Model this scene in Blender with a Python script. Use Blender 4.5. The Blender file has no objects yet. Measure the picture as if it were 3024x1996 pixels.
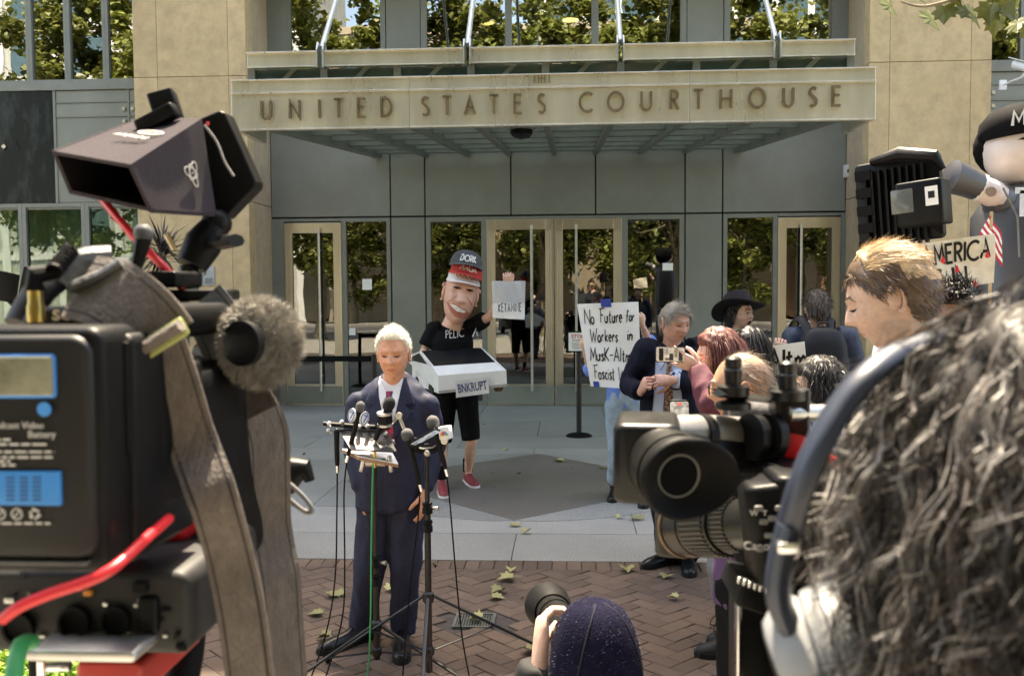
import bpy, bmesh, math, random
from mathutils import Vector as V, Matrix as M, noise, geometry
from mathutils.bvhtree import BVHTree
random.seed(7)
rnd = random.uniform
PI = math.pi
# ------------------------------------------------------------------ camera, world, sun, exposure
scn = bpy.context.scene
COL = scn.collection
F_PX, CXP, CYP, CAMZ = 2795.0, 1512.0, 998.0, 1.95
YAW, PITCH, ROLL = (math.radians(a) for a in (3.44, 3.03, 0.4))
fw = V((-math.sin(YAW)*math.cos(PITCH), math.cos(YAW)*math.cos(PITCH), -math.sin(PITCH)))
r0 = V((math.cos(YAW), math.sin(YAW), 0)); u0 = r0.cross(fw)
RT = r0*math.cos(ROLL)-u0*math.sin(ROLL); UP = u0*math.cos(ROLL)+r0*math.sin(ROLL)
CAMP = V((0, 0, CAMZ))
cd = bpy.data.cameras.new('camera'); cam = bpy.data.objects.new('camera', cd); COL.objects.link(cam)
cd.sensor_width = 36; cd.lens = 36*F_PX/3024; cd.clip_start = .05; cd.clip_end = 900
cam.matrix_world = M(((RT.x, UP.x, -fw.x, 0), (RT.y, UP.y, -fw.y, 0), (RT.z, UP.z, -fw.z, CAMZ), (0, 0, 0, 1)))
cd.dof.use_dof = True; cd.dof.focus_distance = 5.0; cd.dof.aperture_fstop = 10.0
scn.camera = cam
SUN_EL, SUN_AZ = math.radians(66), math.radians(-3)          # sun stands behind the courthouse
to_sun = V((math.cos(SUN_EL)*math.sin(SUN_AZ), math.cos(SUN_EL)*math.cos(SUN_AZ), math.sin(SUN_EL)))
wd = bpy.data.worlds.new('World'); scn.world = wd; wd.use_nodes = True
wn = wd.node_tree.nodes; wl = wd.node_tree.links
sky = wn.new('ShaderNodeTexSky'); sky.sky_type = 'NISHITA'; sky.sun_disc = False
sky.sun_elevation = SUN_EL; sky.sun_rotation = SUN_AZ; sky.dust_density = 2.0; sky.ozone_density = 1.0
bgn = wn.get('Background') or wn.new('ShaderNodeBackground'); wl.new(sky.outputs[0], bgn.inputs[0]); bgn.inputs[1].default_value = .15
wl.new(bgn.outputs[0], (wn.get('World Output') or wn.new('ShaderNodeOutputWorld')).inputs[0])
sl = bpy.data.lights.new('sun', 'SUN'); so = bpy.data.objects.new('sun', sl); COL.objects.link(so)
sl.energy = 4.0; sl.angle = math.radians(.55); sl.color = (1, .95, .87)
so.rotation_euler = to_sun.to_track_quat('Z', 'Y').to_euler(); so.location = (0, 0, 40)
scn.view_settings.view_transform = 'Standard'; scn.view_settings.look = 'None'
scn.view_settings.gamma = 1; scn.view_settings.use_curve_mapping = False
scn.view_settings.exposure = 2.65
scn.view_settings.use_white_balance = True; scn.view_settings.white_balance_temperature = 8200; scn.view_settings.white_balance_tint = 9
scn.cycles.max_bounces = 7; scn.cycles.diffuse_bounces = 3; scn.cycles.glossy_bounces = 3; scn.cycles.transparent_max_bounces = 8; scn.cycles.transmission_bounces = 3

# ------------------------------------------------------------------ pixel to place
def ray(px, py): return fw + RT*((px-CXP)/F_PX) - UP*((py-CYP)/F_PX)
def W(px, py, Y): d = ray(px, py); return CAMP + d*(Y/d.y)
def G(px, py, z=0.0): d = ray(px, py); return CAMP + d*((z-CAMZ)/d.z)

# ------------------------------------------------------------------ materials
MATS = {}
def mat(name, col, rough=.55, metal=0, var=.12, scale=6, bump=0, bscale=60, spec=.5, rand=0, col2=None, stretch=None,
        sheen=0, coat=0, sss=0, trans=0, detail=4, cspan=(.35, .65), blot=None):
    if name in MATS: return MATS[name]
    if max(col) < .04 and not metal and not col2: col = tuple(c*.6 for c in col); spec *= .6
    m = bpy.data.materials.new(name); m.use_nodes = True; MATS[name] = m
    n = m.node_tree.nodes; l = m.node_tree.links; b = n['Principled BSDF']
    b.inputs['Roughness'].default_value = rough; b.inputs['Metallic'].default_value = metal
    b.inputs['Specular IOR Level'].default_value = spec
    if sheen: b.inputs['Sheen Weight'].default_value = sheen
    if coat: b.inputs['Coat Weight'].default_value = coat; b.inputs['Coat Roughness'].default_value = .15
    if sss:
        b.inputs['Subsurface Weight'].default_value = sss; b.inputs['Subsurface Radius'].default_value = (.012, .005, .003); b.inputs['Subsurface Scale'].default_value = .6
    c2 = col2 if col2 else tuple(max(0, c*(1-var)) for c in col); c1 = col if col2 else tuple(min(1, c*(1+var)) for c in col)
    tc = n.new('ShaderNodeTexCoord'); src = tc.outputs['Object']
    if stretch:
        mp = n.new('ShaderNodeMapping'); mp.inputs['Scale'].default_value = stretch; l.new(src, mp.inputs[0]); src = mp.outputs[0]
    tn = n.new('ShaderNodeTexNoise'); tn.inputs['Scale'].default_value = scale; tn.inputs['Detail'].default_value = detail; tn.inputs['Roughness'].default_value = .65
    l.new(src, tn.inputs['Vector'])
    rp = n.new('ShaderNodeValToRGB'); rp.color_ramp.elements[0].position = cspan[0]; rp.color_ramp.elements[1].position = cspan[1]
    rp.color_ramp.elements[0].color = (*c2, 1); rp.color_ramp.elements[1].color = (*c1, 1)
    l.new(tn.outputs['Fac'], rp.inputs[0]); out = rp.outputs[0]
    if blot:
        ge = n.new('ShaderNodeNewGeometry'); bm_ = n.new('ShaderNodeMapping'); bm_.inputs['Scale'].default_value = (1, 1, blot[2] if len(blot) > 2 else 1); l.new(ge.outputs['Position'], bm_.inputs[0])
        b1 = n.new('ShaderNodeTexNoise'); b1.inputs['Scale'].default_value = blot[0]; b1.inputs['Detail'].default_value = 7; b1.inputs['Roughness'].default_value = .7; l.new(bm_.outputs[0], b1.inputs['Vector'])
        m1 = n.new('ShaderNodeMapRange'); m1.inputs[1].default_value = .3; m1.inputs[2].default_value = .7; m1.inputs[3].default_value = 1-blot[1]; m1.inputs[4].default_value = 1+blot[1]*.5; l.new(b1.outputs['Fac'], m1.inputs[0])
        h1 = n.new('ShaderNodeHueSaturation'); l.new(m1.outputs[0], h1.inputs['Value']); l.new(out, h1.inputs['Color']); out = h1.outputs[0]
    if rand:
        oi = n.new('ShaderNodeObjectInfo'); mr = n.new('ShaderNodeMapRange'); mr.inputs[3].default_value = 1-rand; mr.inputs[4].default_value = 1+rand
        l.new(oi.outputs['Random'], mr.inputs[0]); hs = n.new('ShaderNodeHueSaturation'); l.new(mr.outputs[0], hs.inputs['Value']); l.new(out, hs.inputs['Color']); out = hs.outputs[0]
    l.new(out, b.inputs['Base Color'])
    rr = n.new('ShaderNodeMapRange'); rr.inputs[3].default_value = max(.02, rough-.08); rr.inputs[4].default_value = min(1, rough+.08)
    l.new(tn.outputs['Fac'], rr.inputs[0]); l.new(rr.outputs[0], b.inputs['Roughness'])
    if bump:
        t2 = n.new('ShaderNodeTexNoise'); t2.inputs['Scale'].default_value = bscale; t2.inputs['Detail'].default_value = 3; l.new(src, t2.inputs['Vector'])
        bp = n.new('ShaderNodeBump'); bp.inputs['Strength'].default_value = bump; bp.inputs['Distance'].default_value = .01
        l.new(t2.outputs['Fac'], bp.inputs['Height']); l.new(bp.outputs[0], b.inputs['Normal'])
    if trans:
        tr = n.new('ShaderNodeBsdfTranslucent'); l.new(out, tr.inputs[0]); mx = n.new('ShaderNodeMixShader'); mx.inputs[0].default_value = trans
        l.new(b.outputs[0], mx.inputs[1]); l.new(tr.outputs[0], mx.inputs[2]); l.new(mx.outputs[0], n['Material Output'].inputs[0])
    return m
def glass(name, tint=(.55, .62, .58), ior=1.9, wave=.02, base=.0):
    if name in MATS: return MATS[name]
    m = bpy.data.materials.new(name); m.use_nodes = True; MATS[name] = m
    n = m.node_tree.nodes; l = m.node_tree.links; n.remove(n['Principled BSDF'])
    fr = n.new('ShaderNodeFresnel'); fr.inputs[0].default_value = ior
    gl = n.new('ShaderNodeBsdfGlossy'); gl.inputs['Roughness'].default_value = .004; gl.inputs[0].default_value = (.95, .97, .95, 1)
    tr = n.new('ShaderNodeBsdfTransparent'); tr.inputs[0].default_value = (*tint, 1)
    mx = n.new('ShaderNodeMixShader'); l.new(fr.outputs[0], mx.inputs[0]); l.new(tr.outputs[0], mx.inputs[1]); l.new(gl.outputs[0], mx.inputs[2])
    if wave:
        tc = n.new('ShaderNodeTexCoord'); tn = n.new('ShaderNodeTexNoise'); tn.inputs['Scale'].default_value = 1.6; tn.inputs['Detail'].default_value = 1
        l.new(tc.outputs['Object'], tn.inputs['Vector']); bp = n.new('ShaderNodeBump'); bp.inputs['Strength'].default_value = wave; bp.inputs['Distance'].default_value = .3
        l.new(tn.outputs['Fac'], bp.inputs['Height']); l.new(bp.outputs[0], gl.inputs['Normal'])
    l.new(mx.outputs[0], n['Material Output'].inputs[0]); return m
def emis(name, col, s=1.0):
    if name in MATS: return MATS[name]
    m = bpy.data.materials.new(name); m.use_nodes = True; MATS[name] = m
    b = m.node_tree.nodes['Principled BSDF']; b.inputs['Base Color'].default_value = (*col, 1)
    b.inputs['Emission Color'].default_value = (*col, 1); b.inputs['Emission Strength'].default_value = s; return m

# ------------------------------------------------------------------ mesh builder
class MB:
    def __init__(s): s.v = []; s.f = []; s.m = []
    def add(s, vs, fs, mi=0, T=None):
        o = len(s.v); s.v += [tuple(T @ V(p)) for p in vs] if T else [tuple(p) for p in vs]
        s.f += [tuple(i+o for i in f) for f in fs]; s.m += [mi]*len(fs); return s
    def box(s, c, d, mi=0, T=None, taper=1.0):
        x, y, z = (a/2 for a in d); vs = []
        for sz, k in ((-z, 1), (z, taper)):
            vs += [(c[0]+a*x*k, c[1]+b*y*k, c[2]+sz) for a, b in ((-1, -1), (1, -1), (1, 1), (-1, 1))]
        return s.add(vs, [(3, 2, 1, 0), (4, 5, 6, 7), (0, 1, 5, 4), (1, 2, 6, 5), (2, 3, 7, 6), (3, 0, 4, 7)], mi, T)
    def b2(s, a, b, mi=0, T=None):
        return s.box([(p+q)/2 for p, q in zip(a, b)], [abs(q-p) for p, q in zip(a, b)], mi, T)
    def rbox(s, c, d, r=.01, n=3, mi=0, T=None, ax=2):
        # box with rounded vertical edges (along axis ax) and a small rounded rim
        i, j = [k for k in range(3) if k != ax]; hx, hy, hz = d[i]/2, d[j]/2, d[ax]/2; r = min(r, hx*.95, hy*.95); e = min(r*.5, hz*.6)
        def ring(z, ins):
            out = []
            for qx, qy, a0 in ((1, 1, 0), (-1, 1, PI/2), (-1, -1, PI), (1, -1, 1.5*PI)):
                for k in range(n+1):
                    a = a0+k/n*PI/2; p = [0, 0, 0]
                    p[i] = c[i]+qx*(hx-r)+(r-ins)*math.cos(a); p[j] = c[j]+qy*(hy-r)+(r-ins)*math.sin(a); p[ax] = c[ax]+z; out.append(tuple(p))
            return out
        return s.loft([ring(-hz, e), ring(-hz+e*.3, e*.3), ring(-hz+e, 0), ring(hz-e, 0), ring(hz-e*.3, e*.3), ring(hz, e)], mi, T, flip=(ax == 1))
    def loft(s, rings, mi=0, T=None, cap=True, flip=False, closed=True):
        n = len(rings[0]); vs = [p for r in rings for p in r]; fs = []
        for k in range(len(rings)-1):
            for q in range(n if closed else n-1):
                a, b = k*n+q, k*n+(q+1) % n; fs.append((a, b, b+n, a+n))
        if cap and closed: fs.append(tuple(range(n-1, -1, -1))); fs.append(tuple((len(rings)-1)*n+q for q in range(n)))
        if flip: fs = [f[::-1] for f in fs]
        return s.add(vs, fs, mi, T)
    def tube(s, pts, r, n=8, mi=0, T=None, cap=True, flat=1.0, up=None):
        pts = [V(p) for p in pts]; rs = r if isinstance(r, (list, tuple)) else [r]*len(pts); rings = []; pu = None
        for k, p in enumerate(pts):
            t = (pts[min(k+1, len(pts)-1)]-pts[max(k-1, 0)]).normalized()
            if pu is None:
                a = V(up) if up else (V((0, 0, 1)) if abs(t.z) < .9 else V((0, 1, 0)))
            else: a = pu
            x = a.cross(t)
            if x.length < 1e-5: x = V((1, 0, 0)).cross(t)
            x.normalize(); y = t.cross(x); pu = y
            rings.append([p+x*(rs[k]*math.cos(q/n*2*PI))+y*(rs[k]*flat*math.sin(q/n*2*PI)) for q in range(n)])
        return s.loft(rings, mi, T, cap)
    def cyl(s, a, b, r, r2=None, n=16, mi=0, T=None): return s.tube([a, b], [r, r if r2 is None else r2], n, mi, T)
    def lathe(s, prof, n=20, mi=0, T=None, cap=True):   # profile of (radius, z)
        return s.loft([[(r*math.cos(q/n*2*PI), r*math.sin(q/n*2*PI), z) for q in range(n)] for r, z in prof], mi, T, cap)
    def ball(s, c, d, n=16, mi=0, T=None):
        h = n//2+1; c = V(c); rings = [[(c.x+d[0]*math.sin(PI*k/h)*math.cos(q/n*2*PI), c.y+d[1]*math.sin(PI*k/h)*math.sin(q/n*2*PI), c.z-d[2]*math.cos(PI*k/h)) for q in range(n)] for k in range(1, h)]
        return s.loft(rings, mi, T)
    def prism(s, poly, h0, h1, T=None, mi=0):           # 2-d polygon (x, y) from z h0 to z h1
        n = len(poly); vs = [(x, y, h0) for x, y in poly]+[(x, y, h1) for x, y in poly]
        return s.add(vs, [tuple(range(n-1, -1, -1)), tuple(range(n, 2*n))]+[(i, (i+1) % n, (i+1) % n+n, i+n) for i in range(n)], mi, T)
    def mesh(s, name, mats, smooth=None):
        me = bpy.data.meshes.new(name); me.from_pydata(s.v, [], s.f)
        for m in (mats if isinstance(mats, (list, tuple)) else [mats]): me.materials.append(m)
        me.polygons.foreach_set('material_index', s.m)
        if smooth is not None:
            bm = bmesh.new(); bm.from_mesh(me); bmesh.ops.delete(bm, geom=[v for v in bm.verts if not v.link_faces], context='VERTS'); bmesh.ops.recalc_face_normals(bm, faces=bm.faces)
            for f in bm.faces: f.smooth = True
            lim = math.radians(smooth)
            for e in bm.edges:
                if len(e.link_faces) == 2 and e.calc_face_angle(0) > lim: e.smooth = False
            bm.to_mesh(me); bm.free()
        me.update(); return me
    def build(s, name, mats, parent=None, smooth=35, loc=None, bevel=0):
        o = bpy.data.objects.new(name, s.mesh(name, mats, smooth)); COL.objects.link(o)
        if parent: o.parent = parent
        if loc: o.location = loc
        if bevel:
            b = o.modifiers.new('bevel', 'BEVEL'); b.width = bevel; b.segments = 2; b.limit_method = 'ANGLE'; b.angle_limit = math.radians(40)
        return o
def tag(o, label=None, cat=None, group=None, kind=None):
    if label: o['label'] = label
    if cat: o['category'] = cat
    if group: o['group'] = group
    if kind: o['kind'] = kind
    return o
def thing(name, label, cat, loc=(0, 0, 0), rz=0, group=None):
    o = bpy.data.objects.new(name, None); COL.objects.link(o); o.empty_display_size = .1
    o.location = loc; o.rotation_euler = (0, 0, rz); return tag(o, label, cat, group)
def link(name, me, parent, mw=None, loc=None):
    o = bpy.data.objects.new(name, me); COL.objects.link(o); o.parent = parent
    if mw is not None: o.matrix_local = mw
    if loc is not None: o.location = loc
    return o
def frame_of(origin, x, y):      # matrix with columns x, y, x cross y
    x = V(x).normalized(); z = x.cross(V(y)).normalized(); y = z.cross(x); o = V(origin)
    return M(((x.x, y.x, z.x, o.x), (x.y, y.y, z.y, o.y), (x.z, y.z, z.z, o.z), (0, 0, 0, 1)))
def Rz(a): return M.Rotation(a, 4, 'Z')
def Rx(a): return M.Rotation(a, 4, 'X')
def Ry(a): return M.Rotation(a, 4, 'Y')
def Tr(*p): return M.Translation(V(p[0] if len(p) == 1 else p))
def smoothpts(pts, k=6):
    pts = [V(p) for p in pts]; out = []
    for i in range(len(pts)-1):
        p0, p1, p2, p3 = pts[max(i-1, 0)], pts[i], pts[i+1], pts[min(i+2, len(pts)-1)]
        for j in range(k):
            t = j/k; out.append(.5*((2*p1)+(p2-p0)*t+(2*p0-5*p1+4*p2-p3)*t*t+(3*p1-p0-3*p2+p3)*t**3))
    return out+[pts[-1]]

# ------------------------------------------------------------------ stroke lettering
def arc(cx, cy, rx, ry, a0, a1, n=10): return [(cx+rx*math.cos(math.radians(a0+(a1-a0)*k/n)), cy+ry*math.sin(math.radians(a0+(a1-a0)*k/n))) for k in range(n+1)]
SER = [(.46, .9)]+arc(.27, .74, .2, .24, 60, 200, 8)+arc(.27, .24, .21, .24, 40, -140, 9)
GL = {'U': (.62, [[(0, 1), (0, .3)]+arc(.31, .3, .31, .3, 180, 360)+[(.62, 1)]]), 'N': (.66, [[(0, 0), (0, 1), (.66, 0), (.66, 1)]]), 'I': (.0, [[(0, 0), (0, 1)]]),
 'T': (.6, [[(0, 1), (.6, 1)], [(.3, 1), (.3, 0)]]), 'E': (.46, [[(.46, 1), (0, 1), (0, 0), (.46, 0)], [(0, .55), (.4, .55)]]), 'D': (.66, [[(0, 0), (0, 1), (.2, 1)]+arc(.2, .5, .46, .5, 90, -90)+[(0, 0)]]),
 'S': (.48, [SER]), 'A': (.66, [[(0, 0), (.33, 1), (.66, 0)], [(.12, .36), (.54, .36)]]), 'C': (.8, [arc(.5, .5, .5, .5, 50, 310, 16)]), 'O': (1.0, [arc(.5, .5, .5, .5, 90, 450, 24)]),
 'R': (.5, [[(0, 0), (0, 1), (.2, 1)]+arc(.22, .76, .24, .24, 90, -90)+[(0, .52)], [(.2, .52), (.5, 0)]]), 'H': (.68, [[(0, 0), (0, 1)], [(.68, 0), (.68, 1)], [(0, .5), (.68, .5)]]),
 'K': (.5, [[(0, 0), (0, 1)], [(.5, 1), (.02, .45), (.5, 0)]]), 'M': (.7, [[(0, 0), (.08, 1), (.36, .3), (.62, 1), (.7, 0)]]), 'P': (.45, [[(0, 0), (0, 1), (.2, 1)]+arc(.2, .75, .24, .25, 90, -90, 8)+[(0, .5)]]),
 'L': (.42, [[(0, 1), (0, 0), (.42, 0)]]), 'B': (.48, [[(0, 0), (0, 1), (.2, 1)]+arc(.2, .77, .22, .23, 90, -90, 8)+[(0, .54), (.22, .54)]+arc(.22, .27, .26, .27, 90, -90, 8)+[(0, 0)]]),
 'F': (.55, [[(.1, 1), (.1, 0)], [(-.08, .98), (.6, 1.04)], [(.1, .52), (.42, .56)]]), 'W': (.9, [[(0, 1), (.2, 0), (.45, .7), (.62, 0), (.9, 1.05)]]), 'G': (.8, [arc(.5, .5, .5, .5, 50, 350, 16)+[(.55, .42)]]),
 'V': (.6, [[(0, 1), (.3, 0), (.6, 1)]]), '-': (.4, [[(0, .42), (.4, .46)]]), '*': (.3, [[(0, .3), (.3, .6)], [(.02, .6), (.3, .28)], [(.15, .7), (.15, .2)]]), '1': (.0, [[(0, 0), (0, 1)]]), '7': (.5, [[(0, 1), (.5, 1), (.15, 0)]]),
 'o': (.38, [arc(.19, .24, .19, .25, 100, 460, 12)]), 'u': (.4, [[(0, .5), (0, .2)]+arc(.17, .17, .17, .17, 180, 340, 6)+[(.36, .5), (.36, .05), (.42, 0)]]), 't': (.3, [[(.14, .85), (.12, .12), (.2, 0), (.3, .04)], [(-.02, .55), (.3, .58)]]),
 'r': (.3, [[(.04, .5), (.04, 0)], [(.04, .33), (.16, .5), (.3, .46)]]), 'e': (.36, [[(0, .26), (.34, .28)]+arc(.18, .25, .17, .25, 10, 315, 10)]), 'f': (.3, [[(.34, .92), (.22, 1.0), (.13, .85), (.1, -.12)], [(-.04, .48), (.3, .52)]]),
 'k': (.36, [[(.02, .95), (.02, 0)], [(.32, .52), (.04, .26), (.36, 0)]]), 's': (.3, [[(.3, .46), (.16, .52), (.02, .4), (.14, .27), (.28, .14), (.16, 0), (0, .06)]]), 'i': (.08, [[(.04, .5), (.05, 0)], [(.05, .7), (.06, .76)]]),
 'n': (.38, [[(.02, .5), (.02, 0)], [(.02, .32), (.16, .5), (.3, .4), (.32, 0)]]), 'l': (.08, [[(.04, 1), (.04, 0)]]), 'm': (.58, [[(.02, .5), (.02, 0)], [(.02, .34), (.14, .5), (.25, .38), (.26, 0)], [(.26, .34), (.4, .5), (.52, .38), (.54, 0)]]),
 'a': (.4, [arc(.19, .23, .19, .25, 40, 330, 10), [(.37, .5), (.36, .06), (.42, 0)]]), 'c': (.32, [arc(.19, .25, .19, .25, 50, 310, 10)]), 'd': (.4, [arc(.19, .23, .19, .25, 40, 330, 10), [(.37, 1), (.37, 0)]]), ' ': (.3, [])}
def ribbon(mb, pts, w, z0, z1, mi=0, T=None, taper=0):
    P = [V((p[0], p[1])) for p in pts]; L = []; R = []; n = len(P)
    for k in range(n):
        a = (P[k]-P[k-1]).normalized() if k else None; b = (P[k+1]-P[k]).normalized() if k < n-1 else None
        if n > 2 and (P[0]-P[-1]).length < 1e-4:
            if k == 0: a = (P[0]-P[-2]).normalized()
            if k == n-1: b = (P[1]-P[0]).normalized()
        t = ((a or b)+(b or a)); t = t.normalized() if t.length > .2 else (b or a)
        c = max(.5, t.dot(a or b)); nn = V((-t.y, t.x))*(w/2/c)*(1-taper*abs(2*k/(n-1)-1)**2 if taper else 1); L.append(P[k]+nn); R.append(P[k]-nn)
    vs = [(p.x, p.y, z1) for p in L]+[(p.x, p.y, z1) for p in R]+[(p.x, p.y, z0) for p in L]+[(p.x, p.y, z0) for p in R]; fs = []
    for k in range(n-1):
        fs += [(k+1, k, n+k, n+k+1), (k, k+1, 2*n+k+1, 2*n+k), (n+k+1, n+k, 3*n+k, 3*n+k+1)]
    fs += [(0, 2*n, 3*n, n), (n-1, 2*n-1, 4*n-1, 3*n-1)]
    mb.add(vs, fs, mi, T)
def letters(mb, text, x, y, h, w, z0, z1, T=None, gap=.22, shear=0, jit=0, sx=1.0, mi=0, slope=0, taper=0):
    for ch in text:
        g = GL[ch]; jx, jy, js, ja = (rnd(-jit, jit)*h for _ in range(4))
        for st in g[1]:
            st = [(x+jx+(px*sx+py*(shear+ja/h*.6))*h*(1+js/h), y+jy+py*h*(1+js/h)+slope*(x+px*h)) for px, py in st]
            ribbon(mb, st, w*(1+rnd(-jit, jit)*3), z0, z1, mi, T, taper)
        x += (g[0]*sx+gap)*h
    return x
def text_mesh(name, body, size, depth, m, parent, T, align='CENTER', sx=1.0, bold=0):
    c = bpy.data.curves.new(name, 'FONT'); c.body = body; c.size = size; c.extrude = depth; c.align_x = align; c.align_y = 'CENTER'; c.offset = bold; c.resolution_u = 2
    o = bpy.data.objects.new(name, c); COL.objects.link(o); dg = bpy.context.evaluated_depsgraph_get()
    me = bpy.data.meshes.new_from_object(o.evaluated_get(dg)); bpy.data.objects.remove(o); bpy.data.curves.remove(c)
    me.transform(M.Diagonal((sx, 1, 1, 1))); me.materials.clear(); me.materials.append(m)
    return link(name, me, parent, T)
# ------------------------------------------------------------------ shared materials
m_stone = mat('sandstone_tan', (.485, .355, .19), .75, var=.12, scale=7, bump=.25, bscale=90, rand=.07, detail=10, blot=(2.6, .12, .3))
m_stone2 = mat('sandstone_return_shade', (.42, .325, .215), .75, var=.1, scale=7, bump=.25, bscale=90, rand=.05, detail=10, blot=(1.1, .14, .45))  # darker copy of the tan stone, shade of the pillar returns in its colour
m_panel = mat('painted_metal_panel', (.195, .205, .176), .42, .2, var=.07, scale=1.2, rand=.05, bump=.03, bscale=3, blot=(.9, .14, .5))
m_frame = mat('painted_frame_green_grey', (.18, .19, .166), .4, .2, var=.06, scale=5)
m_darkj = mat('dark_joint', (.03, .032, .03), .6)
m_gold = mat('champagne_steel', (.50, .46, .37), .34, 1.0, var=.08, scale=2.5, stretch=(1, 1, .3))
m_fascia = mat('brushed_champagne_steel', (.74, .705, .60), .29, .72, blot=(2.2, .18, .25), var=.14, scale=1.3, stretch=(1.6, 1, .25), bump=.03, bscale=8, cspan=(.3, .7))
m_steel = mat('galvanised_steel', (.50, .51, .48), .38, .9, var=.1, scale=6)
m_beam = mat('green_grey_beam', (.17, .185, .16), .45, .3, var=.1, scale=4)
m_letter = mat('bronze_letter', (.24, .19, .12), .4, .8, var=.15, scale=9)
m_marble = mat('black_green_marble', (.06, .075, .068), .3, spec=.18, scale=5, col2=(.010, .013, .012), stretch=(1, 1, .35), detail=12, cspan=(.5, .85))
m_glass = glass('window_glass', (.42, .46, .43), 3.6, .004)
m_glassd = glass('dark_door_glass', (.26, .28, .26), 2.4, .006)
m_glassg = glass('green_canopy_glass', (.74, .80, .70), 1.16, .0)
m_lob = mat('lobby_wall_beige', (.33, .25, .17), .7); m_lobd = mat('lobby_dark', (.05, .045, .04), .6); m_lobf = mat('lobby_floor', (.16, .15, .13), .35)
m_curt = mat('pale_curtain', (.62, .66, .60), .8, var=.1, scale=3, stretch=(6, 1, .2))
m_gran = mat('grey_granite', (.225, .222, .205), .55, var=.38, scale=75, blot=(.8, .2), rand=.10, bump=.08, bscale=200, detail=9)
m_gran2 = mat('brown_granite', (.125, .11, .095), .5, blot=(1.2, .18), var=.22, scale=70, rand=.05, bump=.05, bscale=200, detail=9)
m_gran3 = mat('pale_granite', (.262, .257, .238), .55, var=.32, scale=75, blot=(.8, .18), rand=.06, bump=.08, bscale=200, detail=9)
m_brick = mat('paving_brick', (.118, .072, .047), .75, blot=(1.3, .3), var=.3, scale=26, rand=.22, bump=.3, bscale=120, col2=(.10, .068, .05), detail=8)
m_mort = mat('sand_joint', (.055, .045, .037), .95, var=.3, scale=30)
m_asph = mat('asphalt', (.05, .05, .052), .9, var=.2, scale=40); m_conc = mat('concrete', (.24, .23, .21), .85, var=.12, scale=4, bump=.1)
m_black = mat('black_plastic', (.0095, .010, .0115), .42, var=.25, scale=20, bump=.05, bscale=300, spec=.22)
m_blackm = mat('black_metal', (.012, .012, .013), .32, .2, var=.2, scale=20, spec=.4)
m_rubber = mat('black_rubber', (.007, .007, .008), .6, var=.2, scale=30, spec=.2)
m_chrome = mat('chrome', (.75, .75, .74), .18, 1.0, var=.06)
m_white = mat('white_paper', (.78, .77, .73), .8, var=.04, scale=4)
m_ink = mat('black_ink', (.012, .012, .013), .6, var=.1)
m_red = mat('red_plastic', (.62, .02, .03), .35, var=.12, scale=8)
m_leafg = mat('leaf_green', (.19, .21, .05), .5, var=.45, scale=3, rand=.25, trans=.35)
m_leafy = mat('fallen_leaf', (.25, .26, .10), .6, var=.3, scale=25, rand=.3, bump=.1, col2=(.30, .24, .10))
m_bark = mat('plane_bark', (.20, .17, .12), .9, var=.35, scale=8, bump=.5, bscale=25)

# ------------------------------------------------------------------ ground
def sheet(name, x0, x1, y0, y1, z, m, parent=None, kind='structure'):
    o = MB().add([(x0, y0, z), (x1, y0, z), (x1, y1, z), (x0, y1, z)], [(0, 1, 2, 3)]).build(name, m, parent, None)
    if not parent: tag(o, kind=kind)
    return o
gd = sheet('ground', -400, 400, -400, 400, -.14, m_conc)
rd = sheet('road', -400, 400, -19, -8, -.125, m_asph)
for x in (-1.6, 1.6):
    pass
mk = MB()
for k in range(-12, 13): mk.b2((k*4.5-1.2, -13.56, -.121), (k*4.5+1.2, -13.44, -.119))
tag(mk.build('lane_markings', m_white, rd, None))
kb = MB().b2((-60, -8.0, -.13), (60, -7.85, .0)); tag(kb.build('kerb', m_conc), kind='structure')
fp = MB().b2((-60, -7.85, -.13), (60, 2.6, -.002)); tag(fp.build('pavement', m_conc), kind='structure')
fp2 = MB().b2((-60, -24, -.13), (60, -19, .02)); tag(fp2.build('pavement', m_conc), kind='structure')
brick_base = MB().b2((-12, 2.6, -.13), (12, 6.68, -.012)).build('brick_paving', m_mort, None, None); tag(brick_base, kind='structure')
EDGE = 6.68
def clip_y(poly, yc):
    out = []
    for i in range(len(poly)):
        a, b = poly[i], poly[(i+1) % len(poly)]
        if a[1] <= yc: out.append(a)
        if (a[1] <= yc) != (b[1] <= yc):
            t = (yc-a[1])/(b[1]-a[1]); out.append((a[0]+(b[0]-a[0])*t, yc))
    return out
BL, BW, GAP = .205, .1025, .0045
c45 = math.cos(PI/4)
grx0, grx1, gry0, gry1 = -.68, -.44, 5.33, 5.57         # drain grate
bricks = []
for k in range(-90, 91):
    for q in range(-60, 61):
        for (x0, y0, x1, y1) in ((0, 0, 2, 1), (2, -1, 3, 1)):
            ox, oy = k+2*q, k-2*q
            g = GAP/BW/2; pl = [(x0+g, y0+g), (x1-g, y0+g), (x1-g, y1-g), (x0+g, y1-g)]
            pl = [((a+ox)*BW, (b+oy)*BW) for a, b in pl]; pl = [(c45*(a-b), c45*(a+b)+4.0) for a, b in pl]
            cx = sum(p[0] for p in pl)/4; cy = sum(p[1] for p in pl)/4
            if not (-5.2 < cx < 5.2 and 3.6 < cy < EDGE): continue
            if grx0-.06 < cx < grx1+.06 and gry0-.06 < cy < gry1+.06: continue
            pl = clip_y(pl, EDGE-.21)
            if len(pl) < 3: continue
            bricks.append((pl, cx, cy))
for k in range(-50, 50):
    x = k*BW-.02
    bricks.append(([(x+.003, EDGE-.206), (x+BW-.003, EDGE-.206), (x+BW-.003, EDGE-.004), (x+.003, EDGE-.004)], x+BW/2, EDGE-.1))
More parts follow.
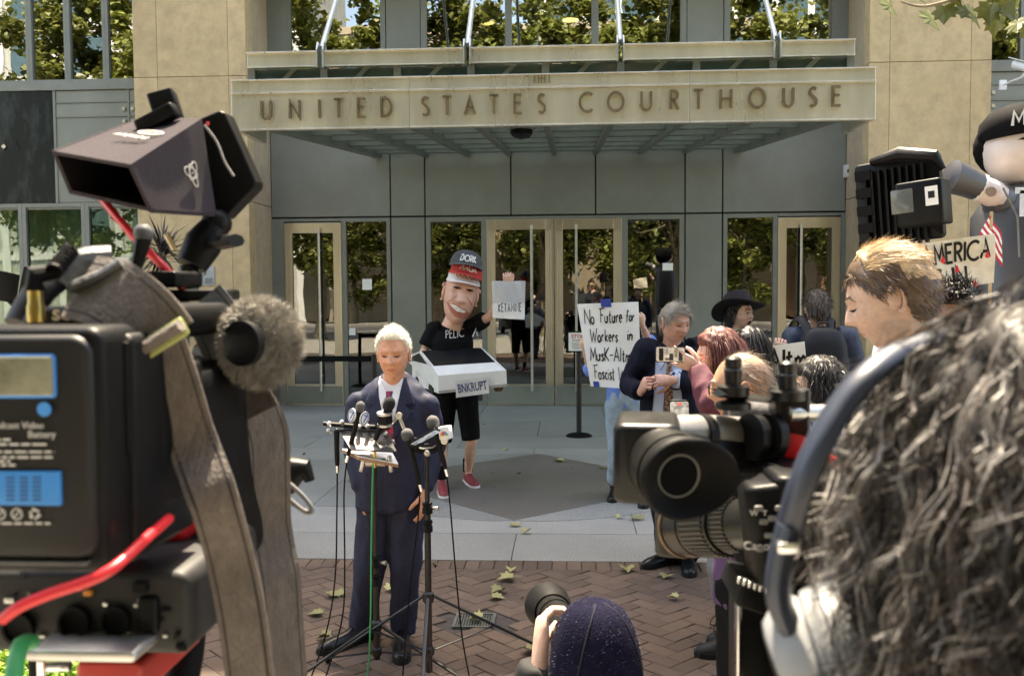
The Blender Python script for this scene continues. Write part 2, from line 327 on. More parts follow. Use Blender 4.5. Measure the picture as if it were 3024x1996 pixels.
def brick_rank(b):
    px = CXP+F_PX*((V((b[1], b[2], 0))-CAMP).dot(RT))/((V((b[1], b[2], 0))-CAMP).dot(fw))
    vis = 860 < px < 2250 and b[2] > 4.55 and not (1050 < px < 1230) and not (1580 < px < 1900 and b[2] < 5.4)
    return (0 if vis else 1, b[2])
bricks.sort(key=brick_rank)
rest = MB()
def brick_prism(mb, pl, cx, cy, T=None):
    h = rnd(-.0035, .0015); n = len(pl); tx, ty = rnd(-.01, .01), rnd(-.01, .01)
    ins = [(cx+(a-cx)*.95+0, cy+(b-cy)*.95) for a, b in pl]
    vs = [(a, b, -.03) for a, b in pl]+[(a, b, h-.004+(a-cx)*tx+(b-cy)*ty) for a, b in pl]+[(a, b, h+(a-cx)*tx+(b-cy)*ty) for a, b in ins]
    mb.add(vs, [(i, (i+1) % n, (i+1) % n+n, i+n) for i in range(n)]+[(i+n, (i+1) % n+n, (i+1) % n+2*n, i+2*n) for i in range(n)]+[tuple(range(2*n, 3*n))], 0, T)
for i, (pl, cx, cy) in enumerate(bricks):
    if i < 300:
        mb = MB(); brick_prism(mb, [(a-cx, b-cy) for a, b in pl], 0, 0); mb.build('brick', m_brick, brick_base, None, (cx, cy, 0))
    else: brick_prism(rest, pl, cx, cy)
m_brickR = mat('paving_brick_far', (.118, .072, .047), .75, blot=(1.3, .3), var=.35, scale=9, bump=.3, bscale=120, col2=(.10, .066, .05), detail=10)
tag(rest.build('bricks_beyond', m_brickR, brick_base, None), kind='stuff')
# drain grate
gt = thing('drain_grate', 'square grey metal drain grate set in the brick paving', 'drain grate', ((grx0+grx1)/2, (gry0+gry1)/2, 0))
m_grate = mat('weathered_grate', (.14, .15, .13), .55, .5, var=.2, scale=20)
mb = MB()
for s in (-1, 1): mb.box((s*.112, 0, -.005), (.016, .24, .02)); mb.box((0, s*.112, -.005), (.208, .016, .02))
mb.build('frame', m_grate, gt)
for k in range(13): MB().box((-.096+k*.016, 0, -.007), (.008, .206, .014)).build('bar', m_grate, gt, None)
MB().box((0, 0, -.024), (.236, .236, .004)).build('sump', m_darkj, gt, None)
# granite plaza: one slab per piece
gran_base = MB().b2((-30, EDGE, -.13), (30, 15.6, -.012)).build('granite_plaza', m_mort, None, None); tag(gran_base, kind='structure')
rows = [EDGE]+[G(1100, y).y for y in (1571, 1495, 1417, 1358, 1322, 1288, 1243)]+[15.6]
for r in range(len(rows)-1):
    y0, y1 = rows[r], rows[r+1]; off = (0 if r % 2 == 0 else .95)-.42
    for k in range(-6, 6):
        x0 = off+k*1.9; mm = m_gran3 if r in (1, 4) else m_gran
        mb = MB(); mb.box((0, 0, -.015), (1.9-.007, y1-y0-.007, .03)); mb.build('granite_slab', mm, gran_base, None, (x0+.95, (y0+y1)/2, rnd(-.001, .001)))
DC = V((-.42, 9.43))
dv = [(-.46, 7.84), (1.27, 9.38), (-.36, 11.02), (-2.12, 9.5)]
for i in range(4):
    a0 = math.atan2(dv[i][1]-DC.y, dv[i][0]-DC.x); a1 = math.atan2(dv[(i+1) % 4][1]-DC.y, dv[(i+1) % 4][0]-DC.x)
    if a1 < a0: a1 += 2*PI
    ar = [(DC.x+1.72*math.cos(a0+(a1-a0)*k/16), DC.y+1.62*math.sin(a0+(a1-a0)*k/16)) for k in range(1, 16)]
    MB().prism([dv[i]]+ar+[dv[(i+1) % 4]], -.01, .004).build('granite_inlay', m_gran, gran_base, None)
    MB().prism([tuple(DC), dv[i], dv[(i+1) % 4]], -.01, .0075).build('diamond_inlay', m_gran2, gran_base, None)

# ------------------------------------------------------------------ courthouse
YD, YP, YB = 15.6, 14.5, 14.9           # door wall, pillar face, window bays
ch = thing('courthouse', 'tan stone and grey metal courthouse facade with glass doors behind the crowd', 'building', (0, 15, 0))
CHI = ch.matrix_world.copy(); CHT = Tr(0, -15, 0)
def cb(mb, name, m, bevel=0, smooth=None, parent=None):
    o = mb.build(name, m, parent or ch, smooth, bevel=bevel)
    if parent is None or parent is ch:
        o.matrix_parent_inverse = Tr(0, -15, 0)
    return o
def X(px, Y, py=600): return W(px, py, Y).x
def Z(px, py, Y): return W(px, py, Y).z
ZJ = 3.135; ZTOP = 7.4
# stone pillars, block by block
zr = [0, 1.38, 3.32, 5.24, 7.2]
def pillar(xs, yface, ret_in, ret_out, mret):
    for a, b in zip(zr[:-1], zr[1:]):
        for i in range(len(xs)-1):
            mb = MB(); mb.b2((xs[i]+.002, yface, a+.004), (xs[i+1]-.002, yface+.28, b-.004)); cb(mb, 'stone_block', m_stone, .006)
        for (xa, xb, y1) in (ret_in, ret_out):
            mb = MB(); mb.b2((min(xa, xb), yface+.285, a+.005), (max(xa, xb), y1, b-.005)); cb(mb, 'stone_block', mret, .006)
xl = [X(405, YP), X(475, YP), X(683, YP), X(735, YP)]; xr = [X(2562, YP), X(2622, YP), X(2860, YP), X(2921, YP)]
pillar(xl, YP, (xl[3]-.25, xl[3]-.001, YD+.1), (xl[0]+.001, xl[0]+.25, YB+.2), m_stone2)
pillar(xr, YP, (xr[0]+.001, xr[0]+.25, YD+.1), (xr[3]-.25, xr[3]-.001, YB+.2), m_stone2)
cb(MB().b2((xl[0]+.1, YP+.02, 0), (xl[3]-.26, YP+.4, 7.2)), 'pillar_core', m_stone2); cb(MB().b2((xr[0]+.26, YP+.02, 0), (xr[3]-.1, YP+.4, 7.2)), 'pillar_core', m_stone2)
# door wall panels
DL, DR = xl[3], xr[0]
seams = [DL, X(1153, YD), X(1255, YD), X(1509, YD), X(1759, YD), X(2023, YD), X(2134, YD), DR]
zt = 4.62
for i in range(7):
    mb = MB(); mb.b2((seams[i]+.012, YD, ZJ+.015), (seams[i+1]-.012, YD+.05, zt-.012)); cb(mb, 'metal_panel', m_panel, .004)
cb(MB().b2((DL, YD+.03, 0.0), (seams[1], YD+.045, .02)), 'threshold', m_gold)
for i in (1, 5):
    mb = MB(); mb.b2((seams[i]+.012, YD, .0), (seams[i+1]-.012, YD+.05, ZJ-.012)); cb(mb, 'metal_panel', m_panel, .004)
cb(MB().b2((DL, YD+.035, ZJ-.02), (DR, YD+.09, zt+.02)), 'joint_backing', m_darkj)
for i in (1, 5): cb(MB().b2((seams[i]-.02, YD+.035, 0), (seams[i+1]+.02, YD+.09, ZJ)), 'joint_backing', m_darkj)
def win(name, x0, x1, z0, z1, Y, fr=.05, m=None, gm=None, div=None, label=None):
    m = m or m_frame; mb = MB(); d = .09
    mb.b2((x0, Y-.01, z0), (x0+fr, Y+d, z1)); mb.b2((x1-fr, Y-.01, z0), (x1, Y+d, z1)); mb.b2((x0+fr, Y-.01, z1-fr), (x1-fr, Y+d, z1)); mb.b2((x0+fr, Y-.01, z0), (x1-fr, Y+d, z0+fr))
    o = cb(mb, name, m, .003)
    p = MB().b2((x0+fr, Y+.04, z0+fr), (x1-fr, Y+.046, z1-fr)); po = p.build('pane', gm or m_glass, o, None)
    return o
def door(px0, px1, zt_, hx, hinge=1):
    x0, x1 = X(px0, YD), X(px1, YD); fr = .135; mb = MB(); Y = YD-.02
    mb.b2((x0, Y, .005), (x0+fr, Y+.07, zt_)); mb.b2((x1-fr, Y, .005), (x1, Y+.07, zt_)); mb.b2((x0+fr, Y, zt_-.17), (x1-fr, Y+.07, zt_)); mb.b2((x0+fr, Y+.005, .005), (x1-fr, Y+.065, .36))
    for e in (.03, .07, .1):                         # stepped rails
        mb.b2((x0+fr-.135+e+.012, Y-.008+e*.03, .4), (x0+fr-.135+e+.018, Y, zt_-.2)); mb.b2((x1-e-.018, Y-.008+e*.03, .4), (x1-e-.012, Y, zt_-.2))
    o = cb(mb, 'door', m_gold, .004)
    MB().b2((x0+fr+.001, Y+.03, .361), (x1-fr-.001, Y+.038, zt_-.171)).build('pane', m_glassd, o, None)
    MB().b2((x0+.02, Y-.006, .03), (x1-.02, Y-.001, .33)).build('kick_plate', m_panel, o, None)
    xh = X(hx, YD); h = MB().cyl((xh, Y-.075, .25), (xh, Y-.075, zt_-.1), .021, n=12)
    for z in (.5, 1.5, 2.6): h.cyl((xh, Y-.075, z), (xh, Y+.03, z), .012, n=8)
    h.build('handle', m_steel, o, 30); return o
zd = 3.05
d1 = door(838, 1006, zd, 943); d2 = door(1437, 1634, zd+.02, 1569); d3 = door(1637, 1836, zd+.02, 1701); d4 = door(2298, 2483, zd, 2364)
win('window', X(1010, YD), seams[1]-.012, 0, ZJ-.015, YD, .06, gm=m_glassd)
win('window', seams[2]+.012, X(1434, YD), 0, ZJ-.015, YD, .075, gm=m_glassd)
win('window', X(1840, YD), seams[5]-.012, 0, ZJ-.015, YD, .075, gm=m_glassd)
win('window', seams[6]+.012, X(2296, YD), 0, ZJ-.015, YD, .065, gm=m_glassd)
for a, b in ((DL, X(837, YD)), (X(1006.5, YD), X(1010, YD)), (X(1434, YD), X(1436.5, YD)), (X(1836.5, YD), X(1840, YD)), (X(2296, YD), X(2297.5, YD)), (X(2484, YD), DR)): cb(MB().b2((a, YD-.012, 0), (b, YD+.1, ZJ-.015)), 'portal_jamb', m_frame, .003)
for a, b in ((X(837, YD), X(1006, YD)), (X(1437, YD), X(1836, YD)), (X(2298, YD), X(2483, YD))): cb(MB().b2((a+.001, YD-.011, zd+.022), (b-.001, YD+.1, ZJ-.016)), 'portal_head', m_frame, .003)
# windows over the canopy
zw0, zw1 = 4.64, 7.4
up = [(864, 1134, 1), (1145, 1249, 0), (1262, 1499, 1), (1511, 1752, 1), (1765, 2012, 1), (2026, 2136, 0), (2150, 2456, 1)]
for a, b, g in up:
    if g: win('window', X(a, YD)-.03, X(b, YD)+.03, zw0, zw1, YD, .05)
    else: cb(MB().b2((X(a, YD)+.01, YD, zw0), (X(b, YD)-.01, YD+.05, zw1)), 'metal_panel', m_panel, .004)
xs = [DL]+[X(q, YD) for ab in up for q in ab[:2]]+[DR]
for i in range(0, len(xs), 2): cb(MB().b2((xs[i], YD-.03+(.015 if 0 < i < len(xs)-2 else 0), zw0), (xs[i+1]+(0 if i < 2 else 0), YD+.1, zw1)), 'mullion', m_frame, .004)
cb(MB().b2((DL, YD-.05, zt), (DR, YD+.1, zw0)), 'sill', m_frame)
for i in range(1, 6): cb(MB().b2((seams[i]+.02, YD-.03, 4.2), (seams[i+1]-.02, YD-.001, zt-.02)), 'sky_lit_band', mat('sky_lit_pale', (.62, .62, .58), .5, var=.08, scale=3, rand=.1))  # added pale band, paints the sky-lit wall seen through the canopy glass
# left and right window bays beside the pillars
def bay(xe, xo, s):                                  # xe: edge by the pillar, xo: far edge
    x0, x1 = min(xe, xo), max(xe, xo); zs = [Z(200, y, YB) for y in (245, 268, 600, 612)]
    n = max(2, round((x1-x0)/.63)); w = (x1-x0)/n
    for k in range(n): win('window', x0+k*w+.001, x0+(k+1)*w-.001, zs[0], ZTOP, YB, .05)
    cb(MB().b2((x0, YB-.03, zs[1]+.001), (x1, YB+.09, zs[0]-.001)), 'sill', m_frame, .006)
    q = X(170, YB) if s < 0 else x1-.9
    cb(MB().b2((x0, YB-.001, zs[2]), (q-.02, YB+.03, zs[1])) if s < 0 else MB().b2((q+.02, YB-.001, zs[2]), (x1, YB+.03, zs[1])), 'marble_panel', m_marble, .003)
    ya, yb = (q+.02, x1) if s < 0 else (x0, q-.02)
    lev = [zs[1], zs[1]-.19, zs[1]-.42, zs[2]]
    for a, b in zip(lev[1:], lev[:-1]): cb(MB().b2((ya, YB+.002, a+.012), (yb, YB+.03, b-.012)), 'metal_panel', m_panel, .003)
    cb(MB().b2((x0, YB+.02, zs[2]-.1), (x1, YB+.06, zs[1])), 'joint_backing', m_frame)
    rv = MB()
    for a in lev[1:3]: rv.b2((ya, YB-.015, a-.01), (yb, YB+.02, a+.01))
    xv = X(388, YB) if s < 0 else x0+.12
    rv.b2((xv-.015, YB-.014, zs[2]), (xv+.015, YB+.02, zs[1])); rv.b2((q-.02, YB-.013, zs[2]), (q+.02, YB+.02, zs[1])); cb(rv, 'panel_rib', m_frame)
    for dx in (-.07, .07):
        for a in (lev[1]-.12, lev[2]-.09): cb(MB().b2((xv+dx-.026, YB-.03, a-.026), (xv+dx+.026, YB+.01, a+.026)), 'brass_stud', m_gold, .003)
    n2 = max(2, round((x1-x0)/1.25)); w = (x1-x0)/n2; zlow = .25
    for k in range(n2):
        win('window', x0+k*w+.001, x0+(k+1)*w-.001, zlow, zs[2]-.002, YB, .065, gm=glass('green_tint_glass', (.62, .74, .66), 1.7, .003))
    cb(MB().b2((x0, YB-.02, 0), (x1, YB+.09, zlow-.001)), 'plinth', m_stone2)
    # curtains, pleated
    c = MB(); np_ = int((x1-x0)/.05); pts = [(x0+k*.05, YB+.45+.03*math.sin(k*1.7)+.012*math.sin(k*.9)) for k in range(np_)]
    c.loft([[(x, y, zlow) for x, y in pts], [(x, y, zs[2]) for x, y in pts]], closed=False); cb(c, 'curtain', m_curt, 0, 60)
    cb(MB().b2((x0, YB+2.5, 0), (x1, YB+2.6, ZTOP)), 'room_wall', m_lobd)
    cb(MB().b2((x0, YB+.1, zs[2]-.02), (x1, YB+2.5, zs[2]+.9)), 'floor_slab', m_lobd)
bay(xl[0]-.001, xl[0]-3.15, -1); bay(xr[3]+.001, xr[3]+3.15, 1)
# diamond studs on the marble
px_ = W(13, 434, YB); o = MB().box((0, 0, 0), (.06, .03, .06), T=Tr(px_.x, YB-.012, px_.z) @ Ry(PI/4)); cb(o, 'brass_stud', m_gold, .003)
# mass of the building above and to the sides, and the lobby
cb(MB().b2((-30, YP+.02, 7.2), (30, 40, 22.35)), 'upper_wall', m_stone)
for s in (-1, 1):
    a, b = (-30, xl[0]-3.16) if s < 0 else (xr[3]+3.16, 30); cb(MB().b2((a, YP+.03, 0), (b, 30, 7.19)), 'side_wall', m_stone)
cb(MB().b2((DL-.2, YD+.1, -.01), (DR+.2, 24, .0)), 'lobby_floor', m_lobf); cb(MB().b2((DL-.2, 23.9, 0), (DR+.2, 24, 7.2)), 'lobby_wall', m_lob)
cb(MB().b2((DL-.3, YD+.1, 0), (DL-.2, 24, 7.2)), 'lobby_wall', m_lob); cb(MB().b2((DR+.2, YD+.1, 0), (DR+.3, 24, 7.2)), 'lobby_wall', m_lob)
cb(MB().b2((DL-.2, YD+.1, 4.2), (DR+.2, 23.9, 4.5)), 'lobby_ceiling', m_lob)
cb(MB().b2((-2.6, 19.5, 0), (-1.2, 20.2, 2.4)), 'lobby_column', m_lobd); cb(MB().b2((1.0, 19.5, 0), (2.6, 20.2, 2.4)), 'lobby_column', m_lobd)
mb = MB()
for x in (-.9, -.2, .45): mb.b2((x-.28, 18.2, .85), (x+.28, 18.5, .92)); mb.b2((x-.28, 18.2, 0), (x-.24, 18.5, .85)); mb.b2((x-.3, 18.3, 1.25), (x+.3, 18.36, 1.3))
cb(mb, 'lobby_barrier', m_steel)
for px, py in ((1436, 68), (1685, 60)):
    p = W(px, py, 17.5); lm = MB().lathe([(.02, .06), (.16, .03), (.17, 0)], 16, T=Tr(p)); cb(lm, 'ceiling_lamp', m_steel, 0, 30, ch)
    q = MB().lathe([(.15, -.004), (.15, -.001)], 16, T=Tr(p)); cb(q, 'lamp_disc', emis('warm_lamp', (1, .72, .3), 3.0))

# ------------------------------------------------------------------ entrance canopy
YC = 9.0
cn = thing('entrance_canopy', 'champagne steel entrance canopy lettered UNITED STATES COURTHOUSE, hung on steel rods', 'canopy', (0, YC, 3.5))
def cc(mb, name, m, bevel=0, smooth=None):
    o = mb.build(name, m, cn, smooth, bevel=bevel); o.matrix_parent_inverse = Tr(0, -YC, -3.5); return o
CL, CR = -3.22, 2.83
ZB0, ZB1, ZF = 3.485, 3.825, 3.94
mids = [CL, CL+1.72, CL+4.35, CR]
def fasc(a, b): return MB().b2((a+.002, YC, ZB0), (b-.002, YC+.05, ZB1-.012)).b2((a+.002, YC+.012, ZB1+.006), (b-.002, YC+.05, ZF)).b2((a+.002, YC-.012, ZF), (b-.002, YC+.06, ZF+.012)).b2((a+.002, YC-.022, ZB1-.012), (b-.002, YC+.05, ZB1+.006)).b2((a+.002, YC-.01, ZB0-.014), (b-.002, YC+.06, ZB0))
for a, b in zip(mids[:-1], mids[1:]): fo = cc(fasc(a, b), 'fascia', m_fascia, .003)
for x, s in ((CL, 1), (CR, -1)):
    e = MB(); t = 5.3/6.5; e.b2((x, YC+.001, ZB0), (x+s*.05, YC+.9, ZB1), )
    cc(e, 'side_plate', m_fascia)
LX = [788, 872, 945, 1001, 1069, 1142, 1256, 1321, 1388, 1459, 1530, 1598, 1730, 1818, 1908, 1991, 2062, 2143, 2235, 2327, 2398, 2469]
for ch_, px in zip('UNITEDSTATESCOURTHOUSE', LX):
    py = 327+(px-788)/(2469-788)*(286-327); p = W(px, py, YC); h = .172; sx = .82
    w = GL[ch_][0]*h*sx; lb = MB(); TT = M(((1, 0, 0, p.x-w/2), (0, 0, -1, YC), (0, 1, 0, p.z-h/2), (0, 0, 0, 1)))
    letters(lb, ch_, 0, 0, h, .021, .004, .034, TT, sx=sx); cc(lb, 'letter', m_letter)
em = MB(); p = W(1600, 232, YC+.012)
for dx in (-.07, -.03, 0, .03, .07): em.b2((p.x+dx-.004, YC-.004, p.z-.045), (p.x+dx+.004, YC+.012, p.z+.045))
for dz in (-.002, ): em.b2((p.x-.03, YC-.003, p.z+dz-.003), (p.x+.03, YC+.011, p.z+dz+.003))
em.b2((p.x-.07, YC-.003, p.z+.034), (p.x+.07, YC+.011, p.z+.04)); cc(em, 'emblem', m_letter)
# roof beams rise towards the wall
def zc(y): return ZB0+.06+(y-YC)/(YD-YC)*(4.1-ZB0-.06)
for px in (1140, 1262, 1384, 1506, 1638, 1759, 1891, 2023, 2143):
    x = X(px, YD)
    if px in (1140, 2143): x = CL+.09 if px == 1140 else CR-.09
    ed = px in (1140, 2143); h = .12 if not ed else .16
    b = MB(); y0, y1 = YC+.05, YD-.01; hw = .035 if not ed else .06
    b.add([(x-hw, y0, zc(y0)), (x+hw, y0, zc(y0)), (x+hw, y1, zc(y1)), (x-hw, y1, zc(y1)), (x-hw, y0, zc(y0)+h), (x+hw, y0, zc(y0)+h), (x+hw, y1, zc(y1)+h), (x-hw, y1, zc(y1)+h)],
          [(3, 2, 1, 0), (4, 5, 6, 7), (0, 1, 5, 4), (1, 2, 6, 5), (2, 3, 7, 6), (3, 0, 4, 7)]); cc(b, 'beam', m_beam)
for k in range(7):
    y = YC+.35+k*.98; cc(MB().b2((CL+.15, y-.05, zc(y)+.05), (CR-.15, y+.05, zc(y)+.14)), 'purlin', m_beam)
for k in range(8):
    x0 = CL+.1+k*(CR-CL-.2)/8; x1 = x0+(CR-CL-.2)/8
    for q in range(3):
        ya = YC+.06+q*2.15; yb = ya+2.13; za, zb = zc(ya)+.175, zc(yb)+.175
        cc(MB().add([(x0+.01, ya, za), (x1-.01, ya, za), (x1-.01, yb, zb), (x0+.01, yb, zb), (x0+.01, ya, za+.015), (x1-.01, ya, za+.015), (x1-.01, yb, zb+.015), (x0+.01, yb, zb+.015)],
          [(3, 2, 1, 0), (4, 5, 6, 7), (0, 1, 5, 4), (1, 2, 6, 5), (2, 3, 7, 6), (3, 0, 4, 7)]), 'glass_pane', m_glassg)
# upper rail on short posts
YR = 9.35; zr0, zr1 = W(1600, 181, YR).z, W(1600, 142, YR).z; RL, RR = X(720, YR, 190), X(2536, YR, 140)
bx = [948, 1380, 1832, 2292]
ends = [RL]+[X(q, YR, 150) for q in bx]+[RR]
for a, b in zip(ends[:-1], ends[1:]):
    cc(MB().b2((a+.035, YR, zr0), (b-.035, YR+.03, zr1)).b2((a+.035, YR-.035, zr1), (b-.035, YR+.09, zr1+.014)).b2((a+.035, YR-.02, zr0-.012), (b-.035, YR+.06, zr0)), 'rail', m_fascia, .003)
for k in range(9):
    x = RL+.06+k*(RR-RL-.12)/8; cc(MB().b2((x-.035, YR+.04, ZF-.06), (x+.035, YR+.1, zr0-.013)), 'post', m_frame)
for k in range(8):
    x0 = RL+.06+k*(RR-RL-.12)/8+.037; x1 = RL+.06+(k+1)*(RR-RL-.12)/8-.037; cc(MB().b2((x0, YR+.07, ZF-.05), (x1, YR+.078, zr0-.013)), 'clerestory_pane', mat('dark_teal_glass', (.035, .062, .056), .12, var=.2, scale=4))
    cc(MB().add([(x0+.1, YR+.062, ZF-.05), (x0+.16, YR+.062, ZF-.05), (x0+.42, YR+.062, zr0-.014), (x0+.36, YR+.062, zr0-.014), (x0+.1, YR+.069, ZF-.05), (x0+.16, YR+.069, ZF-.05), (x0+.42, YR+.069, zr0-.014), (x0+.36, YR+.069, zr0-.014)], [(3, 2, 1, 0), (4, 5, 6, 7), (0, 1, 5, 4), (1, 2, 6, 5), (2, 3, 7, 6), (3, 0, 4, 7)]), 'brace_bar', m_beam)
for q in bx:
    x = X(q, YR, 150); br = MB()
    for s in (-1, 1): br.prism([(YR-.06, zr0-.03), (YR+.14, zr0-.03), (YR+.14, zr1+.02), (YR+.05, zr1+.10), (YR-.02, zr1+.10), (YR-.06, zr1+.02)], s*.03-.007, s*.03+.007, T=M(((0, 0, 1, x), (1, 0, 0, 0), (0, 1, 0, 0), (0, 0, 0, 1))))
    cc(br, 'bracket', m_steel, .002)
    rd_ = MB().tube([(x, YR+.03, zr1+.05), (x, YD, zr1+6.6)], .027, 10); cc(rd_, 'tie_rod', mat('pale_rod', (.42, .47, .47), .4, .4), 0, 40)
# dome camera hanging from the canopy
p = W(1540, 392, 9.9); dm = thing('dome_camera', 'dark dome security camera hanging under the canopy', 'security camera', p)
MB().lathe([(.05, .14), (.09, .09), (.15, .07), (.155, .04), (.12, .025)], 24).build('housing', m_frame, dm)
MB().lathe([(.118, .027), (.115, -.02), (.08, -.055), (.02, -.07)], 24).build('dome', mat('smoked_dome', (.01, .01, .012), .08), dm)

# ------------------------------------------------------------------ fittings on the facade
p = W(2500, 508, YD); bxo = thing('wall_box', 'small pale electrical box on the wall beside the right door', 'wall box', (p.x, YD-.005, p.z))
MB().rbox((0, -.06, 0), (.12, .11, .20), .012, ax=1).build('housing', mat('pale_metal', (.55, .54, .5), .5), bxo); MB().box((-.0, -.118, 0), (.05, .006, .05)).build('sensor', m_darkj, bxo)
MB().cyl((.02, -.02, .1), (.02, -.02, .26), .012).build('conduit', m_steel, bxo)
p = W(2990, 225, YP-.0); sc_ = thing('bullet_camera', 'white bullet security camera on the wall arm at upper right', 'security camera', (p.x, YP, p.z))
TT = Tr(-.06, -.55, .0) @ Rz(-.9) @ Ry(.42)
MB().tube([(-.2, 0, 0), (-.17, 0, 0), (.19, 0, 0), (.2, 0, 0)], [.05, .062, .062, .05], 18, T=TT).build('housing', mat('white_metal', (.75, .75, .73), .4), sc_)
MB().box((-.02, 0, .07), (.5, .15, .012), T=TT).build('sunshield', MATS['white_metal'], sc_); MB().cyl((.2, 0, 0), (.206, 0, 0), .045, T=TT).build('lens', m_ink, sc_)
MB().tube([(-.14, 0, -.13), (-.1, -.5, -.13), (-.06, -.55, -.06)], .017, 10).build('arm', MATS['white_metal'], sc_); MB().box((-.14, -.01, -.13), (.1, .03, .14)).build('wall_plate', MATS['white_metal'], sc_)
# notices taped to the glass
def notice(px, py, w, h, label, Y=YD-.012, m=None):
    p = W(px, py, Y); o = MB().box((0, 0, 0), (w, .003, h)).build('paper_notice', m or m_white, None, None, p); return tag(o, label, 'notice', )
notice(1084, 840, .16, .18, 'white paper notice on the glass left of the costumed protester', YD+.03)
notice(1040, 979, .11, .12, 'small low white paper notice on the left side window', YD+.03)
notice(1972, 788, .17, .12, 'white paper notice on the glass right of the double doors', YD+.03)
p = W(612, 815, YP); sg = thing('access_sign', 'grey wheelchair access sign on the left stone pillar', 'sign', (p.x, YP-.002, p.z))
MB().rbox((0, -.006, 0), (.24, .012, .3), .01, ax=1).build('plate', mat('sign_grey', (.33, .34, .33), .5), sg)
s_ = MB(); TT = M(((1, 0, 0, 0), (0, 0, -1, -.012), (0, 1, 0, 0), (0, 0, 0, 1)))
ribbon(s_, arc(-.06, .05, .04, .04, 120, 400, 16), .009, 0, .002, T=TT); ribbon(s_, [(-.07, .12), (-.065, .06), (-.03, .06), (-.015, .02)], .01, 0, .002, T=TT); s_.prism(arc(-.072, .135, .011, .011, 0, 330, 10), 0, .002, T=TT)
for k in range(4): s_.box((0.03, -.0135, -.04-k*.022), (.12, .002, .008))
s_.build('lettering', m_darkj, sg, None)

# ------------------------------------------------------------------ trees along the street, and what the windows reflect
leafpts = [(0, 0), (.10, -.10), (.34, -.12), (.30, .02), (.50, .14), (.34, .24), (.38, .44), (.20, .42), (.0, .72), (-.20, .42), (-.38, .44), (-.34, .24), (-.50, .14), (-.30, .02), (-.34, -.12), (-.10, -.10)]
def leaf_mesh(name, size, m, curl=.25, stem=True):
    vs = [(x*size, y*size, (abs(x)*curl-.3*curl*(y-.2)**2+rnd(-.02, .02))*size) for x, y in leafpts]; n = len(vs); vs.append((0, .2*size, 0))
    fs = [(i, (i+1) % n, n) for i in range(n)]
    vs2 = [(x, y, z-.0012) for x, y, z in vs]; fs2 = [tuple(i+n+1 for i in f[::-1]) for f in fs]
    side = [(i, i+n+1, (i+1) % n+n+1, (i+1) % n) for i in range(n)]
    mb = MB(); mb.add(vs+vs2, fs+fs2+side)
    if stem: mb.tube([(0, 0, 0), (.02*size, -.2*size, .01*size), (.0, -.42*size, -.01*size)], .012*size, 4)
    return mb.mesh(name, m, None)
def crown(n, rx, ry, rz, seed, size=.16):
    rs = random.Random(seed); mb = MB(); clumps = []
    for k in range(120):
        u = V((rs.gauss(0, 1), rs.gauss(0, 1), rs.gauss(0, 1))).normalized()*(rs.random()**.4); clumps.append((V((u.x*rx, u.y*ry, u.z*rz)), rs.uniform(.35, .85)))
    for k in range(n):
        c, r = rs.choice(clumps); p = c+V((rs.gauss(0, .45), rs.gauss(0, .45), rs.gauss(0, .38)))*r
        s = size*rs.uniform(.6, 1.25); T = Tr(p) @ M.Rotation(rs.uniform(0, 6.3), 4, 'Z') @ M.Rotation(rs.gauss(0, .7), 4, 'X') @ M.Rotation(rs.gauss(0, .5), 4, 'Y')
        mb.add([(0, -s, 0), (s*.8, -.1*s, .2*s), (.35*s, .75*s, 0), (-.35*s, .75*s, 0), (-s*.8, -.1*s, .2*s)], [(0, 1, 2, 3, 4)], 0, T)
    return mb
cr = [crown(20000, 3.2, 2.8, 6.6, 3, .135).mesh('crown', m_leafg), crown(20000, 3.0, 3.0, 6.8, 8, .135).mesh('crown', m_leafg)]
def trunk_mesh(h, seed):
    rs = random.Random(seed); mb = MB(); mb.tube([(0, 0, -.15), (.03, 0, .4), (.06, .02, h*.5), (0, .05, h)], [.28, .2, .17, .13], 10)
    for k in range(9):
        a = rs.uniform(0, 6.3); d = V((math.cos(a), math.sin(a), 0)); z = h*rs.uniform(.75, 1)
        mb.tube([V((0, .03, z)), V((0, .03, z))+d*.8+V((0, 0, .9)), V((0, 0, z))+d*1.9+V((0, 0, rs.uniform(1.2, 3)))], [.09, .055, .015], 6)
    return mb.mesh('trunk', m_bark, 50)
trk = [trunk_mesh(4.4, 1), trunk_mesh(4.0, 2)]
tl = ['street tree standing left of the crowd by the kerb', 'street tree on the pavement behind the left camera', 'street tree on the pavement behind the photographers', 'street tree on the pavement behind the right camera', 'street tree standing right of the crowd by the kerb', 'street tree at the far left end of the kerb', 'street tree near the far left end of the kerb', 'street tree at the far right end of the kerb']
for i, (x, y) in enumerate(((-9.5, -4.5), (-5.0, -4.2), (-.9, -6.2), (3.9, -4.5), (8.6, -5.0), (-18.6, -4.6), (-14, -4.2), (13.5, -4.6))):
    t = thing('street_tree', tl[i], 'tree', (x, y, 0), i*1.3, 'street trees along the kerb'); link('trunk', trk[i % 2], t); link('crown', cr[i % 2], t, loc=(0, 0, 8.8))
for i, x in enumerate((-12, -6.5, -1.5, 4, 9.5, 15)):
    t = thing('street_tree', ('first', 'second', 'third', 'fourth', 'fifth', 'sixth')[i]+' tree from the left on the far pavement across the street', 'tree', (x, -20.8, 0), i*2.1, 'trees across the street'); link('trunk', trk[i % 2], t); o = link('crown', cr[(i+1) % 2], t, loc=(0, 0, 6.0)); o.scale = (1, .8, .75)
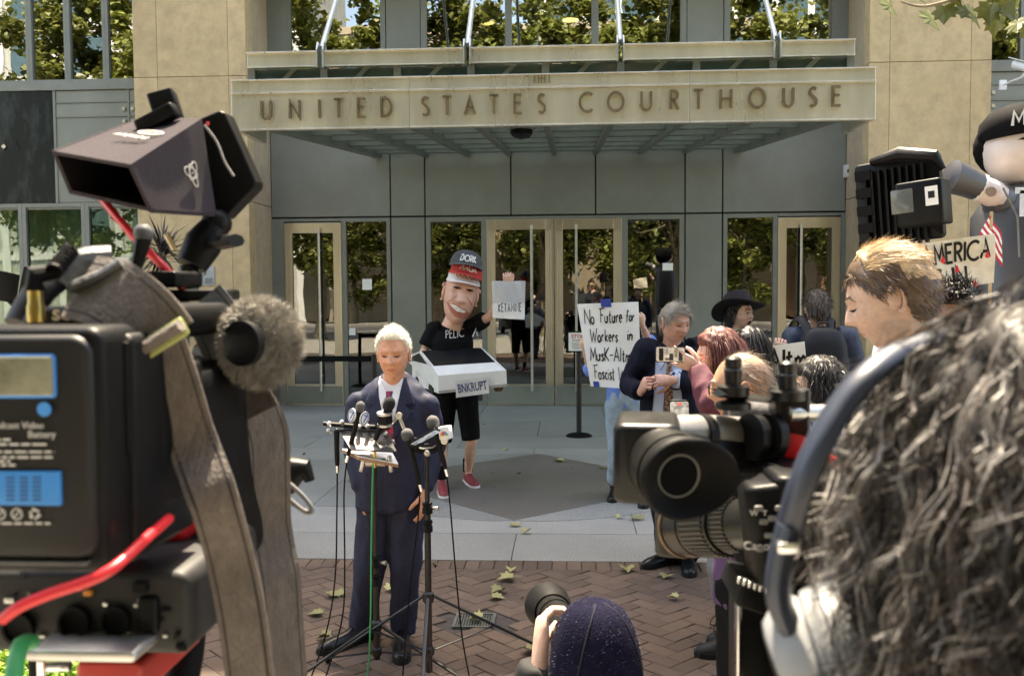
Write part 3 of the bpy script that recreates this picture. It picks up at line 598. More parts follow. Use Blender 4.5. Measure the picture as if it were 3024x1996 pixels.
# the branch that reaches into the frame at upper right
bt = thing('overhanging_branch', 'leafy plane tree branch hanging into view at the upper right', 'branch', W(3150, -150, 5.2))
b0 = bt.location; bp_ = smoothpts([W(3400, -260, 4.6), W(3150, -120, 5.0), W(2900, -30, 5.2), W(2740, 18, 5.3), W(2660, 5, 5.35)], 6)
MB().tube([p-b0 for p in bp_], [.02-.016*k/len(bp_) for k in range(len(bp_))], 6).build('twig', m_bark, bt)
lm_ = [leaf_mesh('leaf', s, m_leafg, .3) for s in (.15, .13, .17)]
for px, py, a in ((2625, 8, .4), (2745, 42, .2), (2790, 20, -.5), (2850, 18, 1), (2880, 45, .1), (2925, 15, -.4), (2945, 55, .3), (2985, 30, 0), (3005, 60, -.3), (2820, -20, 1), (2700, -30, .5), (2960, -30, 0), (3050, 20, .4), (3040, 80, .1), (2900, -60, .4), (3000, 0, 2)):
    p = W(px, py, 5.25+rnd(-.2, .2))-b0; T = Tr(p) @ Rz(a+rnd(-.4, .4)) @ Rx(-PI/2+rnd(-.7, .5)) @ Ry(rnd(-.6, .6)); o = link('leaf', random.choice(lm_), bt, T)
# spiky plant by the pillar, in a planter
p = G(475, 1190); yp = thing('spiky_cordyline', 'dark spiky cordyline in a grey planter by the left pillar', 'plant', (W(480, 800, 13.2).x, 13.2, 0))
MB().lathe([(.3, 0), (.34, .1), (.42, .68), (.44, .7), (.4, .7), (.38, .6)], 20).build('planter', m_conc, yp); MB().lathe([(.385, .6), (.01, .64)], 16).build('soil', m_lobd, yp)
zc_ = W(480, 745, 13.2).z; MB().tube([(0, 0, .6), (.04, 0, 1.3), (0, 0, zc_)], [.05, .045, .06], 8).build('stem', m_bark, yp)
lf = MB()
for k in range(95):
    a = rnd(0, 6.3); e = rnd(-.75, 1.3); L = rnd(.4, .66); d = V((math.cos(a)*math.cos(e), math.sin(a)*math.cos(e), math.sin(e))); s = d.cross(V((0, 0, 1))).normalized()*.017; b = V((0, 0, zc_+rnd(-.15, .1)))
    mid = b+d*L*.5; tip = b+d*L+V((0, 0, -.12*L)); up_ = s.cross(d)*.5
    lf.add([b-s*.6, b+s*.6, mid+s, tip, mid-s, mid+up_], [(0, 1, 5), (1, 2, 5), (2, 3, 5), (3, 4, 5), (4, 0, 5)])
lf.build('leaves', mat('cordyline_leaf', (.05, .035, .025), .45, var=.3, rand=.2), yp, None)
# buildings across the street
def far_block(label, x0, x1, y, h, m, nx, nz, wm, gm, proud=.15, frac=.6):
    b = thing('opposite_building', label, 'building', ((x0+x1)/2, y, 0)); w = (x1-x0)/nx; hz = (h-4)/nz
    def pb(mb, n, mm): o = mb.build(n, mm, b, None); o.matrix_parent_inverse = Tr(-(x0+x1)/2, -y, 0)
    pb(MB().b2((x0, y-12, 0), (x1, y, h)), 'wall', m)
    for i in range(nx):
        for k in range(nz):
            cx = x0+(i+.5)*w; z = 4+k*hz; pb(MB().b2((cx-w*frac/2, y-.1, z+.2*hz), (cx+w*frac/2, y+.02, z+.85*hz)), 'window', gm)
    f = MB()
    for i in range(nx+1): f.b2((x0+i*w-.25, y, 0), (x0+i*w+.25, y+proud, h))
    for k in range(nz+1): f.b2((x0, y+.001, 4+k*hz-.2), (x1, y+proud*.8, 4+k*hz+.25))
    pb(f, 'facade_grid', wm)
m_tanb = mat('tan_building', (.40, .33, .24), .8, var=.08, scale=1); m_whb = mat('white_grid_building', (.72, .72, .70), .7, var=.05, scale=1)
m_dwin = mat('far_window_glass', (.05, .10, .12), .1, spec=.8)
far_block('tan stone building across the street from the courthouse', -14, 12, -24.5, 17, m_tanb, 8, 4, m_tanb, m_dwin)
far_block('tall white gridded office tower beyond the street', -2, 26, -48, 48, m_whb, 9, 14, m_whb, m_dwin, .3, .85)
far_block('pale green grey office block across the street at left', -44, -16, -25, 24, mat('pale_building', (.45, .46, .42), .8), 8, 6, m_whb, m_dwin)
far_block('brown brick building across the street at right', 14, 40, -25, 14, mat('brown_building', (.28, .17, .11), .8), 7, 3, m_tanb, m_dwin)
# fallen leaves on the paving, one by one
fl = [leaf_mesh('fallen_leaf', s, m_leafy, c) for s, c in ((.15, .35), (.115, .25), (.085, .6), (.13, .5), (.10, .8))]
spots = [(995, 1765, 'beside the speaker\'s left trouser leg on the bricks'), (1148, 1748, 'between the speaker\'s legs on the bricks'), (946, 1817, 'lying left of the mic stand cables'), (970, 1888, 'small, left of the speaker\'s shoe'),
 (1510, 1686, 'nearest the granite edge right of the mic stands'), (1512, 1712, 'large flat, just below another leaf right of the stands'), (1482, 1748, 'upper of the pair beside the drain grate'), (1455, 1768, 'lower of the pair beside the drain grate'),
 (1418, 1834, 'lying on the drain grate'), (1498, 1331, 'behind the brown diamond near the doors'), (1645, 1364, 'dark curled, inside the diamond\'s back tip'), (1785, 1386, 'on the diamond beside the jeans leg'),
 (1522, 1556, 'just in front of the diamond\'s front tip'), (1557, 1574, 'small, right of the granite joint'), (1833, 1530, 'right-hand of the two on the pale granite band'), (1886, 1537, 'by the suited man\'s trouser leg on granite'),
 (1850, 1682, 'pale, on the bricks near the black shoes'), (1970, 1703, 'pale, right below the suited man\'s shoes'), (2125, 1740, 'thin pale, beside the grey jeans'), (1997, 1772, 'small, in the middle of the right brick paving'), (722, 1485, 'at left between the camera and the cables'), (1555, 1922, 'small, left of the photographer\'s hand'), (1040, 1420, 'brown, on the granite left of the speaker')]
for i, (px, py, lb) in enumerate(spots):
    p = G(px, py); o = link('fallen_leaf', fl[(i*3) % 5], None, Tr(p.x, p.y, .017) @ Rz(rnd(0, 6.3)) @ Rx(rnd(-.06, .06))); tag(o, 'fallen green leaf '+lb, 'leaf', 'fallen leaves on the paving')

dl_ = [leaf_mesh('leaf_scrap', s, mat('dry_leaf', (.13, .085, .045), .7, var=.4, scale=30, rand=.35), .8, False) for s in (.035, .05, .028)]
for k in range(26):
    px, py = rnd(880, 2200), rnd(1230, 1980); p = G(px, py); o = link('leaf_scrap', dl_[k % 3], None, Tr(p.x, p.y, .012) @ Rz(rnd(0, 6.3)) @ Rx(rnd(-.3, .3))); tag(o, 'tiny dry brown leaf scrap lying on the plaza paving', 'leaf', 'dry leaf scraps on the paving')
# ------------------------------------------------------------------ people: tools
def lerp(a, b, t): return a+(b-a)*t
def gs(a, s): return math.exp(-(a/s)**2)
def remesh(mb, vox, it=4, fold=0, fs=9, seed=0, fz=.35):
    me = mb.mesh('tmp', m_black); o = bpy.data.objects.new('tmp', me); COL.objects.link(o)
    r = o.modifiers.new('r', 'REMESH'); r.mode = 'VOXEL'; r.voxel_size = vox
    if it: s = o.modifiers.new('s', 'SMOOTH'); s.iterations = it; s.factor = .5
    out = bpy.data.meshes.new_from_object(o.evaluated_get(bpy.context.evaluated_depsgraph_get())); bpy.data.objects.remove(o); bpy.data.meshes.remove(me)
    if fold:
        ns = [v.normal.copy() for v in out.vertices]
        for v, n in zip(out.vertices, ns):
            p = v.co; a = noise.noise(V((p.x*fs+seed, p.y*fs, p.z*fs*fz+seed*3))); b = noise.noise(V((p.x*fs*2.3+p.z*6, p.y*fs*2.3, p.z*fs*1.2+seed)))
            v.co = p+n*fold*(1-abs(a)*2.2+.5*b)
    for p in out.polygons: p.use_smooth = True
    out.materials.clear(); return out
def put(me, name, m, parent): me.materials.append(m); me.name = name; return link(name, me, parent)
def merge(me, mb, mats, name, parent):      # remeshed body + head and hands as ONE mesh
    o = len(mb.v); vs = [tuple(v.co) for v in me.vertices]; fs = [tuple(p.vertices) for p in me.polygons]; mb.add(vs, fs, 0)
    bpy.data.meshes.remove(me); ob = mb.build(name, mats, parent, 80); return ob
FRONT = M(((1, 0, 0, 0), (0, 0, -1, 0), (0, 1, 0, 0), (0, 0, 0, 1)))      # u = x, v = z, n = -y
def decal(obj_or_bvh, poly, T, off, m, name, parent, step=.02, thick=.004, far=1.0, smooth=60, keep=False):
    bvh = obj_or_bvh if isinstance(obj_or_bvh, BVHTree) else BVHTree.FromPolygons([v.co for v in obj_or_bvh.data.vertices], [p.vertices for p in obj_or_bvh.data.polygons])
    b = []
    for i in range(len(poly)):
        p, q = V(poly[i]), V(poly[(i+1) % len(poly)]); k = max(1, int((q-p).length/step)); b += [p+(q-p)*j/k for j in range(k)]
    nb = len(b); xs = [p.x for p in b]; ys = [p.y for p in b]; pts = list(b); y = min(ys)+step*.5
    while y < max(ys):
        x = min(xs)+step*.5
        while x < max(xs):
            c = False; j = nb-1
            for i in range(nb):
                if (b[i].y > y) != (b[j].y > y) and x < (b[j].x-b[i].x)*(y-b[i].y)/(b[j].y-b[i].y)+b[i].x: c = not c
                j = i
            if c and min((V((x, y))-p).length for p in b) > step*.4: pts.append(V((x, y)))
            x += step
        y += step
    res = geometry.delaunay_2d_cdt(pts, [(i, (i+1) % nb) for i in range(nb)], [], 1, 1e-6)
    n = (T.to_3x3() @ V((0, 0, 1))).normalized(); out = []; last = None
    for p in res[0]:
        o = T @ V((p.x, p.y, far)); h = bvh.ray_cast(o, -n)[0]
        if h is None: h = bvh.find_nearest(T @ V((p.x, p.y, 0)))[0]
        out.append(h+n*off)
    mb = MB(); k = len(out); cnt = {}
    for f in res[2]:
        for a, c in zip(f, list(f[1:])+[f[0]]): cnt[(a, c)] = 1
    edge = [(a, c) for (a, c) in cnt if (c, a) not in cnt]
    mb.add(out+[p-n*thick for p in out], [tuple(f) for f in res[2]]+[(c, a, a+k, c+k) for a, c in edge])
    return mb.build(name, m, parent, smooth)
SKIN = {}
def skin(name, col): return mat('skin_'+name, col, .5, var=.16, scale=35, sss=.12, bump=.12, bscale=300, spec=.4, detail=8)
def head_surf(H):
    w, d, hh = H['w'], H['d'], H['h']; nose = H.get('nose', 1); jaw = H.get('jaw', .28); age = H.get('age', 0)
    def f(x, y, z):
        front = max(0., min(1., (-y+.1)*1.4)); X_ = x; px, py, pz = x*w, y*d, z*hh
        if z < 0: px *= 1-jaw*(-z)**1.5*(1.0 if y < .3 else .6)
        if z > 0: px *= 1+.05*math.sin(z*PI)
        if y > 0 and z < -.1: py *= 1-.75*(-z-.1)
        if y > 0: py *= 1.06
        if y < 0: py *= (1-.10*abs(z)**3); py -= .10*d*max(0, -z)**2*front
        px *= 1+.10*(1-abs(x))*abs(x)*2
        nx, nz = px/w, z; D = 0
        if front > 0:
            pr = 0 if nz > .14 else ((.14-nz)/.36 if nz > -.22 else max(0, 1-(-.22-nz)/.09))
            D += .022*nose*pr*gs(nx, .13+.07*pr)+.005*nose*gs(abs(nx)-.19, .08)*gs(nz+.22, .07)
            D -= (.013+.006*min(1, age))*gs(abs(nx)-.40, .20)*gs(nz-.05, .10); D += .005*gs(abs(nx)-.41, .13)*gs(nz-.03, .055)
            D += (.007+.004*min(1, age))*gs(abs(nx)-.36, .30)*gs(nz-.21, .08); D += .006*gs(abs(nx)-.58, .22)*gs(nz+.2, .16)
            D += .007*gs(nx, .34)*gs(nz+.5, .10)-.007*gs(nx, .33)*gs(nz+.50, .02)-.003*gs(nx, .25)*gs(nz+.63, .04)
            D += .010*gs(nx, .32)*gs(nz+.84, .13); D -= age*.003*gs(abs(nx)-.34-.25*(-nz-.3), .045)*gs(nz+.42, .16)
            D -= age*.0012*(math.sin(nz*60)*gs(nz-.46, .14)*gs(nx, .6))
        sc = hh/.118; py -= D*front*sc
        return V((px, py, pz))
    return f
def hairline(x, y, z, low=0, top=.64):
    for (ya, za), (yb, zb) in zip(((-1.01, top), (-.62, top-.04), (-.35, .32), (-.18, .0), (-.1, .20), (.28, .20), (.40, -.42), (1.01, -.62)), ((-.62, top-.04), (-.35, .32), (-.18, .0), (-.1, .20), (.28, .20), (.40, -.42), (1.01, -.62), (2, -.6))):
        if ya <= y < yb: return z-(za+(zb-za)*(y-ya)/(yb-ya))+low
    return -1
def add_head(mb, H, T, mi_skin=0, mi_lip=1, mouth=True):
    f = head_surf(H); nu, nv = H.get('res', (72, 56)); rows = []
    for k in range(1, nv):
        th = PI*k/nv; rows.append([f(math.sin(th)*math.cos(2*PI*q/nu), math.sin(th)*math.sin(2*PI*q/nu), -math.cos(th)) for q in range(nu)])
    o = len(mb.f); mb.loft(rows, mi_skin, T); w, hh = H['w'], H['h']
    if mouth:
        for i in range(o, len(mb.f)):
            c = sum((T.inverted() @ V(mb.v[j]) for j in mb.f[i]), V())/len(mb.f[i]); nx, nz = c.x/w, c.z/hh
            if c.y < -.3*H['d'] and abs(nx) < .34 and abs(nz+.5) < .062*(1-(nx/.36)**2)+.004: mb.m[i] = mi_lip
    for s in (-1, 1):                                                       # ears
        e = Tr(s*w*.98, .12*H['d'], -.02*hh) @ Rz(s*.45) @ Rx(-.12); k = hh/.118
        mb.ball((0, 0, 0), (.010*k, .019*k, .031*k), 12, mi_skin, T @ e); rim = [(s*.008*k, .017*k*math.cos(a)+.002, .031*k*math.sin(a)) for a in [(-1.6+.32*q) for q in range(14)]]
        mb.tube(rim, .0055*k, 6, mi_skin, T @ e)
    return f
def hair_cap(parent, H, T, m, thick=.016, low=0, top=.64, nz=6, amp=.006, name='hair', extra=None, pw=.5):
    f = head_surf(H); nu, nv = 64, 56; mb = MB(); idx = {}; vs = []
    for k in range(nv+1):
        th = PI*k/nv*.86
        for q in range(nu):
            x, y, z = math.sin(th)*math.cos(2*PI*q/nu), math.sin(th)*math.sin(2*PI*q/nu), math.cos(th); g = hairline(x, y, z, low, top); t = max(-.004, min(1, g/.22))
            p = f(x, y, z); n = V((x/H['w'], y/H['d'], z/H['h'])).normalized(); a = noise.noise(p*nz*10)*amp if t > 0 else 0
            ex = extra(x, y, z) if extra else 0
            vs.append(p+n*((thick+ex+a)*max(0, t)**pw if t > 0 else -.006))
    fs = [(k*nu+q, k*nu+(q+1) % nu, (k+1)*nu+(q+1) % nu, (k+1)*nu+q) for k in range(nv) for q in range(nu)]
    fs = [g for g in fs if any((vs[i]-vs[g[0]]).length > 1e-6 for i in g[1:])]
    mb.add(vs, fs, 0, T); return mb.build(name, m, parent, 60)
def strands(mb, H, T, n, L, comb, low=0, top=.64, width=.003, curl=0, lift=.3, off=.012, seg=5, gravity=0, seed=1, reg=None, cf=26, lvar=.35, taper=True):
    rs = random.Random(seed); f = head_surf(H); c = 0; tries = 0
    while c < n and tries < n*30:
        tries += 1; u = V((rs.gauss(0, 1), rs.gauss(0, 1), rs.gauss(0, 1))).normalized()
        if (reg(u) if reg else hairline(u.x, u.y, u.z, low, top)) < 0: continue
        c += 1; p = f(*u); nrm = V((u.x/H['w'], u.y/H['d'], u.z/H['h'])).normalized(); t = V(comb(u)); t = (t-nrm*t.dot(nrm)*.9); t = t.normalized() if t.length > .01 else V((0, 0, -1))
        p = p+nrm*off*rs.uniform(.4, 1); d = (t+nrm*lift*rs.uniform(.4, 1.4)+V((rs.gauss(0, .18), rs.gauss(0, .18), rs.gauss(0, .18)))).normalized(); l = L*rs.uniform(1-lvar, 1+lvar)/seg; ph = rs.uniform(0, 6.3)
        side = d.cross(nrm).normalized(); pts = []
        for k in range(seg+1):
            o = side*(curl*math.sin(ph+k*cf/seg))+nrm*(curl*math.cos(ph+k*cf/seg)) if curl else V()
            pts.append(p+o); d = (d+V((0, 0, -gravity))-nrm*.10*lift).normalized(); p = p+d*l
        vs = []; wv = (side+nrm*rs.uniform(-.6, .6)).normalized()*width
        for k, q in enumerate(pts): kk = (1-k/(seg+.3)) if taper else 1; vs += [q-wv*kk, q+wv*kk]
        mb.add(vs, [(2*k, 2*k+1, 2*k+3, 2*k+2) for k in range(seg)], 0, T)
    return mb
def add_hand(mb, T, curl=(.5, .5, .5, .5), s=1, k=1.0, mi=0, thumb=.5, spread=.06, tcurl=.4):
    # wrist at origin, fingers along +y, palm faces -z, thumb on side s
    T = T @ M.Diagonal((k, k, k, 1))
    def el(y, w, t, z=0): return [(w*math.cos(a), y, z+t*math.sin(a)) for a in [2*PI*q/12 for q in range(12)]]
    mb.loft([el(-.03, .025, .019), el(0, .027, .019), el(.03, .036, .018), (el(.06, .041, .016)), el(.088, .041, .013), el(.095, .034, .009)], mi, T, flip=True)
    for i, (x, L) in enumerate(((-.031, .06), (-.0105, .075), (.0105, .079), (.031, .072))):
        x, c = x*s, curl[i]; p = V((x, .086, -.001)); a = 0; pts = [p-V((0, .02, 0))]; pts.append(p.copy()); sp = -spread*(1.5-i)*s
        for q, fr in enumerate((.45, .31, .24)):
            a += c*(.9, 1.1, .8)[q]; p = p+V((math.sin(sp)*math.cos(a), math.cos(a), -math.sin(a)))*L*fr; pts.append(p.copy())
        mb.tube(pts, [.0088, .0092, .0083, .0078, .0056], 8, mi, T)
    b = V((.022*s, .018, -.006)); d = V((.75*s, .75, -.35-thumb*.5)).normalized(); p1 = b+d*.042; d2 = (d+V((-.35*s, .35, -.3-tcurl*.6))).normalized(); p2 = p1+d2*.032; d3 = (d2+V((-.4*s*tcurl*2, .3, -.1))).normalized()
    mb.tube([b-d*.01, b+d*.01, p1, p2, p2+d3*.024], [.013, .0135, .0112, .0102, .0065], 8, mi, T)
def hand_T(wrist, elbow, palm_n):      # fingers continue the forearm; palm_n = direction the palm faces
    y = (V(wrist)-V(elbow)).normalized(); z = -V(palm_n); z = (z-y*z.dot(y)).normalized(); x = y.cross(z); w = V(wrist)
    return M(((x.x, y.x, z.x, w.x), (x.y, y.y, z.y, w.y), (x.z, y.z, z.z, w.z), (0, 0, 0, 1)))
def aim_T(pos, fingers, palm_n): return hand_T(pos, V(pos)-V(fingers), palm_n)
class Person:
    def __init__(s, label, base, h=1.75, tyaw=0, hyaw=0, hpitch=0, hroll=0, hs=1.0, head=None, J=None, sk='fair', skc=(.55, .33, .24), H=None, remap=False, group=None):
        s.remap = remap
        s.root = thing('person', label, 'person', base, 0, group); s.base = V(base); k = h/1.75; R = Rz(tyaw)
        d = dict(pelvis=(0, .0, .97), chest=(0, 0, 1.25), neck=(0, .015, 1.475), sa=(-.185, .015, 1.415), sb=(.185, .015, 1.415), ea=(-.235, .05, 1.12), eb=(.235, .05, 1.12), wa=(-.245, -.04, .87), wb=(.245, -.04, .87),
                 ha=(-.09, 0, .93), hb=(.09, 0, .93), ka=(-.10, -.01, .50), kb=(.10, -.01, .50), aa=(-.105, .03, .085), ab=(.105, .03, .085), ta=(-.13, -.16, .03), tb=(.13, -.16, .03))
        s.J = {n: R @ (V(p)*k) for n, p in d.items()}
        if J:
            for n, p in J.items(): s.J[n] = V(p)-s.base
        s.k = k; s.tyaw = tyaw; s.R = R.to_3x3()
        hc = (V(head)-s.base) if head is not None else s.J['neck']+R @ (V((0, -.03, .15))*k)
        s.Th = Tr(hc) @ Rz(hyaw) @ Rx(hpitch) @ Ry(hroll) @ M.Diagonal((hs, hs, hs, 1)); s.H = dict(w=.076, d=.097, h=.118); s.H.update(H or {})
        s.skin = skin(sk, skc); s.lip = mat('lip_'+sk, (skc[0]*.85, skc[1]*.62, skc[2]*.62), .45, var=.1); s.mats = [s.skin, s.lip]; s.hands = MB()
    def ctr(s, z):
        P_ = [(s.J[n].z, s.J[n]) for n in ('pelvis', 'chest', 'neck')]
        if z <= P_[0][0]: return V((P_[0][1].x, P_[0][1].y, z))
        for (a, p), (b, q) in zip(P_[:-1], P_[1:]):
            if z <= b or q is P_[-1][1]: t = (z-a)/(b-a); return V((p.x+(q.x-p.x)*t, p.y+(q.y-p.y)*t, z))
    def torso(s, mb, rows, n=20):
        k = s.k; rings = []
        for z, rx, ry, oy in rows:
            if s.remap: z = (s.J['pelvis'].z+(z-.97)*(s.J['neck'].z-s.J['pelvis'].z)/.505)/k
            c = s.ctr(z*k); rings.append([c+s.R @ V((rx*k*math.copysign(abs(math.cos(a))**.85, math.cos(a)), ry*k*math.copysign(abs(math.sin(a))**.85, math.sin(a))+oy*k, 0)) for a in [2*PI*q/n for q in range(n)]])
        mb.loft(rings); return mb
    def arm(s, mb, a, r, end=1.0, start=True):
        S, E, W_ = s.J['s'+a], s.J['e'+a], s.J['w'+a]; k = s.k; W2 = E+(W_-E)*max(0, end-1) if end > 1 else None
        inn = S+(s.J['chest']*.25+s.J['neck']*.75-S)*.35; r = [q*k for q in r]
        pts = [inn, S, S+(E-S)*.5, E]; rr = [r[0], r[0], r[1], r[2]]
        if end <= 1: pts = [inn, S]+[S+(E-S)*t*end for t in (.5, 1)]; rr = [r[0], r[0], r[1], r[2]]
        else: pts += [E+(W2-E)*.5, W2]; rr += [r[3], r[4]]
        mb.tube(pts, rr, 14); mb.ball(S, (r[0],)*3, 12)
        if end > 1: mb.ball(E, (r[2]*1.0,)*3, 12)
    def leg(s, mb, a, r, end=1.0):
        Hh, K, A = s.J['h'+a], s.J['k'+a], s.J['a'+a]; k = s.k; r = [q*k for q in r]; pts = [Hh+V((0, 0, .03)), Hh+(K-Hh)*.35, K]; rr = [r[0], r[1], r[2]]
        if end > 1: E = K+(A-K)*(end-1); pts += [K+(E-K)*.4, E]; rr += [r[3], r[4]]
        else: pts = [Hh+V((0, 0, .03)), Hh+(K-Hh)*.5*end, Hh+(K-Hh)*end]
        mb.tube(pts, rr, 14); mb.ball(Hh, (r[0],)*3, 12)
        if end > 1: mb.ball(K, (r[2],)*3, 10)
    def body(s, vox=.018):
        mb = MB(); s.torso(mb, [(.86, .14, .09, 0), (.95, .15, .095, 0), (1.1, .125, .085, 0), (1.25, .145, .095, 0), (1.38, .15, .085, 0), (1.45, .10, .06, .01), (1.50, .06, .055, .01)])
        for a in 'ab': s.arm(mb, a, (.052, .046, .04, .04, .027), 2); s.leg(mb, a, (.085, .078, .055, .052, .036), 2); mb.tube([s.J['a'+a]+V((0, 0, -.01)), s.J['a'+a]*.4+s.J['t'+a]*.6+V((0, 0, -.012)), s.J['t'+a]], [.032, .022, .018], 10)
        hb = s.Th @ V((0, .018, -.06)); mb.tube([s.J['neck']+V((0, 0, -.06)), (s.J['neck']+hb)*.5, hb], [.07*s.k, .056*s.k, .056*s.k], 14)
        me = remesh(mb, vox, 4); m2 = MB(); s.hf = add_head(m2, s.H, s.Th)
        o = len(m2.v); m2.v += s.hands.v; m2.f += [tuple(i+o for i in f) for f in s.hands.f]; m2.m += s.hands.m
        s.bodyo = merge(me, m2, s.mats, 'body', s.root); return s
    def garment(s, name, m, fn, vox=.013, it=4, fold=.006, fs=12, seed=1, fz=.35):
        mb = MB(); fn(mb); o = put(remesh(mb, vox, it, fold, fs, seed, fz), name, m, s.root); return o
    def trousers(s, m, r=(.112, .105, .085, .08, .076), end=2.08, fold=.0075, seed=2):
        def fn(mb):
            s.torso(mb, [(.86, .165, .115, 0), (.93, .17, .12, 0), (1.02, .16, .115, 0), (1.06, .155, .11, 0)])
            for a in 'ab': s.leg(mb, a, r, end)
        for a in 'ab': MB().tube([s.J['a'+a]+V((0, 0, -.03)), lerp(s.J['a'+a], s.J['k'+a], .35)], [.043, .05], 12).build('sock', mat('dark_sock', (.012, .012, .014), .9), s.root)
        return s.garment('trousers', m, fn, fold=fold, seed=seed)
    def shoe(s, a, m, sole, name='shoe', big=1.0):
        A, T_ = s.J['a'+a], s.J['t'+a]; d = V((T_.x-A.x, T_.y-A.y, 0)); L = d.length; d.normalize(); sd = V((d.y, -d.x, 0)); o = V((A.x, A.y, 0)); mb = MB(); b = big*s.k
        def ring(t, w, h, z0): c = o+d*t; return [c+sd*(w*b*math.cos(q))+V((0, 0, z0+h*b*max(-.15, math.sin(q)))) for q in [2*PI*j/14 for j in range(14)]]
        mb.loft([ring(-.075, .02, .05, .03), ring(-.065, .034, .085, .025), ring(-.02, .038, .105, .025), ring(.04, .041, .085, .025), ring(.10, .047, .058, .025), ring(L-.01, .046, .044, .025), ring(L+.035, .036, .03, .025), ring(L+.055, .014, .014, .028)], 0)
        sh = mb.build(name, m, s.root, 60); sm = MB(); pl = []
        for t, w in ((-.08, .022), (-.06, .036), (0, .041), (.05, .043), (.10, .049), (L, .05), (L+.04, .038), (L+.062, .012)): pl.append((t, w))
        poly = [o+d*t+sd*w*b for t, w in pl]+[o+d*t-sd*w*b for t, w in pl[::-1]]; sm.prism([(p.x, p.y) for p in poly], .001, .027); sm.build('sole', sole, sh, None); return sh
    def jacket(s, m, fat=1.0, hem=.82, fold=.0075, seed=3, sl=(.086, .076, .066, .06, .054), end=1.93, vox=.013, name='jacket', belly=0, sides='ab'):
        def fn(mb):
            s.torso(mb, [(hem, .195*fat, .128*fat, 0), (hem+.1, .193*fat, .13*fat+belly*.5, -belly*.5), (1.06, .18*fat, .125*fat+belly, -belly), (1.16, .18*fat, .122*fat+belly*.6, -belly*.6), (1.28, .195*fat, .128*fat, 0), (1.37, .195*fat, .118*fat, .005), (1.43, .165*fat, .092*fat, .01), (1.475, .092, .072, .015), (1.50, .066, .062, .02)])
            for a in sides: s.arm(mb, a, sl, end)
        return s.garment(name, m, fn, vox=vox, fold=fold, seed=seed)
    def tee(s, m, hem=.9, fat=1.0, end=.62, seed=4, name='shirt', fold=.0035):
        def fn(mb):
            s.torso(mb, [(hem, .175*fat, .12*fat, 0), (1.05, .168*fat, .118*fat, 0), (1.2, .175*fat, .118*fat, 0), (1.33, .185*fat, .115*fat, 0), (1.42, .16*fat, .088*fat, .01), (1.47, .088, .066, .015)])
            for a in 'ab': s.arm(mb, a, (.078, .075, .075, .062, .05), end)
        return s.garment(name, m, fn, fold=fold, seed=seed)
    def front(s, z0=0): return Tr(s.ctr(1.2*s.k).x, s.ctr(1.2*s.k).y, 0) @ Rz(s.tyaw) @ FRONT
    def face(s, brow=None, eyes='closed', bw=1.0, lash=None):
        b = BVHTree.FromPolygons([v.co for v in s.bodyo.data.vertices], [p.vertices for p in s.bodyo.data.polygons]); w, hh = s.H['w'], s.H['h']; Tf = s.Th @ FRONT; lm = lash or mat('lash_dark', (.03, .02, .015), .6)
        for q in (-1, 1):
            c = q*.41*w; z = .03*hh
            if brow: decal(b, [(c+q*u*.3*w*(1), z+.17*hh+v*hh) for u, v in ((-1, .0), (-.3, .05), (.5, .05), (1.05, -.05), (.5, .10*bw), (-.3, .10*bw), (-1, .055*bw))][::q], Tf, .002, brow, 'eyebrow', s.root, .008, .003, .3)
            if eyes == 'closed': decal(b, [(c+u*.25*w, z-.012*hh+v*hh) for u, v in ((-1, .01), (-.5, -.03), (.0, -.045), (.5, -.03), (1, .01), (.5, .006), (0, .004), (-.5, .006))], Tf, .0015, lm, 'eyelashes', s.root, .006, .002, .3)
            else:
                ew = decal(b, [(c+u*.25*w, z+v*hh) for u, v in ((-1, .0), (-.5, -.045), (.2, -.055), (1, .01), (.4, .05), (-.4, .05))], Tf, .0008, mat('eye_white', (.62, .58, .55), .25), 'eye', s.root, .006, .002, .3)
                decal(b, [(c+.085*w*math.cos(a), z+.05*hh*math.sin(a)) for a in [j*.7 for j in range(9)]], Tf, .0016, lm, 'iris', ew, .004, .0015, .3)
                decal(b, [(c+u*.28*w, z+v*hh) for u, v in ((-1, .0), (-.4, .05), (.4, .05), (1, .01), (.4, .075), (-.4, .075))], Tf, .002, lm, 'eyelashes', ew, .006, .002, .3)
    def hair(s, m, thick=.016, n=1400, L=.05, comb=lambda u: (0, .3, -1), low=0, top=.64, curl=0, lift=.35, width=.0028, amp=.006, seed=5, extra=None, cf=26, gravity=0, seg=5):
        o = hair_cap(s.root, s.H, s.Th, m, thick, low, top, 6, amp, extra=extra); mb = MB(); strands(mb, s.H, s.Th, n, L, comb, low+.03, top, width, curl, lift, thick*.8, seg, gravity, seed, cf=cf)
        if mb.v: mb.build('hair_strands', m, o, None)
        return o
def glasses(p, m, lens=True, k=1.0):
    w, hh, d = p.H['w'], p.H['h'], p.H['d']; mb = MB(); y = -d*1.17
    for q in (-1, 1):
        c = q*.42*w; mb.tube([(c+.27*w*math.cos(a), y+.004+abs(c+.27*w*math.cos(a))*.18, .03*hh+.16*hh*math.sin(a)) for a in [2*PI*j/16 for j in range(17)]], .0022*k, 5, T=p.Th, cap=False)
        mb.tube([(q*.70*w, y+.014, .07*hh), (q*.98*w, y+.035, .08*hh), (q*1.06*w, .02, .07*hh), (q*1.05*w, .045, .0)], .0022*k, 5, T=p.Th)
    mb.tube([(-.15*w, y+.004, .06*hh), (0, y-.004, .075*hh), (.15*w, y+.004, .06*hh)], .002*k, 5, T=p.Th); return mb.build('glasses', m, p.root, 60)
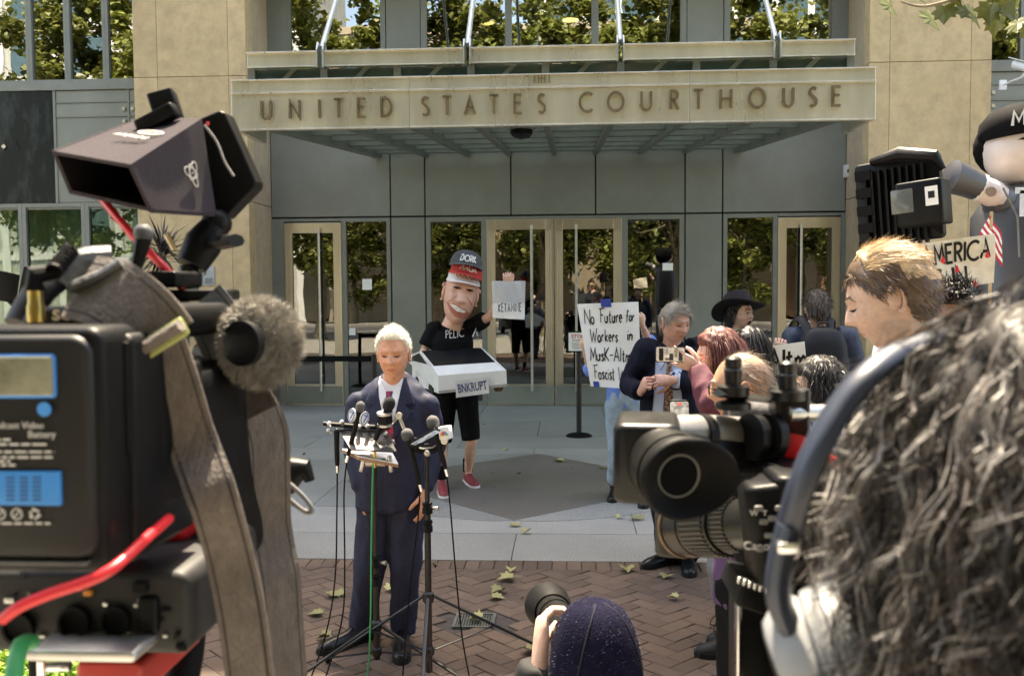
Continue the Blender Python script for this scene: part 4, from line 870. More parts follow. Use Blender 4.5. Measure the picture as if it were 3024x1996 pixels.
# ------------------------------------------------------------------ the people in front of the courthouse
m_navy = mat('navy_suit', (.021, .024, .048), .7, spec=.2, var=.18, scale=70, bump=.05, bscale=500)
m_navyd = mat('dark_navy_suit', (.010, .013, .028), .75, spec=.15, var=.2, scale=60, bump=.05, bscale=400)
m_shirtw = mat('white_shirt', (.74, .74, .80), .7, var=.05, scale=15); m_shirtb = mat('pale_blue_shirt', (.36, .42, .56), .7, var=.06, scale=12)
m_tie = mat('red_navy_tie', (.36, .015, .04), .5, col2=(.035, .02, .08), scale=55, detail=2, cspan=(.42, .55)); m_tie2 = mat('brown_pattern_tie', (.05, .025, .02), .5, col2=(.28, .15, .085), scale=60, detail=1, cspan=(.48, .52))
m_shoe = mat('black_leather', (.012, .012, .013), .3, var=.2, scale=20); m_solek = mat('black_sole', (.01, .01, .01), .7)
m_jean = mat('pale_jeans', (.25, .32, .38), .8, var=.18, scale=14, bump=.1, bscale=300); m_jeang = mat('grey_jeans', (.13, .145, .16), .8, var=.2, scale=14, bump=.1, bscale=300)
m_blk = mat('black_cotton', (.009, .009, .010), .85, var=.2, scale=15, spec=.15)
h_white = mat('hair_white', (.72, .69, .62), .55, var=.12, scale=40); h_grey = mat('hair_grey', (.19, .165, .135), .5, var=.25, scale=60); h_red = mat('hair_auburn', (.10, .022, .014), .58, var=.3, scale=50)
h_dark = mat('hair_dark', (.016, .012, .010), .38, var=.3, scale=50); h_brown = mat('hair_brown', (.065, .045, .032), .5, var=.3, scale=50); h_blond = mat('hair_blond', (.46, .32, .18), .5, var=.2, scale=50); h_bside = mat('hair_sandy', (.085, .05, .03), .5, var=.2, scale=50)
h_black = mat('hair_greying_black', (.020, .017, .016), .5, var=.5, scale=25)
def up(p, z): p = V(p); p.z = z; return p
def collar_tie(P, jk, shirt, tie, w=.068, zt=1.475, zb=1.2, jm=None, tielen=1.12, off=0.0):
    k = P.k; T = P.front(); sc = lambda L: [(a*k+off, b*k) for a, b in L]
    sh = decal(jk, sc([(-w, zt), (w, zt), (w*.72, 1.36), (.012, zb), (-.012, zb), (-w*.72, 1.36)]), T, .004, shirt, 'shirt', P.root, .018)
    for q in (-1, 1): decal(jk, sc([(q*.008, 1.405), (q*w*.98, zt+.012), (q*w*.95, 1.42), (q*w*.62, 1.345)]), T, .011, shirt, 'shirt_collar', P.root, .015, .01)
    decal(jk, sc([(-.019, 1.415), (.019, 1.415), (.013, 1.37), (.034, tielen+.03), (0, tielen), (-.034, tielen+.03), (-.013, 1.37)]), T, .012, tie, 'tie', P.root, .014, .012)
    for q in (-1, 1): decal(jk, sc([(q*w*1.02, zt+.01), (q*w*1.6, 1.42), (q*.135, 1.352), (q*.088, 1.345), (q*.118, 1.305), (q*.018, zb-.035), (q*w*.74, 1.36)]), T, .013, jm, 'lapel', P.root, .018, .013)
# --- speaker
S = Person('white haired man in a navy suit speaking at the microphones', G(1120, 1905), 1.74, 0.02, .03, .08, 0, 1.10, head=W(1162, 1046, 4.98), sk='sunned', skc=(.58, .28, .17), H=dict(w=.072, h=.126, age=1.6, jaw=.24, nose=1.25),
  J=dict(neck=W(1163, 1158, 5.05), chest=W(1158, 1270, 5.02), pelvis=W(1150, 1440, 5.05), sa=W(1064, 1197, 5.04), sb=W(1260, 1201, 5.04), ea=W(1046, 1325, 5.08), eb=W(1282, 1320, 5.10), wa=W(1066, 1450, 5.0), wb=W(1252, 1455, 4.98),
         ha=W(1112, 1475, 5.05), hb=W(1200, 1475, 5.05), ka=W(1090, 1690, 5.02), kb=W(1198, 1695, 5.03), aa=up(G(1068, 1890), .085), ta=up(G(966, 1925), .03), ab=up(G(1190, 1893), .085), tb=up(G(1186, 1950), .03)))
add_hand(S.hands, aim_T(S.J['wb'], (-.02, -.15, -1), (-1, .2, 0)), (.35, .3, .3, .35), 1, 1.0, thumb=.2); add_hand(S.hands, aim_T(S.J['wa'], (.1, -.1, -1), (1, .2, 0)), (.35, .3, .3, .35), -1, 1.0)
S.body(); jk = S.jacket(m_navy, .95, .76, seed=3, fold=.008, sl=(.076, .068, .06, .054, .048)); collar_tie(S, jk, m_shirtw, m_tie, jm=m_navy, zb=1.18); S.trousers(m_navy, (.105, .098, .08, .073, .068), 2.08, .009)
for a in 'ab': S.shoe(a, m_shoe, m_solek)
S.face(mat('brow_sandy', (.36, .22, .14), .7), 'closed', .5); S.hair(h_white, .010, 2600, .022, lambda u: (u.x*.4, .4*u.y, .5), curl=.004, lift=.9, width=.0018, cf=12, amp=.005, low=-.04, top=.62)
T = S.front(); decal(jk, [(.075, 1.29), (.135, 1.30), (.134, 1.31), (.074, 1.30)], T, .004, mat('pocket_edge', (.02, .024, .05), .6), 'breast_pocket', S.root, .02)
# --- costumed protester
C = Person('protester in black t-shirt wearing a big caricature head, caps and cardboard truck', G(1352, 1445), 1.88, 0.05, .1, 0, .1, .95, head=W(1352, 905, 9.22), sk='fair', skc=(.60, .36, .26),
  J=dict(neck=W(1335, 952, 9.25), chest=W(1335, 1020, 9.22), pelvis=W(1345, 1140, 9.25), sa=W(1282, 972, 9.25), sb=W(1392, 966, 9.25), ea=W(1250, 1040, 9.2), wa=W(1290, 1080, 8.95), eb=W(1445, 935, 9.1), wb=W(1500, 842, 8.98),
         ha=W(1318, 1150, 9.25), hb=W(1376, 1150, 9.25), ka=W(1306, 1312, 9.2), kb=W(1392, 1305, 9.2), aa=up(G(1305, 1447), .09), ta=up(G(1312, 1470), .03), ab=up(G(1382, 1424), .09), tb=up(G(1402, 1440), .03)))
add_hand(C.hands, aim_T(C.J['wb'], (-.05, -.35, 1), (-.1, 1, .3)), (1.1, 1.1, 1.1, 1.1), 1, 1.05); add_hand(C.hands, aim_T(C.J['wa'], (.4, -1, 0), (0, 0, -1)), s=-1)
C.body(); tee = C.tee(m_blk, .9, 1.05, .75)
C.garment('shorts', m_blk, lambda mb: [C.torso(mb, [(.86, .17, .12, 0), (1.0, .17, .12, 0)]), C.leg(mb, 'a', (.105, .098, .086), .96), C.leg(mb, 'b', (.105, .098, .086), .96)], fold=.004)
m_run = mat('red_running_shoe', (.20, .02, .03), .6, var=.3, scale=60); m_wsole = mat('white_sole', (.7, .66, .64), .6)
for a in 'ab':
    C.shoe(a, m_run, m_wsole, 'running_shoe'); MB().tube([C.J['a'+a]+V((0, 0, .02)), C.J['a'+a]+V((0, 0, .15))], .05, 12).build('sock', m_blk, C.root)
tx = MB(); letters(tx, 'PELIC', 0, 0, .075, .009, 0, .002, gap=.16, jit=.03, sx=.75); letters(tx, 'A', .275, .0, .07, .009, 0, .002, jit=.03)
bv = BVHTree.FromPolygons([v.co for v in tee.data.vertices], [p.vertices for p in tee.data.polygons]); Tf = Tr(0, 0, 0) @ FRONT; o_ = W(1313, 1001, 9.0)-C.base
def onto(mb, bv, x0, z0, off=.003, ry=0):
    out = []
    for (x, y, z) in mb.v:
        xx, zz = x0+x*math.cos(ry)-y*math.sin(ry), z0+x*math.sin(ry)+y*math.cos(ry); h = bv.ray_cast(V((xx, -2, zz)), V((0, 1, 0)))[0] or V((xx, -.1, zz)); out.append((xx, h.y-off-z, zz))
    mb.v = out; return mb
onto(tx, bv, o_.x, o_.z, ry=.09).build('shirt_lettering', mat('shirt_print', (.55, .55, .55), .7), C.root, None)
pm = MB()
# caricature mask
MH = dict(w=.155, d=.19, h=.30, jaw=.02, nose=1.3, res=(72, 60)); MT = Tr(W(1360, 868, 9.14)-C.base) @ Rz(.22) @ Ry(.20) @ Rx(.03); m_latex = mat('painted_mask', (.60, .33, .24), .5, var=.12, scale=9); mm = MB()
add_head(mm, MH, MT, 0, 0, False); mm.tube([MT @ V((0, .03, -.2)), MT @ V((-.02, .05, -.34))], [.09, .10], 16)
mask = mm.build('mask', m_latex, C.root, 80); mbv = BVHTree.FromPolygons([v.co for v in mask.data.vertices], [p.vertices for p in mask.data.polygons]); MF = MT @ FRONT
m_liplatex = mat('mask_lip', (.42, .14, .10), .4); m_teeth = mat('mask_teeth', (.75, .72, .66), .35)
decal(mbv, [(-.13, -.10), (-.06, -.105), (.0, -.12), (.07, -.145), (.14, -.18), (.10, -.215), (.04, -.232), (-.03, -.22), (-.09, -.165)], MF, .006, m_liplatex, 'lips', mask, .015, .006)
decal(mbv, [(-.10, -.108), (-.05, -.112), (.0, -.128), (.07, -.155), (.04, -.172), (-.02, -.165), (-.07, -.138)], MF, .010, m_teeth, 'teeth', mask, .015, .004)
for q in (-1, 1):
    decal(mbv, [(q*.062+a*1.2, .055+b*1.3) for a, b in ((-.035, 0), (0, -.012), (.035, -.002), (.02, .006), (0, .008), (-.02, .006))], MF, .004, mat('lash_dark', (.03, .02, .015), .6), 'eyelashes', mask, .01, .003)
    decal(mbv, [(q*.062+a*1.2, .105+b) for a, b in ((-.035, 0), (0, .012), (.035, .004), (0, .018))], MF, .004, mat('mask_brow', (.36, .17, .10), .6), 'eyebrow', mask, .01, .003)
    decal(mbv, [(q*.085+q*a, -.04+b*1.2) for a, b in ((-.03, .02), (.01, -.012), (.04, -.045), (.03, -.046), (0, -.02), (-.034, .012))][::q], MF, .004, mat('mask_fold', (.43, .20, .14), .6), 'cheek_fold', mask, .01, .003)
def cap(parent, T, m, text, mt, w=.13, d=.155, h=.12, name='cap', vis=None, th=.03):
    mb = MB(); n = 24; rings = [[(w*c_*math.cos(a), d*c_*math.sin(a), h*s_) for a in [2*PI*q/n for q in range(n)]] for c_, s_ in [(math.cos(t)**.8, math.sin(t)) for t in (0, .25, .5, .75, 1.0, 1.25, 1.45, 1.56)]]
    mb.loft(rings, 0, T); o = mb.build(name, m, parent, 60); v = MB(); R1, R2 = [], []
    for q in range(17):
        a = PI+.25+(PI-.5)*q/16; e = math.sin(PI*q/16)**.6; x, y = w*math.cos(a), d*math.sin(a); R1.append(V((x, y, .006))); R2.append(V((x*1.12, y-.085*e, .0-.03*abs(math.cos(a))**2*1.2-.012*e)))
    vs = R1+R2; vs = vs+[p-V((0, 0, .005)) for p in vs]; N = 17; fs = []
    for q in range(16): fs += [(q, q+1, N+q+1, N+q), (2*N+q+1, 2*N+q, 3*N+q, 3*N+q+1), (N+q, N+q+1, 3*N+q+1, 3*N+q)]
    v.add(vs, fs, 0, T); v.build('visor', vis or m, o, 60)
    if text:
        L = MB(); x1 = letters(L, text, 0, 0, .058, .011, 0, .002, gap=.2, sx=.8); out = []
        for (x, y, z) in L.v:
            a = -PI/2+(x-x1/2)/w*1.0; zz = .022+y; c_ = math.sqrt(max(.05, 1-(zz/h)**2))**.9; out.append(tuple(T @ V(((w*c_+.003+z)*math.cos(a), (d*c_+.003+z)*math.sin(a), zz))))
        L.v = out; L.build('cap_lettering', mt, o, None)
    return o
m_capg = mat('cap_dark_grey', (.05, .052, .055), .8, var=.15, scale=30); m_capr = mat('cap_red', (.45, .03, .02), .75, var=.1, scale=20); m_capw = mat('cap_white', (.62, .58, .54), .75, var=.05, scale=20); m_embr = mat('embroidery', (.62, .62, .60), .8)
cap(C.root, MT @ Tr(.0, -.0, .15) @ Rx(.08), m_capw, 'GUCCI', m_liplatex, .155, .19, .13); cap(C.root, MT @ Tr(.014, -.0, .215) @ Rx(.04) @ Ry(.06), m_capr, 'MAGA', m_embr, .156, .19, .13); cap(C.root, MT @ Tr(.0, .005, .29) @ Rx(-.04), m_capg, 'DORK', m_embr, .157, .186, .14)
# cardboard truck worn round the waist
tk = thing('cardboard_truck', 'white and black cardboard truck costume with BNKRUPT plate worn by the protester', 'costume', W(1390, 1180, 8.85)); tb_ = tk.location
dk = V((-.34, .80, 0)); FBL, FBR, FTL, FTR = (W(*p, 8.72) for p in ((1296, 1162), (1497, 1141), (1294, 1109), (1495, 1093))); WL, WR = W(1277, 1083, 8.83), W(1469, 1071, 8.83); AL, AR = W(1238, 1038, 9.12), W(1426, 1028, 9.12)
RL_, RR_ = AL+dk*.75+V((0, 0, -.10)), AR+dk*.75+V((0, 0, -.10)); BL_, BR_ = FBL+dk*1.2, FBR+dk*1.2; TL_, TR_ = FTL+dk*1.18+V((0, 0, .06)), FTR+dk*1.18+V((0, 0, .06))
m_card = mat('white_card', (.62, .61, .57), .55, var=.05, scale=5); m_cardk = mat('black_card', (.012, .013, .016), .35, var=.2)
def panel(quad, name, m, th=.012, parent=None, off=0):
    q = [V(p)-tb_ for p in quad]; n = (q[1]-q[0]).cross(q[2]-q[0]).normalized(); q = [p+n*off for p in q]; k = len(q)
    return MB().add(q+[p-n*th for p in q], [tuple(range(k)), tuple(range(2*k-1, k-1, -1))]+[(i, i+k, (i+1) % k+k, (i+1) % k) for i in range(k)]).build(name, m, parent or tk, None)
panel([FBL, FBR, FTR, FTL], 'front_panel', m_card); panel([FTL, FTR, WR, WL], 'hood', m_card); ws = panel([WL, WR, AR, AL], 'windshield_frame', m_card)
panel([lerp(WL, WR, .03)+(AL-WL)*.04, lerp(WL, WR, .97)+(AR-WR)*.04, lerp(AL, AR, .96)-(AR-WR)*.0, lerp(AL, AR, .04)], 'windshield', m_cardk, .004, None, .006)
ls = panel([BL_, FBL, FTL, WL, AL, RL_, TL_], 'side_panel', m_card); panel([FBR, BR_, TR_, RR_, AR, WR, FTR], 'side_panel', m_card)
panel([lerp(WL, AL, .12)+dk*.14, lerp(WL, AL, .88)+dk*.06, lerp(AL, RL_, .75)+V((0, 0, -.03)), lerp(WL, TL_, .72)], 'side_window', m_cardk, .004, None, .007)
for f_ in (.3, .95):
    c = FBL+dk*f_+V((-.012, -.004, .0))-tb_; MB().cyl(c, c+V((.05, .02, 0)), .085, n=20).build('wheel', m_cardk, tk)
c = FBR+dk*.2+V((-.05, 0, .02))-tb_; MB().cyl(c, c+V((.05, .02, 0)), .085, n=20).build('wheel', mat('brown_card', (.12, .06, .03), .8), tk)
panel([lerp(FBL, FBR, .0)+V((0, -.004, -.0)), lerp(FBL, FBR, 1)+V((0, -.004, 0)), lerp(FBR, FTR, .16)+V((0, -.004, 0)), lerp(FBL, FTL, .16)+V((0, -.004, 0))], 'bumper', mat('grey_card', (.28, .26, .22), .6), .006, None, .004)
pl = [W(*p, 8.69) for p in ((1347, 1174), (1445, 1161), (1442, 1114), (1345, 1125))]; pn = panel(pl, 'number_plate', mat('plate_grey', (.52, .51, .47), .5), .006)
fx = frame_of((pl[0]+pl[1]+pl[2]+pl[3])/4-tb_, pl[1]-pl[0], pl[3]-pl[0]); text_mesh('plate_lettering', 'BNKRUPT', .115, .001, mat('plate_blue', (.02, .035, .12), .5), pn, fx @ Tr(0, 0, .0015), sx=.54, bold=.002)
# bag held up by the protester
bg = thing('plastic_bag', 'clear bag of white powder lettered KETAMINE held up by the protester', 'bag', W(1503, 938, 8.95)); o_ = bg.location
def bagpt(u, v):
    p = W(1453+(1551-1453)*u+(4-6*v)*(u-.5)*-1, 940-(940-830)*v+(1-v)*(u*6-2), 8.95)-o_; th = .035*math.sin(PI*min(1, u*1.02+.0))*max(0, 1-v)**.7+.002; return p, th
n1, n2 = 16, 16; A_, B_ = [], []
for j in range(n2+1):
    for i in range(n1+1):
        p, th = bagpt(i/n1, j/n2); wv = .006*math.sin(i*1.3+j*.6)*(j/n2); A_.append(p+V((0, -th+wv, 0))); B_.append(p+V((0, th+wv+.002, 0)))
N = n1+1; fs = [(j*N+i, j*N+i+1, (j+1)*N+i+1, (j+1)*N+i) for j in range(n2) for i in range(n1)]
sel = lambda lo, hi: [f for f in fs if lo <= (f[0]//N) < hi]
mbp = MB().add(A_+B_, sel(0, 7)+[tuple(i+len(A_) for i in f[::-1]) for f in sel(0, 7)]+[(i+1, i, i+len(A_), i+1+len(A_)) for i in range(n1)]); mbp.build('powder', mat('white_powder', (.72, .70, .66), .8, bump=.2), bg, 60)
m_bag = mat('clear_plastic', (.60, .62, .62), .25, var=.05); nb_ = m_bag.node_tree.nodes; trn = nb_.new('ShaderNodeBsdfTransparent'); mxn = nb_.new('ShaderNodeMixShader'); mxn.inputs[0].default_value = .55; lk = m_bag.node_tree.links
lk.new(trn.outputs[0], mxn.inputs[1]); lk.new(nb_['Principled BSDF'].outputs[0], mxn.inputs[2]); lk.new(mxn.outputs[0], nb_['Material Output'].inputs[0])
MB().add(A_+B_, sel(6, 16)+[tuple(i+len(A_) for i in f[::-1]) for f in sel(6, 16)]).build('bag_film', m_bag, bg, 60)
L = MB(); x1 = letters(L, 'KETAMINE', 0, 0, .075, .0105, 0, .002, gap=.24, jit=.03, sx=.66); p0 = W(1473, 921, 8.88)-o_; L.v = [(p0.x+x*(.222/x1)-.0, p0.y-.004-z, p0.z+y+.02*x) for x, y, z in L.v]; L.build('bag_lettering', m_ink, bg, None)
# --- sign holder and the big poster
N_ = Person('person in blue shirt and pale jeans holding the No Future poster', G(1850, 1478), 1.74, .0, 0, 0, 0, 1, head=W(1838, 965, 8.62), sk='fair', skc=(.55, .33, .24),
  J=dict(neck=W(1840, 1010, 8.62), chest=W(1843, 1090, 8.62), pelvis=W(1848, 1180, 8.62), sa=W(1790, 1030, 8.62), sb=W(1895, 1030, 8.62), ea=W(1745, 1090, 8.6), wa=W(1728, 1035, 8.34), eb=W(1915, 1010, 8.55), wb=W(1897, 960, 8.38),
         ha=W(1822, 1200, 8.62), hb=W(1876, 1200, 8.62), ka=W(1826, 1330, 8.6), kb=W(1880, 1335, 8.6), aa=up(G(1815, 1462), .09), ta=up(G(1808, 1482), .03), ab=up(G(1905, 1478), .09), tb=up(G(1900, 1500), .03)))
add_hand(N_.hands, aim_T(N_.J['wa'], (-.1, -.3, 1), (.3, .9, .1)), (1.2,)*4, -1, .95); add_hand(N_.hands, aim_T(N_.J['wb'], (-.35, -.35, 1), (-.2, .9, 0)), (1.0,)*4, 1, .95)
N_.body(); N_.tee(mat('blue_shirt', (.10, .20, .55), .8, var=.1, scale=8), .86, 1.0, 1.15); N_.trousers(m_jean, (.115, .11, .09, .085, .08), 1.84); N_.hair(h_grey, n=300)
for a in 'ab':
    N_.shoe(a, m_shoe, m_solek); MB().tube([N_.J['k'+a]*.2+N_.J['a'+a]*.8+V((0, 0, .02)), N_.J['k'+a]*.08+N_.J['a'+a]*.92+V((0, 0, .02))], [.079, .081], 14).build('rolled_cuff', mat('red_cuff', (.22, .06, .06), .8), N_.root)
def poster(label, c, lines, Y, bulge=.02, strokes=(), tape=(), dirt=False, pap=None, ink=None, th=.003, parent_name='poster'):
    TLc, TRc, BRc, BLc = [W(px, py, y) for px, py, y in c]; o = (TLc+TRc+BRc+BLc)/4; t = thing(parent_name, label, 'sign', o); w = (TRc-TLc).length; h = (BLc-TLc).length
    nrm = (TRc-TLc).cross(TLc-BLc).normalized()
    def f(x, y, z):       # x right 0..w, y up from bottom 0..h
        u, v = x/w, y/h; p = lerp(lerp(BLc, BRc, u), lerp(TLc, TRc, u), v)-o; return tuple(p+nrm*(z+bulge*math.sin(u*PI)*(.4+.6*v)+.012*math.sin(u*5+v*4)))
    mb = MB(); n = 12; vs = [(w*i/n, h*j/n, 0) for j in range(n+1) for i in range(n+1)]; fs = [(j*(n+1)+i, j*(n+1)+i+1, (j+1)*(n+1)+i+1, (j+1)*(n+1)+i) for j in range(n) for i in range(n)]
    k = len(vs); vs2 = [(x, y, -th) for x, y, z in vs]; mb.add(vs+vs2, fs+[tuple(i+k for i in g[::-1]) for g in fs]); mb.v = [f(*p) for p in mb.v]; mb.build('paper', pap or m_white, t, 60)
    for (text, x, y, hh, wd, kw) in lines:
        L = MB(); kw = dict(kw); tw = kw.pop('width', None); st = len(L.v); x1 = letters(L, text, 0, 0, hh*h, wd, .001, .003, **kw)
        s_ = (tw*w/x1) if tw else 1; L.v[st:] = [(x*w+a*s_, y*h+b, z) for a, b, z in L.v[st:]]
        L.v = [f(*p) for p in L.v]; L.build('lettering', ink or m_ink, t, None)
    for st, wd in strokes:
        L2 = MB(); ribbon(L2, [(x*w, y*h) for x, y in st], wd, .001, .003); L2.v = [f(*p) for p in L2.v]; L2.build('brush_stroke', m_ink, t, None)
    for (x, y, tw, th_) in tape:
        b = MB(); b.v = [f(*p) for p in ((x*w-tw/2, y*h-th_/2, .004), (x*w+tw/2, y*h-th_/2, .004), (x*w+tw/2, y*h+th_/2, .004), (x*w-tw/2, y*h+th_/2, .004))]; b.f = [(0, 1, 2, 3)]; b.m = [0]; b.build('blue_tape', mat('blue_tape', (.02, .05, .28), .6), t, None)
    return t
hw = dict(gap=.14, shear=.16, jit=.03, taper=.35)
poster('large white handwritten poster reading No Future for Workers', ((1704, 898, 8.3), (1885, 891, 8.3), (1895, 1150, 8.3), (1744, 1140, 8.3)),
  [('No', .08, .76, .17, .017, dict(hw, width=.18)), ('Future', .34, .77, .16, .017, dict(hw, width=.38)), ('for', .78, .785, .12, .014, dict(hw, width=.15)), ('Workers', .13, .545, .15, .016, dict(hw, width=.50)), ('in', .77, .565, .14, .016, dict(hw, width=.13)),
   ('MusK-Altman', .08, .315, .155, .016, dict(hw, width=.90)), ('Fascist', .10, .10, .155, .016, dict(hw, width=.40)), ('Wo', .56, .08, .17, .016, dict(hw, width=.24))], 8.3, tape=((.47, 1.0, .09, .07), (.12, .03, .06, .05)))
# --- retractable-belt post with stop notice
st = thing('belt_stanchion', 'black belt stanchion with a framed stop notice near the doors', 'stanchion', up(G(1710, 1288), 0)); zz = W(1710, 1000, 12.3).z
MB().lathe([(.17, 0), (.17, .015), (.13, .035), (.045, .05)], 28).build('base', m_rubber, st); MB().cyl((0, 0, .045), (0, 0, zz-.13), .034, n=18).build('post', m_blackm, st); MB().cyl((0, 0, zz-.14), (0, 0, zz-.06), .041, n=18).build('belt_head', m_black, st)
p = W(1706, 1009, 12.25)-st.location; mb = MB().rbox((p.x, p.y, p.z), (.27, .03, .27), .012, ax=1); fr_ = mb.build('notice_frame', m_black, st); MB().box((p.x, p.y-.017, p.z), (.235, .004, .235)).build('notice', m_white, fr_, None)
text_mesh('notice_heading', 'STOP', .07, .001, mat('notice_red', (.5, .03, .02), .5), fr_, Tr(p.x, p.y-.0205, p.z+.07) @ FRONT, bold=.001); text_mesh('notice_text', 'All visitors', .034, .001, m_ink, fr_, Tr(p.x, p.y-.0205, p.z+.02) @ FRONT)
q_ = MB()
for k in range(4): q_.box((p.x, p.y-.0205, p.z-.02-k*.022), (.16-.02*(k % 2), .002, .007))
q_.build('notice_lines', mat('print_grey', (.2, .2, .2), .6), fr_, None)
p1 = W(600, 1060, 12.6); bl = MB(); s0 = W(1130, 1057, 12.6); bl.b2((W(770, 1058, 12.6).x, 12.58, s0.z-.045), (W(1105, 1058, 12.6).x, 12.584, s0.z+.03)); b2_ = thing('belt_stanchion', 'black belt barrier stretched across the left doorway behind the speaker', 'stanchion', (W(1105, 1058, 12.6).x, 12.58, 0)); bl.v = [(x-b2_.location.x, y-12.58, z) for x, y, z in bl.v]
bl.build('belt', m_blk, b2_, None); MB().lathe([(.17, 0), (.17, .015), (.13, .035), (.045, .05)], 28).build('base', m_rubber, b2_); MB().cyl((0, 0, .045), (0, 0, s0.z+.05), .034, n=18).build('post', m_blackm, b2_)
xo = W(770, 1058, 12.6).x-b2_.location.x; MB().lathe([(.17, 0), (.17, .015), (.13, .035), (.045, .05)], 28, T=Tr(xo, 0, 0)).build('base', m_rubber, b2_); MB().cyl((xo, 0, .045), (xo, 0, s0.z+.05), .034, n=18).build('post', m_blackm, b2_)
# --- grey haired man with his hand in his jacket
Y = 6.45; D = Person('grey haired man in dark suit and brown patterned tie looking down', G(1985, 1690), 1.84, -.22, .55, .20, 0, 1.12, head=W(1992, 954, Y-.05), sk='pinkish', skc=(.52, .29, .22), H=dict(w=.076, age=1.5, jaw=.18, nose=1.5),
  J=dict(neck=W(1985, 1022, Y+.02), chest=W(1980, 1110, Y), pelvis=W(1985, 1270, Y), sa=W(1908, 1036, Y-.02), sb=W(2068, 1030, Y+.1), ea=W(1858, 1138, Y-.02), wa=W(1895, 1158, Y-.30), eb=W(2085, 1145, Y), wb=W(1985, 1122, Y-.24),
         ha=W(1955, 1300, Y), hb=W(2022, 1300, Y), ka=W(1958, 1480, Y-.02), kb=W(2024, 1480, Y-.02), aa=up(G(1978, 1662), .09), ta=up(G(1916, 1676), .03), ab=up(G(2030, 1665), .09), tb=up(G(2036, 1700), .03)))
add_hand(D.hands, aim_T(W(1894, 1152, Y-.32)-D.base, (.12, -.5, .35), (.9, .3, -.1)), (1.5, 1.5, 1.5, 1.5), -1, 1.1, thumb=.9, tcurl=.9); add_hand(D.hands, aim_T(D.J['wb'], (-1, -.15, .0), (0, .8, -.5)), (.9,)*4, -1, 1.1)
D.body(); jk = D.jacket(m_navyd, 1.08, .78, belly=.03, seed=8); T = D.front()
sh = decal(jk, [(-.085, 1.54), (.10, 1.54), (.09, 1.42), (.085, 1.3), (.10, 1.15), (.095, 1.0), (.03, .98), (-.10, 1.0), (-.12, 1.12), (-.105, 1.3), (-.09, 1.42)], T, .004, m_shirtb, 'shirt', D.root, .02)
for q in (-1, 1): decal(jk, [(q*.012, 1.475), (q*.085, 1.545), (q*.085, 1.49), (q*.055, 1.40)], T, .012, m_shirtb, 'shirt_collar', D.root, .015, .01)
decal(jk, [(-.02, 1.485), (.024, 1.485), (.018, 1.43), (.05, 1.0), (.01, .955), (-.035, 1.0), (-.012, 1.43)], T, .014, m_tie2, 'tie', D.root, .015, .012)
for q in (-1, 1): decal(jk, [(q*.09, 1.54), (q*.14, 1.47), (q*.17, 1.39), (q*.12, 1.385), (q*.155, 1.33), (q*.105, 1.05), (q*.09, 1.3), (q*.09, 1.42)], T, .010, m_navyd, 'lapel', D.root, .02, .01)
D.trousers(m_navyd, (.115, .108, .092, .088, .086), 2.08)
for a in 'ab': D.shoe(a, m_shoe, m_solek)
D.face(h_grey, 'closed'); D.hair(h_grey, .009, 2200, .055, lambda u: (.9+u.x*.3, -.2, -.5), lift=.06, width=.0018, amp=.003)
# --- woman with auburn hair filming with her phone
def long_hair(P, m, n, L, curl=0, seed=3, thick=.02, width=.004, back=1, gravity=.45, cf=12, reg=None):
    o = hair_cap(P.root, P.H, P.Th, m, thick, .05, .58, 5, .006); mb = MB(); strands(mb, P.H, P.Th, n, L, lambda u: (u.x*.55, .12*back+u.y*.3, -1), .06, .58, width, curl, .35, thick, 10, gravity, seed, cf=cf, lvar=.25, reg=reg); mb.build('hair_strands', m, o, 60); return o
Y = 4.75; E = Person('woman with long auburn hair and glasses filming sideways on a phone', up(G(2135, 1960), 0), 1.72, -1.3, -1.55, .12, 0, 1.06, head=W(2122, 1052, Y), sk='pale', skc=(.60, .38, .29),
  J=dict(neck=W(2140, 1125, Y+.03), chest=W(2150, 1230, Y), pelvis=W(2150, 1390, Y), sb=W(2140, 1165, Y-.16), sa=W(2130, 1155, Y+.18), eb=W(2095, 1190, Y-.25), wb=W(2062, 1085, Y-.1), ea=W(2110, 1210, Y+.2), wa=W(2066, 1080, Y+.04),
         kb=W(2140, 1680, Y-.08), ka=W(2150, 1690, Y+.1), ab=up(G(2170, 1935), .09), tb=up(G(2085, 1935), .03), aa=up(G(2190, 1905), .09), ta=up(G(2120, 1900), .03)))
add_hand(E.hands, aim_T(E.J['wb'], (-1, -.1, .45), (-.2, .9, .35)), (.5, .35, .25, .15), 1, .98, thumb=.1, spread=.12); add_hand(E.hands, aim_T(E.J['wa'], (-1, 0, .3), (0, .6, .5)), (.8,)*4, -1, .95)
E.body(); E.jacket(mat('maroon_knit', (.09, .018, .03), .85, var=.3, scale=40, bump=.2, bscale=200), .92, .85, seed=12); E.trousers(m_jeang, (.11, .10, .085, .08, .078), 1.9)
m_boot = mat('scuffed_boot', (.03, .03, .032), .6, var=.4, scale=18)
